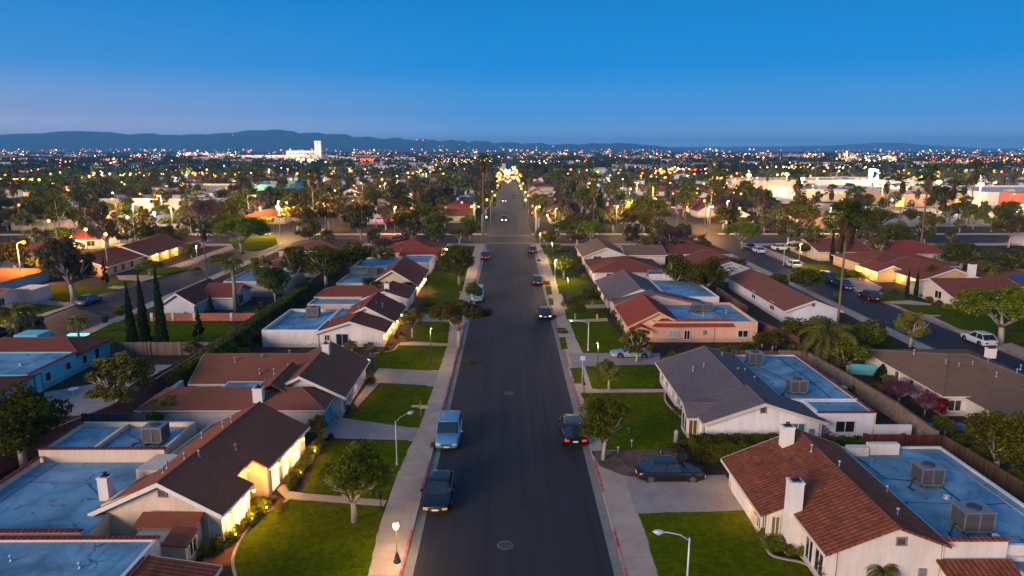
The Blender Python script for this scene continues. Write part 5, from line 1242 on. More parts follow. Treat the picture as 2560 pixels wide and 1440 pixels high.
T('bushy', 2240, 640, 548, 90, 'rounded dark green tree behind the cream garage house', dens=2)
T('airy', 2195, 655, 585, 46, 'grey pollarded tree behind the sprawling house', dens=1)
T('bushy', 2400, 680, 600, 130, 'wide green tree behind the chimneyed house, right', dens=2)
T('spread', 2450, 690, 645, 70, 'ochre clipped tree near the right edge', dens=1)
T('queen', 2470, 720, 655, 52, 'small palm with curved trunk by the cream house', dens=1)
T('bushy', 2010, 735, 668, 90, 'dark tree beside the kerb opposite the dark red car', dens=1)
T('dome', 375, 690, 650, 56, 'flat dark rounded bush-tree on the lawn of the long house', dens=1)
T('bushy', 480, 650, 605, 50, 'dark clipped tree beside the lit porch, left street', dens=1)
T('bushy', 40, 690, 590, 90, 'dark leafy tree at the left edge beyond the orange tile roof', dens=1)
T('grey', 268, 640, 510, 95, 'brown-grey feathery tree behind the long house, left', dens=2)
T('conifer', 265, 715, 640, 20, 'small slim conifer before the long house end wall', dens=1)
T('bushy', 1020, 745, 702, 44, 'shrubby tree in the glow of the sixth house', dens=1)
T('bushy', 1186, 760, 700, 44, 'dark small street tree beside the pale blue van', dens=1)
T('bushy', 1590, 560, 500, 60, 'dark tree behind the glowing yellow one', dens=1)
for q in (('bushy', 745, 712, 612, 95, 'dark green tree left of the big one in the left back gardens'), ('bushy', 880, 690, 600, 100, 'dark brown-green tree right of the big one in the left back gardens'), ('airy', 655, 720, 640, 70, 'loose grey-green tree behind the low flat-roofed building, left'),
          ('conifer', 500, 850, 770, 30, 'thin conifer rising from the overgrown bank, left'), ('bushy', 1940, 740, 680, 70, 'dark tree between the long brown-roofed house and the right street'), ('bushy', 1830, 700, 640, 80, 'dark tree behind the red-roofed house left of the right street'),
          ('airy', 1740, 640, 585, 70, 'loose olive tree by the cross street, right back gardens'), ('bushy', 1640, 610, 555, 60, 'dark tree behind the grey-brown curved roof'), ('bushy', 930, 740, 690, 56, 'small dark tree at the rear of the pyramid-gabled house'),
          ('bushy', 2120, 935, 850, 110, 'dark green tree behind the fence corner, right'), ('bushy', 1930, 880, 820, 80, 'mid-green tree behind the reddish fence'), ('bare', 960, 640, 590, 70, 'bare brown tree by the flat blue roofs, left row'),
          ('bushy', 130, 700, 625, 80, 'dark round-topped tree beside the grey eucalyptus'), ('airy', 95, 650, 570, 80, 'olive tree at the far left beyond the dark hipped house'), ('bushy', 2540, 700, 620, 110, 'dark tree at the right edge beyond the cream house'), ('bushy', 2330, 720, 660, 50, 'dark shrub-like tree beside the two pointed cypresses')):
    T(*q)
# shrubs
def S(kind, pts, label, group, w=40, h=None, dens=1):
    for i, (px, py) in enumerate(pts):
        ww = w * R.uniform(.8, 1.25); x, y = G(px, py, .1); d = y * math.cos(PIT) + H * math.sin(PIT); W_ = ww / F * d
        plant(kind, x, y, W_, (h or W_ * .85) * R.uniform(.85, 1.15), label, group, dens)
gp = 'shrubs along the lit porch of the cream gabled house'
S('shrub', [(515, 1392), (545, 1378), (572, 1358), (592, 1340), (612, 1322), (628, 1306), (645, 1292), (655, 1276), (560, 1340), (584, 1322)], 'leafy yellow-lit shrub in the bed along the cream gabled house', gp, 62, 1.0, 2)
S('dryshrub', [(676, 1262), (700, 1275), (640, 1262)], 'dry shrub at the turn of the garden path by the cream gabled house', 'dry shrubs at the path corner', 44, .6, 2)
S('shrub', [(728, 1218), (740, 1200), (752, 1180), (765, 1160), (775, 1140), (790, 1130), (800, 1120)], 'golden shrub beside the stepping path north of the lit porch', 'golden shrubs along the stepping path', 58, 1.0, 2)
T('bushy', 800, 1100, 1032, 52, 'pointed dark shrub by the corner of the cream gabled house', dens=1)
S('flower', [(828, 1098)], 'small red-leaved shrub beside the turquoise garage driveway', None, 30, .6)
S('shrub', [(868, 1028)], 'rounded dark shrub beside the turquoise garage', None, 34, .7)
S('shrub', [(930, 958)], 'clipped round bush by the end of the garage apron', None, 34, .8)
S('olive', [(880, 880), (925, 893)], 'small feathery shrub-tree before the white lamp-lit house wall', 'feathery shrub-trees by the white wall', 44, 1.5)
S('shrub', [(955, 888), (965, 876), (978, 862), (990, 848), (1002, 838)], 'shrub glowing in the porch lamps of the white house', 'shrubs by the lamp-lit white house', 22, .6)
S('shrub', [(1062, 760), (1075, 765), (1020, 800), (1005, 812)], 'low dark hedge bush across the driveway of the rust-roofed house', 'dark bushes by the rust-roofed house', 30, .9)
S('shrub', [(1045, 722), (1052, 712), (1035, 735)], 'bright lit bush at the foot of the pyramid-gabled house', 'lit bushes by the pyramid-gabled house', 26, .8)
S('shrub', [(1095, 660), (1110, 655), (1098, 645), (1125, 660), (1105, 675)], 'yellow-lit bush by the red-roofed corner house', 'bushes by the red-roofed corner house', 24, 1.0)
gp = 'shrubs in the curved bed of the terracotta-tiled house'
S('shrub', [(1908, 1352), (1925, 1365), (1945, 1380), (1968, 1388), (1955, 1350), (1985, 1370), (2008, 1398)], 'green shrub in the curved bed of the terracotta-tiled house', gp, 60, .95, 2)
S('dryshrub', [(1998, 1375), (2018, 1388)], 'straw-coloured grassy plant beside the big white chimney', 'straw-coloured plants by the chimney', 52, .9, 2)
S('bushy', [(2060, 1465), (2090, 1460)], 'glossy green bush under the tall windows, bottom right', 'glossy bushes under the tall windows', 56, 1.4)
T('queen', 2200, 1490, 1398, 90, 'small feather palm in front of the terracotta-tiled house gable', dens=2)
S('shrub', [(1672, 948), (1648, 945), (1682, 988), (1690, 1030), (1700, 1040), (1715, 1050), (1768, 1080), (1752, 1062)], 'rounded shrub in the bed of the slate-roofed house', 'rounded shrubs by the slate-roofed house', 30, .7)
S('dryshrub', [(1660, 955), (1664, 948)], 'orange-tinted planter shrub by the slate-roofed house door', 'orange-tinted planter shrubs', 30, .6)
S('flower', [(1778, 1092), (1760, 1088)], 'red flowering shrub at the corner of the slate-roofed house', 'red shrubs at the slate-roofed corner', 26, .5)
S('bushy', [(1690, 1140), (1705, 1125), (1652, 1135)], 'scruffy bush on the mulch beside the clipped hedge', 'scruffy bushes on the mulch', 34, .9)
S('shrub', [(1700, 898), (1722, 893), (1745, 888), (1768, 886), (1790, 884), (1812, 882), (1672, 905), (1830, 880), (1680, 890)], 'dark shrub along the foot of the salmon wall', 'dark shrubs along the salmon wall', 36, .9)
S('olive', [(1905, 868), (1940, 872), (1975, 880), (2010, 882)], 'ragged shrub behind the reddish fence', 'ragged shrubs behind the reddish fence', 50, 1.3)
S('shrub', [(1530, 760), (1525, 780), (1540, 790), (1548, 815), (1560, 825), (1500, 720), (1512, 735)], 'dark shrub against the front of the salmon or white house', 'front-garden shrubs of the salmon and white houses', 28, .9)
S('shrub', [(1395, 660), (1412, 668), (1430, 672), (1445, 655), (1420, 648), (1440, 690), (1455, 680), (1462, 700), (1390, 632), (1410, 628)], 'yellow-green bush in the lamp glow of the right verge', 'bushes in the lamp glow of the right verge', 34, 1.2)
S('dryshrub', [(1408, 832), (1382, 795), (1088, 1118), (1175, 905)], 'clump of dry grass on the pavement edge', 'dry grass clumps at the pavement edge', 30, .5)
S('shrub', [(1348, 655)], 'small round bush on the right verge near the crossing', None, 16, .7)
S('shrub', [(2400, 790), (2370, 775), (2345, 765), (2320, 755), (2425, 765), (2310, 745), (2330, 735), (2250, 705), (2215, 690), (2235, 735), (2090, 745)], 'clipped shrub in a front garden of the right-hand street', 'clipped shrubs of the right-hand street', 34, 1.1)
S('shrub', [(2130, 690), (2145, 700), (2115, 692)], 'amber-lit hedge bush beside the arched porch', 'amber-lit bushes by the arched porch', 44, 1.6)
S('olive', [(550, 905), (500, 900), (520, 915), (590, 860), (620, 835), (475, 890)], 'overgrown bush on the bank beside the lawn wall', 'overgrown bushes beside the lawn', 70, 1.5)
S('bushy', [(545, 925), (575, 905), (605, 880), (635, 850), (655, 830), (600, 905), (560, 930), (520, 945), (620, 860)], 'dense dark bush forming the ragged hedge behind the left houses', 'ragged hedge bushes behind the left houses', 66, 1.9)
S('shrub', [(2135, 985), (2165, 990), (2195, 980), (2225, 965)], 'dark green bush in the garden corner below the plank fence', 'dark bushes below the plank fence', 60, 1.2)
S('cypress', [(2205, 950)], 'squat dark evergreen against the white back wall, right', None, 52, 1.9)
S('shrub', [(2050, 1005), (2085, 1010), (2120, 1040), (2155, 1060), (2180, 1080)], 'scrubby plant between the teal roof and the plank fence', 'scrubby plants by the plank fence', 40, .8)
S('bushy', [(2400, 1130), (2360, 1090), (2450, 1160), (2540, 1230)], 'dark shrub in the shade behind the tan fence', 'dark shrubs behind the tan fence', 80, 1.5)
S('shrub', [(470, 790), (495, 800), (345, 800), (300, 790), (640, 790), (655, 770)], 'scattered shrub beside the brick wall of the green lawn', 'scattered shrubs beside the brick wall', 34, 1.1)
S('dryshrub', [(305, 775), (490, 680), (70, 840), (2068, 830)], 'pale dry bush at the roadside', 'pale dry roadside bushes', 44, 1.2)
# clipped hedge between the two right-hand gardens
def hedge(x0, x1, y0, y1, h, label, kind='hedge', n=26000):
    rg = np.random.default_rng(abs(int(x0 * 7 + y0 * 3))); t = thing('hedge', label, 'hedge', ((x0 + x1) / 2, (y0 + y1) / 2, .1))
    P = []
    for ax in range(5):
        m = n // 5; q = rg.uniform(-.5, .5, (m, 3)); q[:, 2] = rg.uniform(0, 1, m)
        if ax == 0: q[:, 2] = 1 - rg.uniform(0, .08, m)
        elif ax < 3: q[:, 0] = (-.5 if ax == 1 else .5) + rg.uniform(-.02, .02, m)
        else: q[:, 1] = (-.5 if ax == 3 else .5) + rg.uniform(-.05, .05, m)
        P.append(q)
    P = np.concatenate(P); P[:, 0] *= x1 - x0; P[:, 1] *= y1 - y0; P[:, 2] *= h
    P += .07 * np.sin(P[:, [1, 2, 0]] * 5) 
    o = bpy.data.objects.new('foliage', leaf_mesh('foliage', P, .13, rg, leafmat(*COL[kind]))); C.objects.link(o); o.parent = t
    b = MB(); b.box((x0 + x1) / 2 - (x1 - x0) / 2 + .15, (x0 + x1) / 2 + (x1 - x0) / 2 - .15, y0 + .15, y1 - .15, .1, h - .12); b.build('stems', plain('14180C', 1.0), t)
hedge(13.2, 19.6, 45.0, 47.0, 1.35, 'thick clipped green hedge between the terracotta and slate-roofed houses')
hedge(19.8, 25.6, 45.0, 46.9, 1.2, 'loose hedge with crimson flowers behind the white chimney', 'hedge', 16000)
S('flower', [(2040, 1098), (2070, 1090), (2100, 1092), (2120, 1098), (2020, 1102), (2060, 1100), (2085, 1100)], 'crimson bougainvillea clump on top of the loose hedge', 'crimson clumps on the loose hedge', 40, 1.45)
hedge(-31.0, -29.6, 60, 100, 2.3, 'dark ragged hedge lining the long block wall, left', 'hedge', 30000)
hedge(-41.5, -39.0, 73.2, 75.0, 1.2, 'low black-green hedge left of the cypress bases', 'hedge', 6000)
# ================================================================ cars
car('sedan', '06080E', -4.75, 40.4, -90, 'black sedan parked facing the camera at the left kerb, nearest car', 3)
car('suv', '4E86A8', -4.85, 49.4, -90, 'light blue off-roader with roof rails parked behind the black sedan', 0)
car('suv', '0A0E18', 4.75, 49.9, 90, 'black estate with glowing red tail lamps parked at the right kerb', 2)
car('sedan', '1E1512', 10.7, 43.0, 0, 'very dark bronze sedan on the driveway of the terracotta-tiled house', 0)
car('coupe', '8A96A4', 12.9, 70.6, 180, 'silver car on the driveway beyond the slate-roofed house', 0)
car('hatch', '141A26', 4.55, 88.5, 90, 'dark hatchback with pale rear lamps at the right kerb', 4)
car('sedan', '16203A', 4.6, 112, 90, 'dark blue car with red tail lamps at the right kerb', 2)
car('van', '6FA6D0', -4.9, 99.5, -90, 'pale blue van parked facing the camera, left kerb', 0)
car('suv', '1A1416', -4.9, 138, 90, 'dark car with bright red brake lamps near the crossing, left kerb', 2)
car('sedan', '141418', 5.0, 147, 90, 'small dark car showing one red lamp near the crossing, right kerb', 2)
car('suv', '202024', -1.6, 212, -90, 'oncoming car with blazing white headlamps beyond the crossing', 1)
x, y = G(255, 757); car('sedan', '3C5468', -61.1, 97, 90, 'grey-blue sedan parked on the far side of the left street', 0)
car('sedan', '101318', -61.1, 78.5, 90, 'black car under the orange-lit palm, left street', 0)
car('suv', '0E1218', -61.2, 84.0, 90, 'dark off-roader parked ahead of the black car, left street', 0)
car('hatch', 'C8CCD0', 53.9, 75.6, 92, 'white estate car parked at the kerb by the umbrella ficus', 0)
car('sedan', '3A0E12', 53.7, 99.5, 90, 'dark red sedan parked opposite the tall shaggy palm', 0)
car('suv', '0C0E12', 53.8, 112.8, -90, 'black car with amber lamp, right street', 3)
car('sedan', '1A2030', 53.8, 107.8, -90, 'dark car parked right behind the black one, right street', 0)
car('sedan', 'D6D2CC', 53.8, 127.5, 90, 'white sedan parked by the yellow-lit tree', 0)
car('sedan', 'B8C4E0', 53.8, 146.0, 90, 'pale sedan furthest up the right street kerb', 0)
car('coupe', '2A4C9A', 53.8, 151.5, 90, 'blue coupe near the far corner of the right street', 0)
car('hatch', 'D8D0C4', 60.2, 149.5, 0, 'cream hatchback in a driveway at the far corner, right street', 0)
car('sedan', '8E1A14', -27.5, 164, 180, 'red car turning through the crossing from the left', 2)
# ================================================================ lamps and small street things
GL = 'plain cobra-head lamps on the main street'
x, y = G(993, 1167); street_lamp(x, y, 3.35, 'slim grey street lamp with a drooping arm on the near left lawn', (.72, .7), 1.3, False, 0)
x, y = G(1470, 880); street_lamp(x, y, 3.25, 'white curved street lamp standing by the driveway apron, right', (-1, .05), 1.9, True, 55, bulb='FFE9C8', st=5, colr='D5D8DA')
street_lamp(8.35, 29.4, 3.75, 'white curved street lamp cut by the bottom edge, right lawn', (-1, .1), 1.45, False, 0, colr='D5D8DA')
x, y = G(1387, 708); street_lamp(x, y, 3.6, 'street lamp with a bright yellow head on the right verge', (.3, 0), .5, True, 1900)
x, y = G(1272 + 78, 622); street_lamp(x, y, 3.2, 'small white-headed lamp at the near right corner of the crossing', (.1, 0), .3, True, 400, bulb='FFE0A0')
x, y = G(1184, 568); street_lamp(x, y, 5.6, 'double pale lamp mast at the far left corner of the crossing', (1, 0), 1.6, True, 1500)
x, y = G(624, 560); street_lamp(x, y, 8.2, 'orange lamp mast behind the rounded ficus, left', (1, 0), 2.2, True, 9000, hs=2.2, st=9, bulb='FF9A30')
x, y = G(494, 660); street_lamp(x, y, 3.3, 'short white-headed lamp before the lit house, left street', (.2, 0), .3, True, 500, bulb='FFE0A0')
x, y = G(1996, 668); street_lamp(x, y, 4.2, 'lamp blazing inside the yellow tree, right street', (.3, 0), .5, True, 1600, st=9, hs=1.5)
x, y = G(1958, 665); street_lamp(x, y, 4.0, 'unlit lamp beside the white sedan, right street', (.5, 0), .8, False, 0)
x, y = G(1388, 582); street_lamp(x, y, 6.2, 'pale tall mast at the far right corner of the crossing', (1, 0), .3, True, 1500)
x, y = G(1572, 560); street_lamp(x, y, 6.3, 'white lamp over the glowing yellow tree', (-.5, 0), .6, True, 9000, bulb='FFF0D0', hs=2.2, st=9, light=(1, .75, .25))
x, y = G(1692, 565); street_lamp(x, y, 6, 'thin mast beside the fan palm beyond the crossing', (.5, 0), .6, False, 0)
x, y = G(1815, 566); street_lamp(x, y, 7.0, 'lamp shining on the parked red car beyond the crossing', (.5, 0), .6, True, 7000, bulb='FFE8B0', hs=2, st=9)
x, y = G(40, 800); plight('ground_uplight', x - 0.0, y - 1.0, .7, 260, (1, .5, .1), .1)
x, y = G(700, 588); street_lamp(x, y, 8.5, 'orange lamp over the parked cars left of the crossing', (.5, 0), .6, True, 11000, hs=2, st=7)
for i, (px, py, d) in enumerate(((590, 1352, 'at the near corner of the lit bed'), (632, 1312, 'halfway along the lit bed'), (668, 1284, 'by the porch column of the cream gabled house'), (752, 1196, 'beside the stepping path'), (788, 1140, 'at the far end of the stepping path'))):
    x, y = G(px, py, .13); t = thing('bed_light', 'small glowing bed light ' + d, 'garden light', (x, y, .13)); b = MB(); b.tube([(x, y, .13), (x, y, .5)], .02, 5); b.build('stake', plain('3A3836', .5), t)
    b = MB(); b.ball(x, y, .55, .06, 0, 8); b.build('bulb', emit('FFB850', 10.0), t); plight('lamp_light', x, y, .85, 45, (1, .5, .12), .1, t)
# post lantern on the near left pavement
x, y = G(993, 1405, .13); t = thing('post_lantern', 'glowing white post lantern on a dark fluted base, near left pavement', 'post lamp', (x, y, .13))
b = MB(); b.lathe([(.2, 0), (.2, .1), (.15, .16), (.13, .35), (.07, .5), (.05, .6)], x, y, .13, 10); b.build('base', plain('2E3436', .6), t)
b = MB(); b.lathe([(.04, .55), (.032, 1.2), (.03, 1.85), (.06, 1.9), (.1, 1.95)], x, y, .13, 8); b.build('pole', plain('B9A98C', .5), t)
b = MB(); b.lathe([(.05, 2.08), (.12, 2.14), (.16, 2.26), (.14, 2.38), (.05, 2.42)], x, y, .0, 10); b.build('globe', emit('FFE2AC', 14.0), t)
b = MB(); b.lathe([(.1, 2.42), (.07, 2.47), (.02, 2.56)], x, y, 0, 8); b.build('cap', plain('8E8470', .5), t)
plight('lamp_light', x + .3, y, 2.3, 190, (1, .64, .3), .1, t); plight('lamp_light', x - .3, y, 2.3, 190, (1, .64, .3), .1, t)
# mailbox, hydrant, signs, yard lights, bins
def mailbox(px, py, label):
    x, y = G(px, py, .13); t = thing('mailbox', label, 'mailbox', (x, y, .13))
    b = MB(); b.tube([(x, y, .1), (x, y, 1.0)], .035, 6); b.build('post', plain('16181C', .6), t)
    b = MB(); b.loft([[(x + a * .11, yy, 1.0 + c) for a, c in ((-1, 0), (1, 0), (1, .12), (.6, .2), (0, .23), (-.6, .2), (-1, .12))] for yy in (y - .22, y + .22)], 0, False); b.build('box', plain('14161A', .4), t)
mailbox(953, 1272, 'black mailbox on a post where the near left path meets the pavement')
mailbox(1460, 983, 'dark mailbox at the end of the slate-roofed house path')
def yardlight(px, py, label, h=.5, c='BFC6CC'):
    x, y = G(px, py, .15); t = thing('garden_light', label, 'garden light', (x, y, .15), 'small unlit garden lights on the right lawn')
    b = MB(); b.tube([(x, y, .15), (x, y, .15 + h)], .02, 5); b.build('stake', plain(c, .5), t)
    b = MB(); b.lathe([(.09, h), (.11, h + .05), (.03, h + .1)], x, y, .15, 8); b.build('cap', plain(c, .4), t)
yardlight(1579, 1118, 'short white garden light in the middle of the right lawn'); yardlight(1545, 1133, 'mushroom-topped garden light at the mulch edge', .42)
yardlight(1572, 1082, 'dim teal garden light nearer the house, right lawn', .3, '4E7A78')
x, y = G(1493, 797, .15); t = thing('fire_hydrant', 'small yellow hydrant on the lawn by the salmon house', 'hydrant', (x, y, .15))
b = MB(); b.lathe([(.16, 0), (.16, .06), (.11, .08), (.11, .48), (.14, .5), (.12, .6), (.04, .68)], x, y, .15, 8); b.tube([(x - .2, y, .5), (x + .2, y, .5)], .055, 6); b.build('barrel', plain('D8A018', .5), t)
x, y = G(1052, 1040, .15); t = thing('wooden_sign_post', 'small wooden post with crossed boards on the left lawn edge', 'post', (x, y, .15))
b = MB(); b.box(x - .06, x + .06, y - .06, y + .06, .15, 1.5); b.build('post', wood('8A6A48'), t); b = MB(); b.box(x - .75, x + .6, y - .05, y + .05, .95, 1.1); b.box(x - .1, x + .7, y - .11, y - .052, .85, .95); b.build('crossboard', plain('9A968E', .7), t)
x, y = G(1455, 975, .13); t = thing('signpost', 'thin pole with a small blue-white plate beside the right verge', 'signpost', (x, y, .13))
b = MB(); b.tube([(x, y, .13), (x, y, 3.4)], .035, 6); b.build('pole', plain('A9B4BE', .5), t); b = MB(); b.box(x - .22, x + .22, y - .03, y + .01, 3.0, 3.4); b.build('plate', plain('AFC6DC', .4), t)
x, y = G(1690, 1105, .13); t = thing('stone_pillar', 'weathered stone pillar at the edge of the right lawn', 'pillar', (x, y, .13)); b = MB(); b.lathe([(.22, 0), (.2, .1), (.17, .7), (.2, .75), (.14, .95), (.03, 1.0)], x, y, .13, 8); b.build('shaft', stucco('8E9096'), t)
def manhole(px, py, r, label):
    x, y = G(px, py); t = thing('manhole_cover', label, 'manhole cover', (x, y, 0), 'manhole covers in the main street')
    b = MB(); b.lathe([(r * 1.12, 0), (r * 1.12, .008), (r, .009)], x, y, 0, 28, 0, False); b.build('rim', plain('6E6864', .7), t)
    b = MB(); b.lathe([(r * .95, 0), (r * .95, .012), (r * .7, .013)], x, y, 0, 28, 0, False); 
    for k in range(9): b.box(x - r * .7, x + r * .7, y - r * .6 + k * r * .15 - .012, y - r * .6 + k * r * .15 + .012, .013, .02)
    b.build('lid', plain('4E4A4A', .6, .3), t)
manhole(1263, 1363, .40, 'round patterned manhole cover nearest the camera'); manhole(1272, 983, .36, 'pale manhole cover further up the main street')
def bin_(px, py, c, label, z=.13):
    x, y = G(px, py, z); t = thing('wheelie_bin', label, 'bin', (x, y, z)); b = MB()
    b.loft([[(x - w, y - w, z + zz), (x + w, y - w, z + zz), (x + w, y + w, z + zz), (x - w, y + w, z + zz)] for w, zz in ((.2, .05), (.28, .9))], 0, False); b.build('body', plain(c, .6), t)
    b = MB(); b.box(x - .3, x + .3, y - .32, y + .32, z + .9, z + .97); b.build('lid', plain(c, .5), t)
bin_(931, 912, '3C4C70', 'blue-grey bin on the lawn corner by the brown-roofed house'); bin_(263, 808, '12161C', 'dark bin standing at the kerb of the left street', .02)
bin_(2105, 992, '9FB6C6', 'pale tub by the plank fence, right back garden'); bin_(244, 1340, '14161A', 'black bin against the cream gable wall', 1.0) if False else None
x, y = G(195, 838, .13); t = thing('water_feature', 'small pale blue glowing panel on the kerb below the golden palm', 'lit panel', (x, y, .13)); b = MB(); b.box(x - 1.1, x + 1.2, y - .35, y + .35, .13, .3); b.build('panel', emit('7FE0E8', 1.2), t)
# round garden table, bird bath, outdoor furniture
def table(px, py, label, c='5E8CA0', r=.6, h=.72):
    x, y = G(px, py, .12); t = thing('garden_table', label, 'table', (x, y, .12)); b = MB(); b.lathe([(r * .6, 0), (.06, .08), (.05, h - .05), (.1, h - .02)], x, y, .12, 8); b.build('pedestal', plain(c, .6), t)
    b = MB(); b.lathe([(r, h - .02), (r, h + .03), (.02, h + .03)], x, y, .12, 14, 0, False); b.build('table_top', plain(c, .5), t)
table(36, 1160, 'pale round pedestal table under the large left-edge tree'); table(185, 985, 'small blue-white patio table outside the turquoise house', '9CC4D4', .45, .5)
def crate(px, py, w, d, h, c, label, cat='storage box'):
    x, y = G(px, py, .12); t = thing('storage_box', label, cat, (x, y, .12)); b = MB(); b.box(x - w / 2, x + w / 2, y - d / 2, y + d / 2, .12, .12 + h * .85); b.build('body', plain(c, .7), t); b = MB(); b.box(x - w / 2 - .04, x + w / 2 + .04, y - d / 2 - .04, y + d / 2 + .04, .12 + h * .85, .12 + h); b.build('lid', plain(c, .6), t)
crate(20, 1245, 1.3, 1.0, .9, '5C7670', 'nearer green-grey storage box beside the left parapet'); crate(62, 1218, 1.3, 1.0, .9, '5C7670', 'further green-grey storage box beside the left parapet')
crate(2350, 1075, 3.6, .5, .5, '1F6AA8', 'long blue garden trampoline-like bench by the crimson shrub', 'bench'); crate(1885, 700, 1.2, 1.0, 1.6, '2F6CB8', 'blue covered box behind the salmon house', 'covered box')
crate(2060, 960, 3.0, .8, .4, '4C90B8', 'pale blue boards lying along the teal-roofed house', 'stacked boards'); crate(90, 745, 3.4, 1.4, 1.2, '3CA0C8', 'turquoise covered boat beside the orange tile roof', 'covered boat')
# traffic lights at the crossing
def signal(x, y, arm, label, c='FF2010', h=5.0):
    t = thing('traffic_light', label, 'traffic light', (x, y, .13), 'traffic lights at the crossing'); b = MB(); b.lathe([(.14, 0), (.1, .3), (.08, h)], x, y, .13, 8); b.build('pole', plain('A0A4A8', .5, .3), t)
    b = MB(); b.tube([(x, y, h), (x + arm, y, h + .3)], .05, 6); b.build('arm', plain('A0A4A8', .5, .3), t)
    b = MB(); b.box(x + arm - .17, x + arm + .17, y - .15, y + .15, h - .75, h + .3); b.build('signal_head', plain('14140F', .5), t)
    b = MB(); b.ball(x + arm, y - .16, h + .08 if c[0] == 'F' else h - .55, .22, 0, 8); b.build('lit_lens', emit(c, 18.0), t)
signal(7.2, 184.5, -1.0, 'red traffic light at the far right corner of the crossing'); signal(7.6, 188.5, -1.2, 'second red signal just beyond the far right corner', 'FF3A20', 6.5)
signal(-7.4, 183.6, 1.2, 'green signal at the far left corner of the crossing', '30FF90', 4.6); signal(8.6, 155.5, -.6, 'dim red signal at the near right corner of the crossing', 'FF2010', 3.2)
# ================================================================ the neighbourhood beyond the crossing
def copy_tree(o, loc, rz, label, group=None):
    def rec(s, par):
        c = s.copy(); C.objects.link(c)
        if par is not None: c.parent = par
        for ch in s.children: rec(ch, c)
        return c
    r = rec(o, None); r.location = loc; r.rotation_euler = (0, 0, rz); r['label'] = label
    if group: r['group'] = group
    return r
def band(x, y):
    side = 'left' if x < 0 else 'right'
    if y < 160: return 'beyond the %s-hand street' % side
    if y < 250: return 'just beyond the crossing, %s of the main road' % side
    if y < 400: return 'in the middle distance, %s of the main road' % side
    return 'in the far distance, %s of the main road' % side
protos = []
def far_house(roof, wall, desc, form, full, lit):
    h = House('house', desc, 'house', (0, 0), wall, roofm=roof); h.full = full
    if form == 'gable': h.gable(-5.5, 5.5, -4, 4, 2.3, 4.0, 'x', over=.4, fascia='ab' if full else '')
    elif form == 'ell': h.gable(-6, 6, -3.5, 3.5, 2.3, 3.9, 'x', over=.4, fascia=''); h.gable(-6, 0, -6.5, 0, 2.2, 3.5, 'y', over=.4, fascia='a' if full else '')
    elif form == 'hip': h.hip(-6, 6, -4.5, 4.5, 2.3, 4.1, 'x', .4)
    else: h.flat(-6.5, 1, -4, 4, 2.4, .2, cop=''); h.gable(1, 6.5, -4.5, 4.5, 2.3, 3.9, 'y', over=.4, fascia='a' if full else '')
    if full:
        ff = -4.5 if form == 'hip' else -6.5 if form == 'ell' else -4.0
        h.win('S', ff, -5.2, -4.0, .9, 1.9, lit=WARM if lit else None); h.win('S', ff, -3.0, -1.8, .9, 1.9)
        h.win('S', -4.5 if form in ('hip', 'mix') else -4 if form == 'gable' else -3.5, 2.6, 4.2, .8, 1.9)
        h.chimney(2.0, .8, 2.5, 4.8, .7, .6, cap=False); h.vent(-2, -1, 2.5 if form == 'mix' else 3.6, .5)
        if lit: h.lamp(0.6, ff - .5, 2.0, 0, r=.22, st=18)
    h.finish(); return (h.t, desc, full)
FL = [(RED, 'D2CAC0', 'red-roofed pale house', 'gable'), (BR, 'D0C8BC', 'brown-roofed pale house', 'ell'), (BRR, 'C8C4C4', 'rust-roofed grey-white house', 'hip'), (GR, 'D4D4D4', 'grey-roofed white house', 'gable'), (BR, 'C6B090', 'beige house part flat-roofed, part gabled', 'mix'), (BRR, 'D8D2CC', 'white house part flat-roofed, part rust-gabled', 'mix')]
PF = [far_house(r, w_, d, f, True, i % 2 == 0) for i, (r, w_, d, f) in enumerate(FL)]
PS = [far_house(r, w_, d, f, False, False) for i, (r, w_, d, f) in enumerate(FL)]
RF = random.Random(5); used = set(); NH = 0; hspots = []
allx = [0] + STX + FARX
def infr(x, y, mgn=6): return abs(x) < .76 * y + mgn and y > 60
def shops(x, y): return 92 < x < 290 and 188 < y < 345
for sx_ in sorted(allx, key=abs):
    for side in (-1, 1):
        y = 88.0 if abs(sx_) > 90 else 192.0
        while y < 545:
            y += RF.uniform(15.5, 19.5)
            if any(abs(y - c) < 13 for c in [170] + FARY): continue
            x = sx_ + side * RF.uniform(15.5, 18)
            if y < 160 and (-95 < x < 92): continue
            if not infr(x, y) or shops(x, y): continue
            if y > 300 and RF.random() < .25: continue
            hspots.append((x, y, side))
hspots.sort(key=lambda q: q[1]); hspots = hspots[:285]
for x, y, side in hspots:
    full = y < 290; L = PF if full else PS; k = RF.randrange(6); root, desc, _ = L[k]
    lab = desc + ' ' + band(x, y); rz = (PI / 2 if side < 0 else -PI / 2) + RF.choice([0, 0, PI / 2, -PI / 2]) + RF.uniform(-.04, .04)
    if (k, full) not in used:
        used.add((k, full)); root.location = (x, y, .05); root.rotation_euler = (0, 0, rz); root['label'] = lab; root['group'] = desc + 's ' + band(x, y)
    else: copy_tree(root, (x, y, .05), rz, lab, desc + 's ' + band(x, y))
    if full and k % 2 == 0 and RF.random() < .95: plight('porch_glow', x + 7.0 * math.sin(rz) + .6 * math.cos(rz), y - 7.0 * math.cos(rz) + .6 * math.sin(rz), 2.0, RF.uniform(900, 2200), (1, .5, .13), .2)
for L in (PF, PS):
    for i, (root, d, full) in enumerate(L):
        if (i, full) not in used:
            for ch in list(root.children_recursive): bpy.data.objects.remove(ch)
            bpy.data.objects.remove(root)
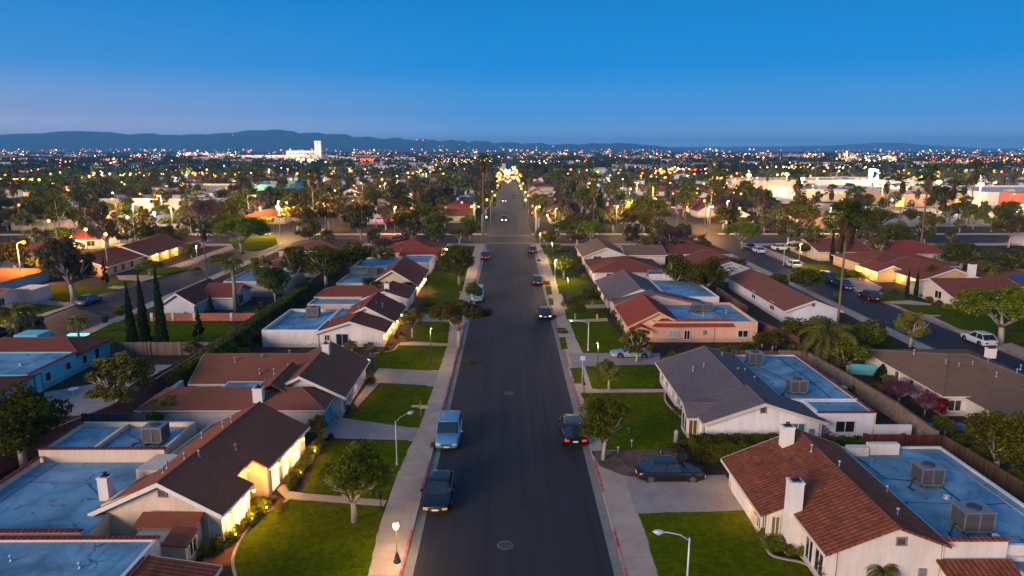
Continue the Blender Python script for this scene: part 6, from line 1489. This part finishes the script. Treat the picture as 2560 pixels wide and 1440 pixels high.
# trees among them
KN = [('bushy', 'dark leafy tree', .36), ('airy', 'loose-crowned olive-green tree', .16), ('dome', 'rounded dark tree', .07), ('spread', 'broad-crowned ochre tree', .09), ('grey', 'grey-brown feathery tree', .13), ('bare', 'bare mauve-grey tree', .08), ('conifer', 'narrow dark conifer', .06), ('palm', 'thin fan palm', .13)]
cnt = {k[0]: 0 for k in KN}; tspots = []
for x, y, side in hspots:
    for j in range(3 if y < 330 else 2):
        tspots.append((x + side * RF.uniform(5, 11) if j != 1 else x - side * RF.uniform(8, 11.5), y + RF.uniform(-8, 8)))
for i in range(430):
    y = 185 * (3.6 ** RF.random()); x = RF.uniform(-1, 1) * (.76 * y + 10); tspots.append((x, y))
for i in range(30): tspots.append((RF.choice([-1, 1]) * RF.uniform(7.6, 12), RF.uniform(190, 560)))
for i in range(60): tspots.append((RF.uniform(-300, -128), RF.uniform(90, 330)))
def onroad(x, y):
    if abs(x) < 7: return True
    if any(abs(x - q) < 5.6 for q in STX + FARX): return True
    return any(abs(y - q) < 7 for q in FARY) or abs(y - 170) < 14
for x, y in sorted(tspots, key=lambda q: q[1]):
    if onroad(x, y) or not infr(x, y, 4) or (y < 158 and -95 < x < 92): continue
    if shops(x, y) and RF.random() < .8: continue
    u = RF.random() * sum(k[2] for k in KN)
    for k, d, wgt in KN:
        u -= wgt
        if u <= 0: break
    if cnt[k] >= (295 if k == 'bushy' else 130): continue
    cnt[k] += 1
    hgt = {'bushy': RF.uniform(5, 10.5), 'airy': RF.uniform(5.5, 9.5), 'dome': RF.uniform(4, 6), 'spread': RF.uniform(4.5, 7), 'grey': RF.uniform(6, 10.5), 'bare': RF.uniform(5, 8), 'conifer': RF.uniform(6, 12), 'palm': RF.uniform(8, 16)}[k]
    wd = {'airy': hgt * .95, 'bushy': hgt * RF.uniform(.85, 1.25), 'dome': hgt * 1.1, 'spread': hgt * 1.25, 'grey': hgt * .75, 'bare': hgt * 1.0, 'conifer': hgt * .34, 'palm': RF.uniform(3.4, 5.2)}[k]
    plant(k, x, y, wd, hgt, d + ' ' + band(x, y), d + 's ' + band(x, y), 1 if y < 260 else 0, z=.0)
for i, x in enumerate([q for q in range(-190, 211, 6) if abs(q) > 9]):   # rows screening both sides of the cross street
    for yy in (153.5, 180.5, 187):
        if (yy < 160 and (-72 < x < -48 or 42 < x < 62)) or RF.random() < (.15 if yy == 180.5 else .3): continue
        xx = x + RF.uniform(-2.5, 2.5)
        if abs(xx) < 8.5 or any(abs(xx - q) < 6 for q in STX + FARX): continue
        k = RF.choice(['bushy', 'airy', 'olive', 'dome', 'spread', 'grey']); hh_ = RF.uniform(3.6, 6.8)
        plant(k, xx, yy + RF.uniform(-1.5, 1.5), hh_ * RF.uniform(.9, 1.3), hh_, 'street tree on the %s side of the cross street, %s of the main road' % ('near' if yy < 160 else 'far', 'left' if x < 0 else 'right'), 'street trees on the %s side of the cross street, %s' % ('near' if yy < 160 else 'far', 'left' if x < 0 else 'right'), 1)
# wood-like mass of trees and the roofs further out
rg = np.random.default_rng(4); n = 7500
Y = 520 * (7.0 ** rg.uniform(0, 1, n)); X = rg.uniform(-1, 1, n) * (.78 * Y + 20)
keep = (np.abs(X) > 9); Y = Y[keep]; X = X[keep]; n = len(X)
hh = rg.uniform(5, 12, n) * (1 + (rg.uniform(0, 1, n) > .94) * .7); m = 44
ang = rg.normal(size=(n, m, 3)); ang /= np.linalg.norm(ang, axis=2)[:, :, None]
P = ang * rg.uniform(.5, 1, (n, m, 1)); P[:, :, 0] *= hh[:, None] * .55; P[:, :, 1] *= hh[:, None] * .55; P[:, :, 2] = hh[:, None] * (.55 + P[:, :, 2] * .45)
P[:, :, 0] += X[:, None]; P[:, :, 1] += Y[:, None]
o = bpy.data.objects.new('distant_trees', leaf_mesh('distant_trees', P.reshape(-1, 3), 1.9, rg, leafmat('161D0E', '34361C', .1), .8)); C.objects.link(o); tagp(o, kind='stuff')
b = MB(); bm_ = [stucco('D2CCC4'), RED, flatroof(), BR, stucco('B8A88E')]
for i in range(1300):
    y = 545 * (5.5 ** RF.random()); x = RF.uniform(-1, 1) * (.78 * y)
    if abs(x) < 14: continue
    big = RF.random() < .14; w_, d_, h_ = (RF.uniform(20, 60), RF.uniform(12, 40), RF.uniform(5, 9)) if big else (RF.uniform(7, 12), RF.uniform(7, 11), 2.6)
    b.box(x - w_ / 2, x + w_ / 2, y - d_ / 2, y + d_ / 2, -.05, h_, RF.choice([0, 0, 4]), 2 if big or RF.random() < .3 else None)
    if not big:
        r_ = RF.choice([1, 3, 3]); z1 = h_ + 1.7; a_ = [(x - w_ / 2 - .4, y - d_ / 2 - .4, h_ + .01), (x + w_ / 2 + .4, y - d_ / 2 - .4, h_ + .01), (x + w_ / 2 + .4, y + d_ / 2 + .4, h_ + .01), (x - w_ / 2 - .4, y + d_ / 2 + .4, h_ + .01)]
        p, q = (x - w_ * .3, y, z1), (x + w_ * .3, y, z1)
        b.poly([a_[0], a_[1], q, p], r_); b.poly([a_[1], a_[2], q], r_); b.poly([a_[2], a_[3], p, q], r_); b.poly([a_[3], a_[0], p], r_)
tagp(b.build('distant_houses', bm_), kind='stuff')
# ================================================================ street lamps of the middle distance
def mini_lamp(c, st, desc, h=7.0, r=.3):
    t = thing('street_lamp', desc, 'street lamp', (0, 0, 0)); b = MB(); b.tube([(0, 0, 0), (0, 0, h)], [.1, .06], 6); b.tube([(0, 0, h), (1.0, 0, h + .3)], .05, 5); b.build('pole', plain('8E9094', .5), t)
    b = MB(); b.ball(1.1, 0, h + .15, r, 0, 8); b.build('lamp_head', emit(c, st), t); return t
ML = [(mini_lamp('FF8A1E', 4.5, 'a'), 'orange street lamp', (1, .42, .08)), (mini_lamp('FFB050', 5.5, 'b'), 'warm yellow street lamp', (1, .66, .28)), (mini_lamp('EAF2FF', 6, 'c'), 'white street lamp', (.85, .92, 1)), (mini_lamp('FF8A1E', 4.5, 'd', 7.0, .6), 'large orange street lamp', (1, .42, .08)), (mini_lamp('FFB050', 5.5, 'e', 7.0, .6), 'large warm street lamp', (1, .66, .28))]
placed = [False] * len(ML)
def put_lamp(x, y, k, power=0):
    t, d, cl = ML[k]; rz = RF.uniform(0, 6.28); lab = d + ' ' + band(x, y)
    if not placed[k]: placed[k] = True; t.location = (x, y, 0); t.rotation_euler = (0, 0, rz); t['label'] = lab; t['group'] = d + 's ' + band(x, y)
    else: copy_tree(t, (x, y, 0), rz, lab, d + 's ' + band(x, y))
    if power: plight('street_light', x + 1.1 * math.cos(rz), y + 1.1 * math.sin(rz), 6.6, power, cl, .4)
lamps = []
for x in allx:
    for s in (-1, 1):
        y = 190 + RF.uniform(0, 20)
        while y < 640:
            if infr(x, y, 0): lamps.append((x + s * 5.6, y))
            y += RF.uniform(34, 60) if x else 20
for y in [300, 420, 545]:
    for i in range(14): lamps.append((RF.uniform(-.7, .7) * y, y + 5.5))
for i in range(20): lamps.append((RF.uniform(-170, -66), RF.uniform(110, 240)))
lamps.sort(key=lambda q: q[1])
for i, (x, y) in enumerate(lamps[:210]):
    k = RF.choice([0, 0, 0, 1, 1, 2]); 
    if y > 330 and k < 2: k += 3
    if abs(x) < 8: k = 1 if y < 330 else 4
    put_lamp(x, y, k, (9500 if y < 330 else 16000) * RF.uniform(.5, 1.4) * (.07 if abs(x) < 8 else 1) if (i % 2 == 0 or abs(x) < 8) and y < 600 else 0)
# bright crossroads up the main road
for y, p in ((300, 900), (425, 3000), (560, 14000)):
    for s in (-1, 1): plight('street_light', s * 7, y, 8, p, (1, .66, .3), .6)
for x, y, p in ((-30, 165, 9000), (-60, 171, 16000), (-88, 168, 14000), (28, 174, 4000), (52, 168, 12000), (84, 170, 10000), (0, 170, 3500), (-9, 182, 1200)):
    put_lamp(x + (6.8 if not x else 0), 178.6, 1, 0); plight('street_light', x + (6.8 if not x else 0), 177.8, 7.4, p * .8, (1, .5, .13), .3)
# lamps along the main street, between the trees on both verges; the nearest of each verge added to warm the lawns
for i, (x, y, p) in enumerate(((-8.3, 68, 260), (8.3, 96, 420), (-8.3, 120, 800), (8.4, 134, 1400), (8.3, 62.5, 260), (-8.3, 29.5, 260))):
    street_lamp(x, y, 3.6, ['small lit lamp on the left verge by the white lamp-lit house', 'small lit lamp on the right verge beyond the salmon house', 'small lit lamp on the left verge by the pale blue house', 'small lit lamp on the right verge among the glowing bushes', 'small lit lamp on the right verge by the slate-roofed house lawn', 'lamp below the bottom edge of the left pavement'][i], (.3 if x < 0 else -.3, 0), .35, True, p, bulb='FFC890', st=6, hs=.6, colr='3C4044') if i != 5 else None
# cars far up the road and in the streets
ci = 0
for x, y, hd, lt, c in ((-2.0, 292, -90, 1, '303030'), (2.4, 318, 90, 2, '202020'), 
                        (-70, 172, 0, 0, '202428'), (-78, 174.5, 0, 0, 'B8B8B8'), (-84, 186, 90, 0, '303438'), (70, 186, 90, 0, '8A1A10'), (64, 186.5, 90, 0, 'A04030')):
    ci += 1
    if y < 300 or True:
        car('sedan', c, x, y, hd, ('oncoming car with bright headlamps' if lt == 1 else 'car with red tail lamps driving away' if lt == 2 else 'parked car') + ' ' + ['nearest of the far traffic', 'ahead of the first far crossroads', 'dark, in the cross street on the left', 'pale, in the cross street on the left', 'dark, on a driveway beyond the cross street, left', 'red, under the white lamp beyond the cross street', 'rust-coloured, beside the red one beyond the cross street'][ci - 1], lt)
# ================================================================ shops on the right
def shop(x0, x1, y0, y1, h, wallc, label, fronts, rot=None, name='shop_building'):
    t = thing(name, label, 'building', ((x0 + x1) / 2, (y0 + y1) / 2, 0)); b = MB(); b.box(x0, x1, y0, y1, 0, h); 
    for a in ((x0, x1, y0, y0 + .4), (x0, x1, y1 - .4, y1), (x0, x0 + .4, y0 + .4, y1 - .4), (x1 - .4, x1, y0 + .4, y1 - .4)): b.box(*a, h, h + .8)
    b.build('wall', stucco(wallc), t); f = MB(); f.poly([(x0 + .4, y0 + .4, h + .03), (x1 - .4, y0 + .4, h + .03), (x1 - .4, y1 - .4, h + .03), (x0 + .4, y1 - .4, h + .03)]); f.build('flat_roof', flatroof('CFCBC8'), t)
    for i in range(3):
        x = RF.uniform(x0 + 3, x1 - 3); y = RF.uniform(y0 + 3, y1 - 3); q = MB(); q.box(x - 1.5, x + 1.5, y - 1, y + 1, h, h + 1.6); q.build('roof_unit', plain('8E8E90', .6), t)
    for (face, a0, a1, z0, z1, c, s) in fronts:
        q = MB()
        if face == 'S': q.box(a0, a1, y0 - .35, y0 - .01, z0, z1)
        else: q.box(x0 - .35, x0 - .01, a0, a1, z0, z1)
        q.build('lit_shopfront' if s > 0 else 'awning', emit(c, s) if s > 0 else plain(c, .6), t)
    return t
shop(124, 166, 290, 330, 4.4, 'D4C0AA', 'long low shop with pale roof at the left end of the parade', [('W', 293, 300, .5, 3, 'FFD890', 3.0), ('S', 126, 146, 3.2, 4.0, 'FFC080', 1.6)])
shop(146, 176, 262, 286, 4.2, 'B08A70', 'brown-walled shop in the middle of the parade', [('S', 148, 151, .4, 3.6, 'FFC060', 3.5), ('S', 171, 173, .4, 3, 'FFB040', 2.5)])
shop(176, 268, 252, 300, 5.6, 'D8CCBC', 'wide shop hall with bright glazed front behind the two tall palms', [('S', 186, 200, .5, 4.2, 'FFD9A0', 4.0), ('S', 203, 214, .5, 4.2, 'FFE6B8', 4.5), ('W', 255, 268, .5, 4, 'FFCF90', 3.0), ('S', 184, 230, 4.4, 5.2, 'D8D0C8', 0)])
shop(176, 222, 214, 246, 6.2, '9C5240', 'red-fronted store at the right edge of the photo', [('S', 182, 196, 3.9, 5.2, '4AA8B8', .9), ('S', 180, 200, .5, 3.6, 'FFD090', 3.5), ('W', 218, 232, 4.2, 5.2, 'FF5040', 2.5), ('W', 216, 236, .5, 3.4, 'FFE0B0', 3.0)])
shop(112, 150, 345, 372, 6.0, 'C8B09A', 'distant store roof left of the bright screen', [('S', 114, 148, 1, 3.4, 'FFC080', 2.0)])
shop(150, 215, 345, 380, 6.0, 'D6D2CC', 'white-roofed hall behind the bright screen', [('S', 152, 210, 1, 3.6, 'FFE4C0', 2.4)])
t = thing('lit_screen', 'glaring blue-white screen standing behind the shop roofs', 'lit sign', (160, 296, 0)); x, y = G(2195, 478); y = 333; x = 176
b = MB(); b.box(x - 2.2, x + 2.2, y - .3, y + .3, 6.5, 12.5); t.location = (x, y, 0); b.build('panel', emit('CFE4FF', 9.0), t); b = MB(); b.box(x - .3, x + .3, y, y + .4, 0, 6.5); b.build('post', plain('8A8A8C', .5), t)
pave = [(132, 262), (176, 236), (176, 205), (128, 205), (104, 255)]
pxpoly('car_park', DRIVE, [(100, 340), (124, 340), (124, 290), (146, 262), (176, 252), (176, 196), (112, 196), (98, 240)], .03, .02, world=True)
for i, (x, y, p) in enumerate(((136, 250, 14000), (162, 236, 14000), (120, 282, 12000), (112, 322, 12000), (168, 214, 12000), (190, 206, 10000), (196, 248.5, 10000), (160, 256, 9000), (135, 335, 12000), (182, 340, 16000))):
    t = thing('lamp_mast', 'tall car-park lamp mast ' + ['before the brown shop', 'before the wide shop hall', 'at the left end of the parade', 'far left of the parade', 'nearest the red-fronted store', 'in front of the red-fronted store', 'against the wide hall glazing', 'between brown shop and wide hall', 'behind the left parade shop', 'behind the bright screen'][i], 'lamp mast', (x, y, 0))
    b = MB(); b.tube([(x, y, 0), (x, y, 10)], [.16, .1], 6); b.build('pole', plain('9A9488', .5), t); b = MB(); b.ball(x - .5, y, 10, .5, 0, 8); b.ball(x + .5, y, 10, .5, 0, 8); b.build('lamp_head', emit('FFD590', 26.0), t); plight('mast_light', x, y - 1.2, 9.2, p * .6, (1, .66, .3), .5, t)
for i in range(80):
    x = RF.uniform(100, 225); y = RF.choice([RF.uniform(196, 212), RF.uniform(236, 262), RF.uniform(300, 345)])
    if infr(x, y): 
        k = RF.choice(['bushy', 'olive', 'airy', 'palm', 'spread']); hh_ = RF.uniform(3.5, 7) if k != 'palm' else RF.uniform(8, 14)
        plant(k, x, y, hh_ * .9 if k != 'palm' else 4, hh_, 'tree standing in the lamp glow around the shops', 'trees in the lamp glow around the shops', 1)
# parked cars of the car park: one each, small
base_car = car('sedan', '7A2018', 128, 246, 20, 'dark red car in the lit car park', 0, 'cars in the lit car park')
others = [car('sedan', c, 124 + 4 * i, 230 + 7 * i, 20, n + ' car in the lit car park', 0, 'cars in the lit car park') for i, (c, n) in enumerate((('B8BCC0', 'silver'), ('20242C', 'black'), ('2C4878', 'blue'), ('C8C0B0', 'cream')))]
for i in range(22):
    s = RF.choice([base_car] + others); y = RF.choice([222, 229, 243, 256, 302, 314]) + RF.uniform(-.6, .6); x = RF.uniform(112, 150) if y < 262 else RF.uniform(103, 120)
    copy_tree(s, (x, y, .06), math.radians(RF.choice([0, 180]) + RF.uniform(-4, 4)), s['label'], 'cars in the lit car park')
# ================================================================ flat-roofed halls on the left, neon, forecourt
shop(-158, -92, 236, 256, 4.5, 'B9BEC4', 'long blue-roofed hall left of the bare round tree', [('S', -112, -104, .5, 3, 'FFD090', 1.6)])
shop(-150, -118, 284, 318, 5.5, 'D0C0A8', 'white-walled hall with striped lit shutters, far left', [('S', -134, -121, .6, 4, 'FFE0C0', 1.0)])
shop(-118, -95, 300, 322, 6, '3F8FB8', 'turquoise box building left of centre', [])
shop(-232, -190, 270, 285, 4.5, 'B8B4AC', 'low blue-grey hall at the left edge', [])
t = thing('petrol_canopy', 'brilliantly lit yellow forecourt canopy at the left edge', 'canopy', (-270, 378, 0)); b = MB(); b.box(-290, -252, 372, 386, 5.2, 6.4); b.build('roof', plain('D8B060', .6), t); b = MB(); b.box(-289, -253, 373, 385, 5.05, 5.18); b.build('light_panel', emit('FFD070', 12.0), t)
for sx in (-286, -271, -256):
    b = MB(); b.box(sx - .4, sx + .4, 378, 379, 0, 5.05); b.build('column', plain('C8C0B0', .6), t)
b = MB(); b.box(-290, -252, 371.9, 372, 5.3, 6.3); b.build('fascia_sign', emit('FFC858', 5.0), t)
t = thing('neon_canopy', 'low canopy edged with a pink-red neon strip beyond the cross street', 'canopy', (-34, 191, 0)); b = MB(); b.box(-37.5, -31, 190, 194, 2.4, 2.8); b.build('roof', plain('6E5A50', .7), t); b = MB(); b.box(-37.6, -30.9, 189.86, 189.98, 2.42, 2.72); b.build('neon_strip', emit('FF3050', 7.0), t)
b = MB(); b.box(-37.3, -37.0, 190.2, 190.5, 0, 2.4); b.box(-31.5, -31.2, 190.2, 190.5, 0, 2.4); b.build('posts', plain('6E5A50', .7), t); plight('neon_light', -34, 189, 2.2, 260, (1, .15, .2), .3, t)
# plant with tower, floodlit, on the horizon
t = thing('factory', 'pale floodlit industrial hall with a tall slim tower under the hills', 'building', (-350, 1185, 0)); ws = stucco('DCCFC0')
b = MB(); b.box(-378, -326, 1185, 1230, 0, 19); b.build('main_hall', ws, t); b = MB(); b.box(-456, -378.3, 1190, 1240, 0, 11.5); b.build('low_hall', ws, t)
b = MB(); b.box(-326, -262, 1195, 1230, 0, 6); b.loft([[(-326, yy, 6), (-262, yy, 6), (-262, yy, 7), (-326, yy, 12)] for yy in (1195.2, 1229.8)], 0, False); b.build('sloped_annexe', ws, t)
b = MB(); b.box(-327.5, -322.8, 1179, 1184.6, 0, 34); b.box(-321.2, -317, 1179, 1184.6, 0, 34); b.box(-322.8, -321.2, 1179.8, 1184, 0, 33.4); b.box(-328, -316.5, 1178.6, 1185, 34, 35.2); b.build('tower', stucco('E2D6C8'), t)
for k in range(9):
    b = MB(); b.box(-372 + 5 * k, -370 + 5 * k, 1184.8, 1184.98, 13, 15); b.build('window', plain('4A4A50'), t)
for x, y, p in ((-370, 1150, 2.4e4), (-345, 1150, 2.4e4), (-320, 1140, 4e4), (-400, 1155, 3.5e4), (-435, 1155, 3e4), (-295, 1160, 2.4e4)): plight('flood_light', x, y, 6, p, (1, .84, .66), 1.0, t)
# ================================================================ the city's lights
LC = [('FF8A28', 4.0), ('FFAE58', 4.5), ('FFDDB0', 6.0), ('FF3A28', 4.0), ('70E8E0', 4.0), ('FF6A20', 4.0)]
b = MB()
def dot(x, y, z, r, m):
    k = len(b.v); b.v += [(x - r, y, z), (x, y - r, z), (x + r, y, z), (x, y + r, z), (x, y, z + r), (x, y, z - r)]
    for f in ((0, 1, 4), (1, 2, 4), (2, 3, 4), (3, 0, 4), (1, 0, 5), (2, 1, 5), (3, 2, 5), (0, 3, 5)): b.f.append(tuple(k + i for i in f)); b.m.append(m); b.s.append(False)
for i in range(850):
    y = 430 * (13.0 ** (RF.random() ** .9)); x = RF.uniform(-1, 1) * .78 * y; z = RF.uniform(5, 11) if y < 2500 else RF.uniform(5, 20)
    dot(x, y, z, y * RF.choice([.0004, .0005, .0006, .0008, .0012]), RF.choices(range(6), [48, 28, 9, 3, 2, 10])[0])
CL = [(2000, 2060, 384, 392, 40, (1, 2, 3), .0012), (2090, 2150, 384, 398, 60, (1, 2, 5), .0014), (2150, 2240, 390, 403, 90, (2, 2, 1), .0018), (2320, 2560, 395, 408, 90, (0, 5, 3, 1), .0014), (2240, 2560, 380, 395, 60, (0, 2, 3), .0009),
      (445, 520, 382, 388, 45, (3, 3, 2), .0014), (520, 600, 383, 392, 34, (1, 2), .0008), (900, 935, 396, 403, 20, (3, 3, 0), .0015), (880, 935, 380, 384, 24, (1, 5), .001), (1080, 1230, 397, 407, 70, (1, 2), .0011), (1400, 1420, 383, 388, 14, (1, 2), .0014),
      (1300, 1400, 400, 408, 30, (2, 2), .001), (1246, 1290, 418, 458, 44, (1, 0, 1, 2), .0013), (1256, 1282, 425, 445, 16, (1, 2), .0022), (1625, 1690, 415, 445, 26, (1, 0), .0018), (1670, 1780, 420, 425, 30, (2, 3), .0011), (1780, 1900, 440, 450, 34, (0, 1), .0018), (1640, 1900, 384, 395, 90, (1, 2, 3), .0008),
      (1900, 2130, 412, 420, 60, (2, 2, 1), .0013), (2130, 2200, 415, 420, 20, (2,), .0012), (0, 80, 378, 388, 20, (2, 1), .0008), (240, 330, 395, 408, 22, (1, 0), .0014), (320, 450, 385, 390, 20, (2,), .0008), (150, 200, 398, 408, 12, (2, 1), .0014), (740, 790, 398, 406, 16, (2, 2), .0022), (230, 600, 430, 440, 40, (0, 1, 2), .0016), (1300, 1640, 378, 392, 60, (1, 2, 0), .0008), (1740, 2100, 455, 485, 40, (0, 1), .0016)]
for (a0, a1, b0, b1, n_, cs, sz) in CL:
    for i in range(n_):
        px, py = RF.uniform(a0, a1), RF.uniform(b0, b1); z = RF.uniform(5, 9); x, y = G(px, max(py, 376.5 + 0), z); y = min(y, 5600); x = CX + (px - 1271) / F * y if y == 5600 else x
        dot(x, y, z, y * sz * RF.uniform(.5, 1.1), RF.choice(cs))
for (px, py, m_, sz) in ((1048, 349.5, 3, .0011), (1062, 350.5, 3, .0011), (1102, 366, 1, .0006), (1110, 365, 1, .0006), (1152, 361, 2, .0005), (1172, 370, 1, .0005), (1252, 368, 0, .0006), (1300, 376, 0, .0006), (1340, 368, 2, .0005), (1380, 366, 2, .0005), (600, 337, 2, .0005), (565, 348, 0, .0005), (1500, 374, 1, .0006)):
    y = 5450; x = (px - 1271) / F * y; dot(x, y, ZT(px, py, y), y * sz, m_)
tagp(b.build('city_lights', [emit(c, s) for c, s in LC]), kind='stuff')
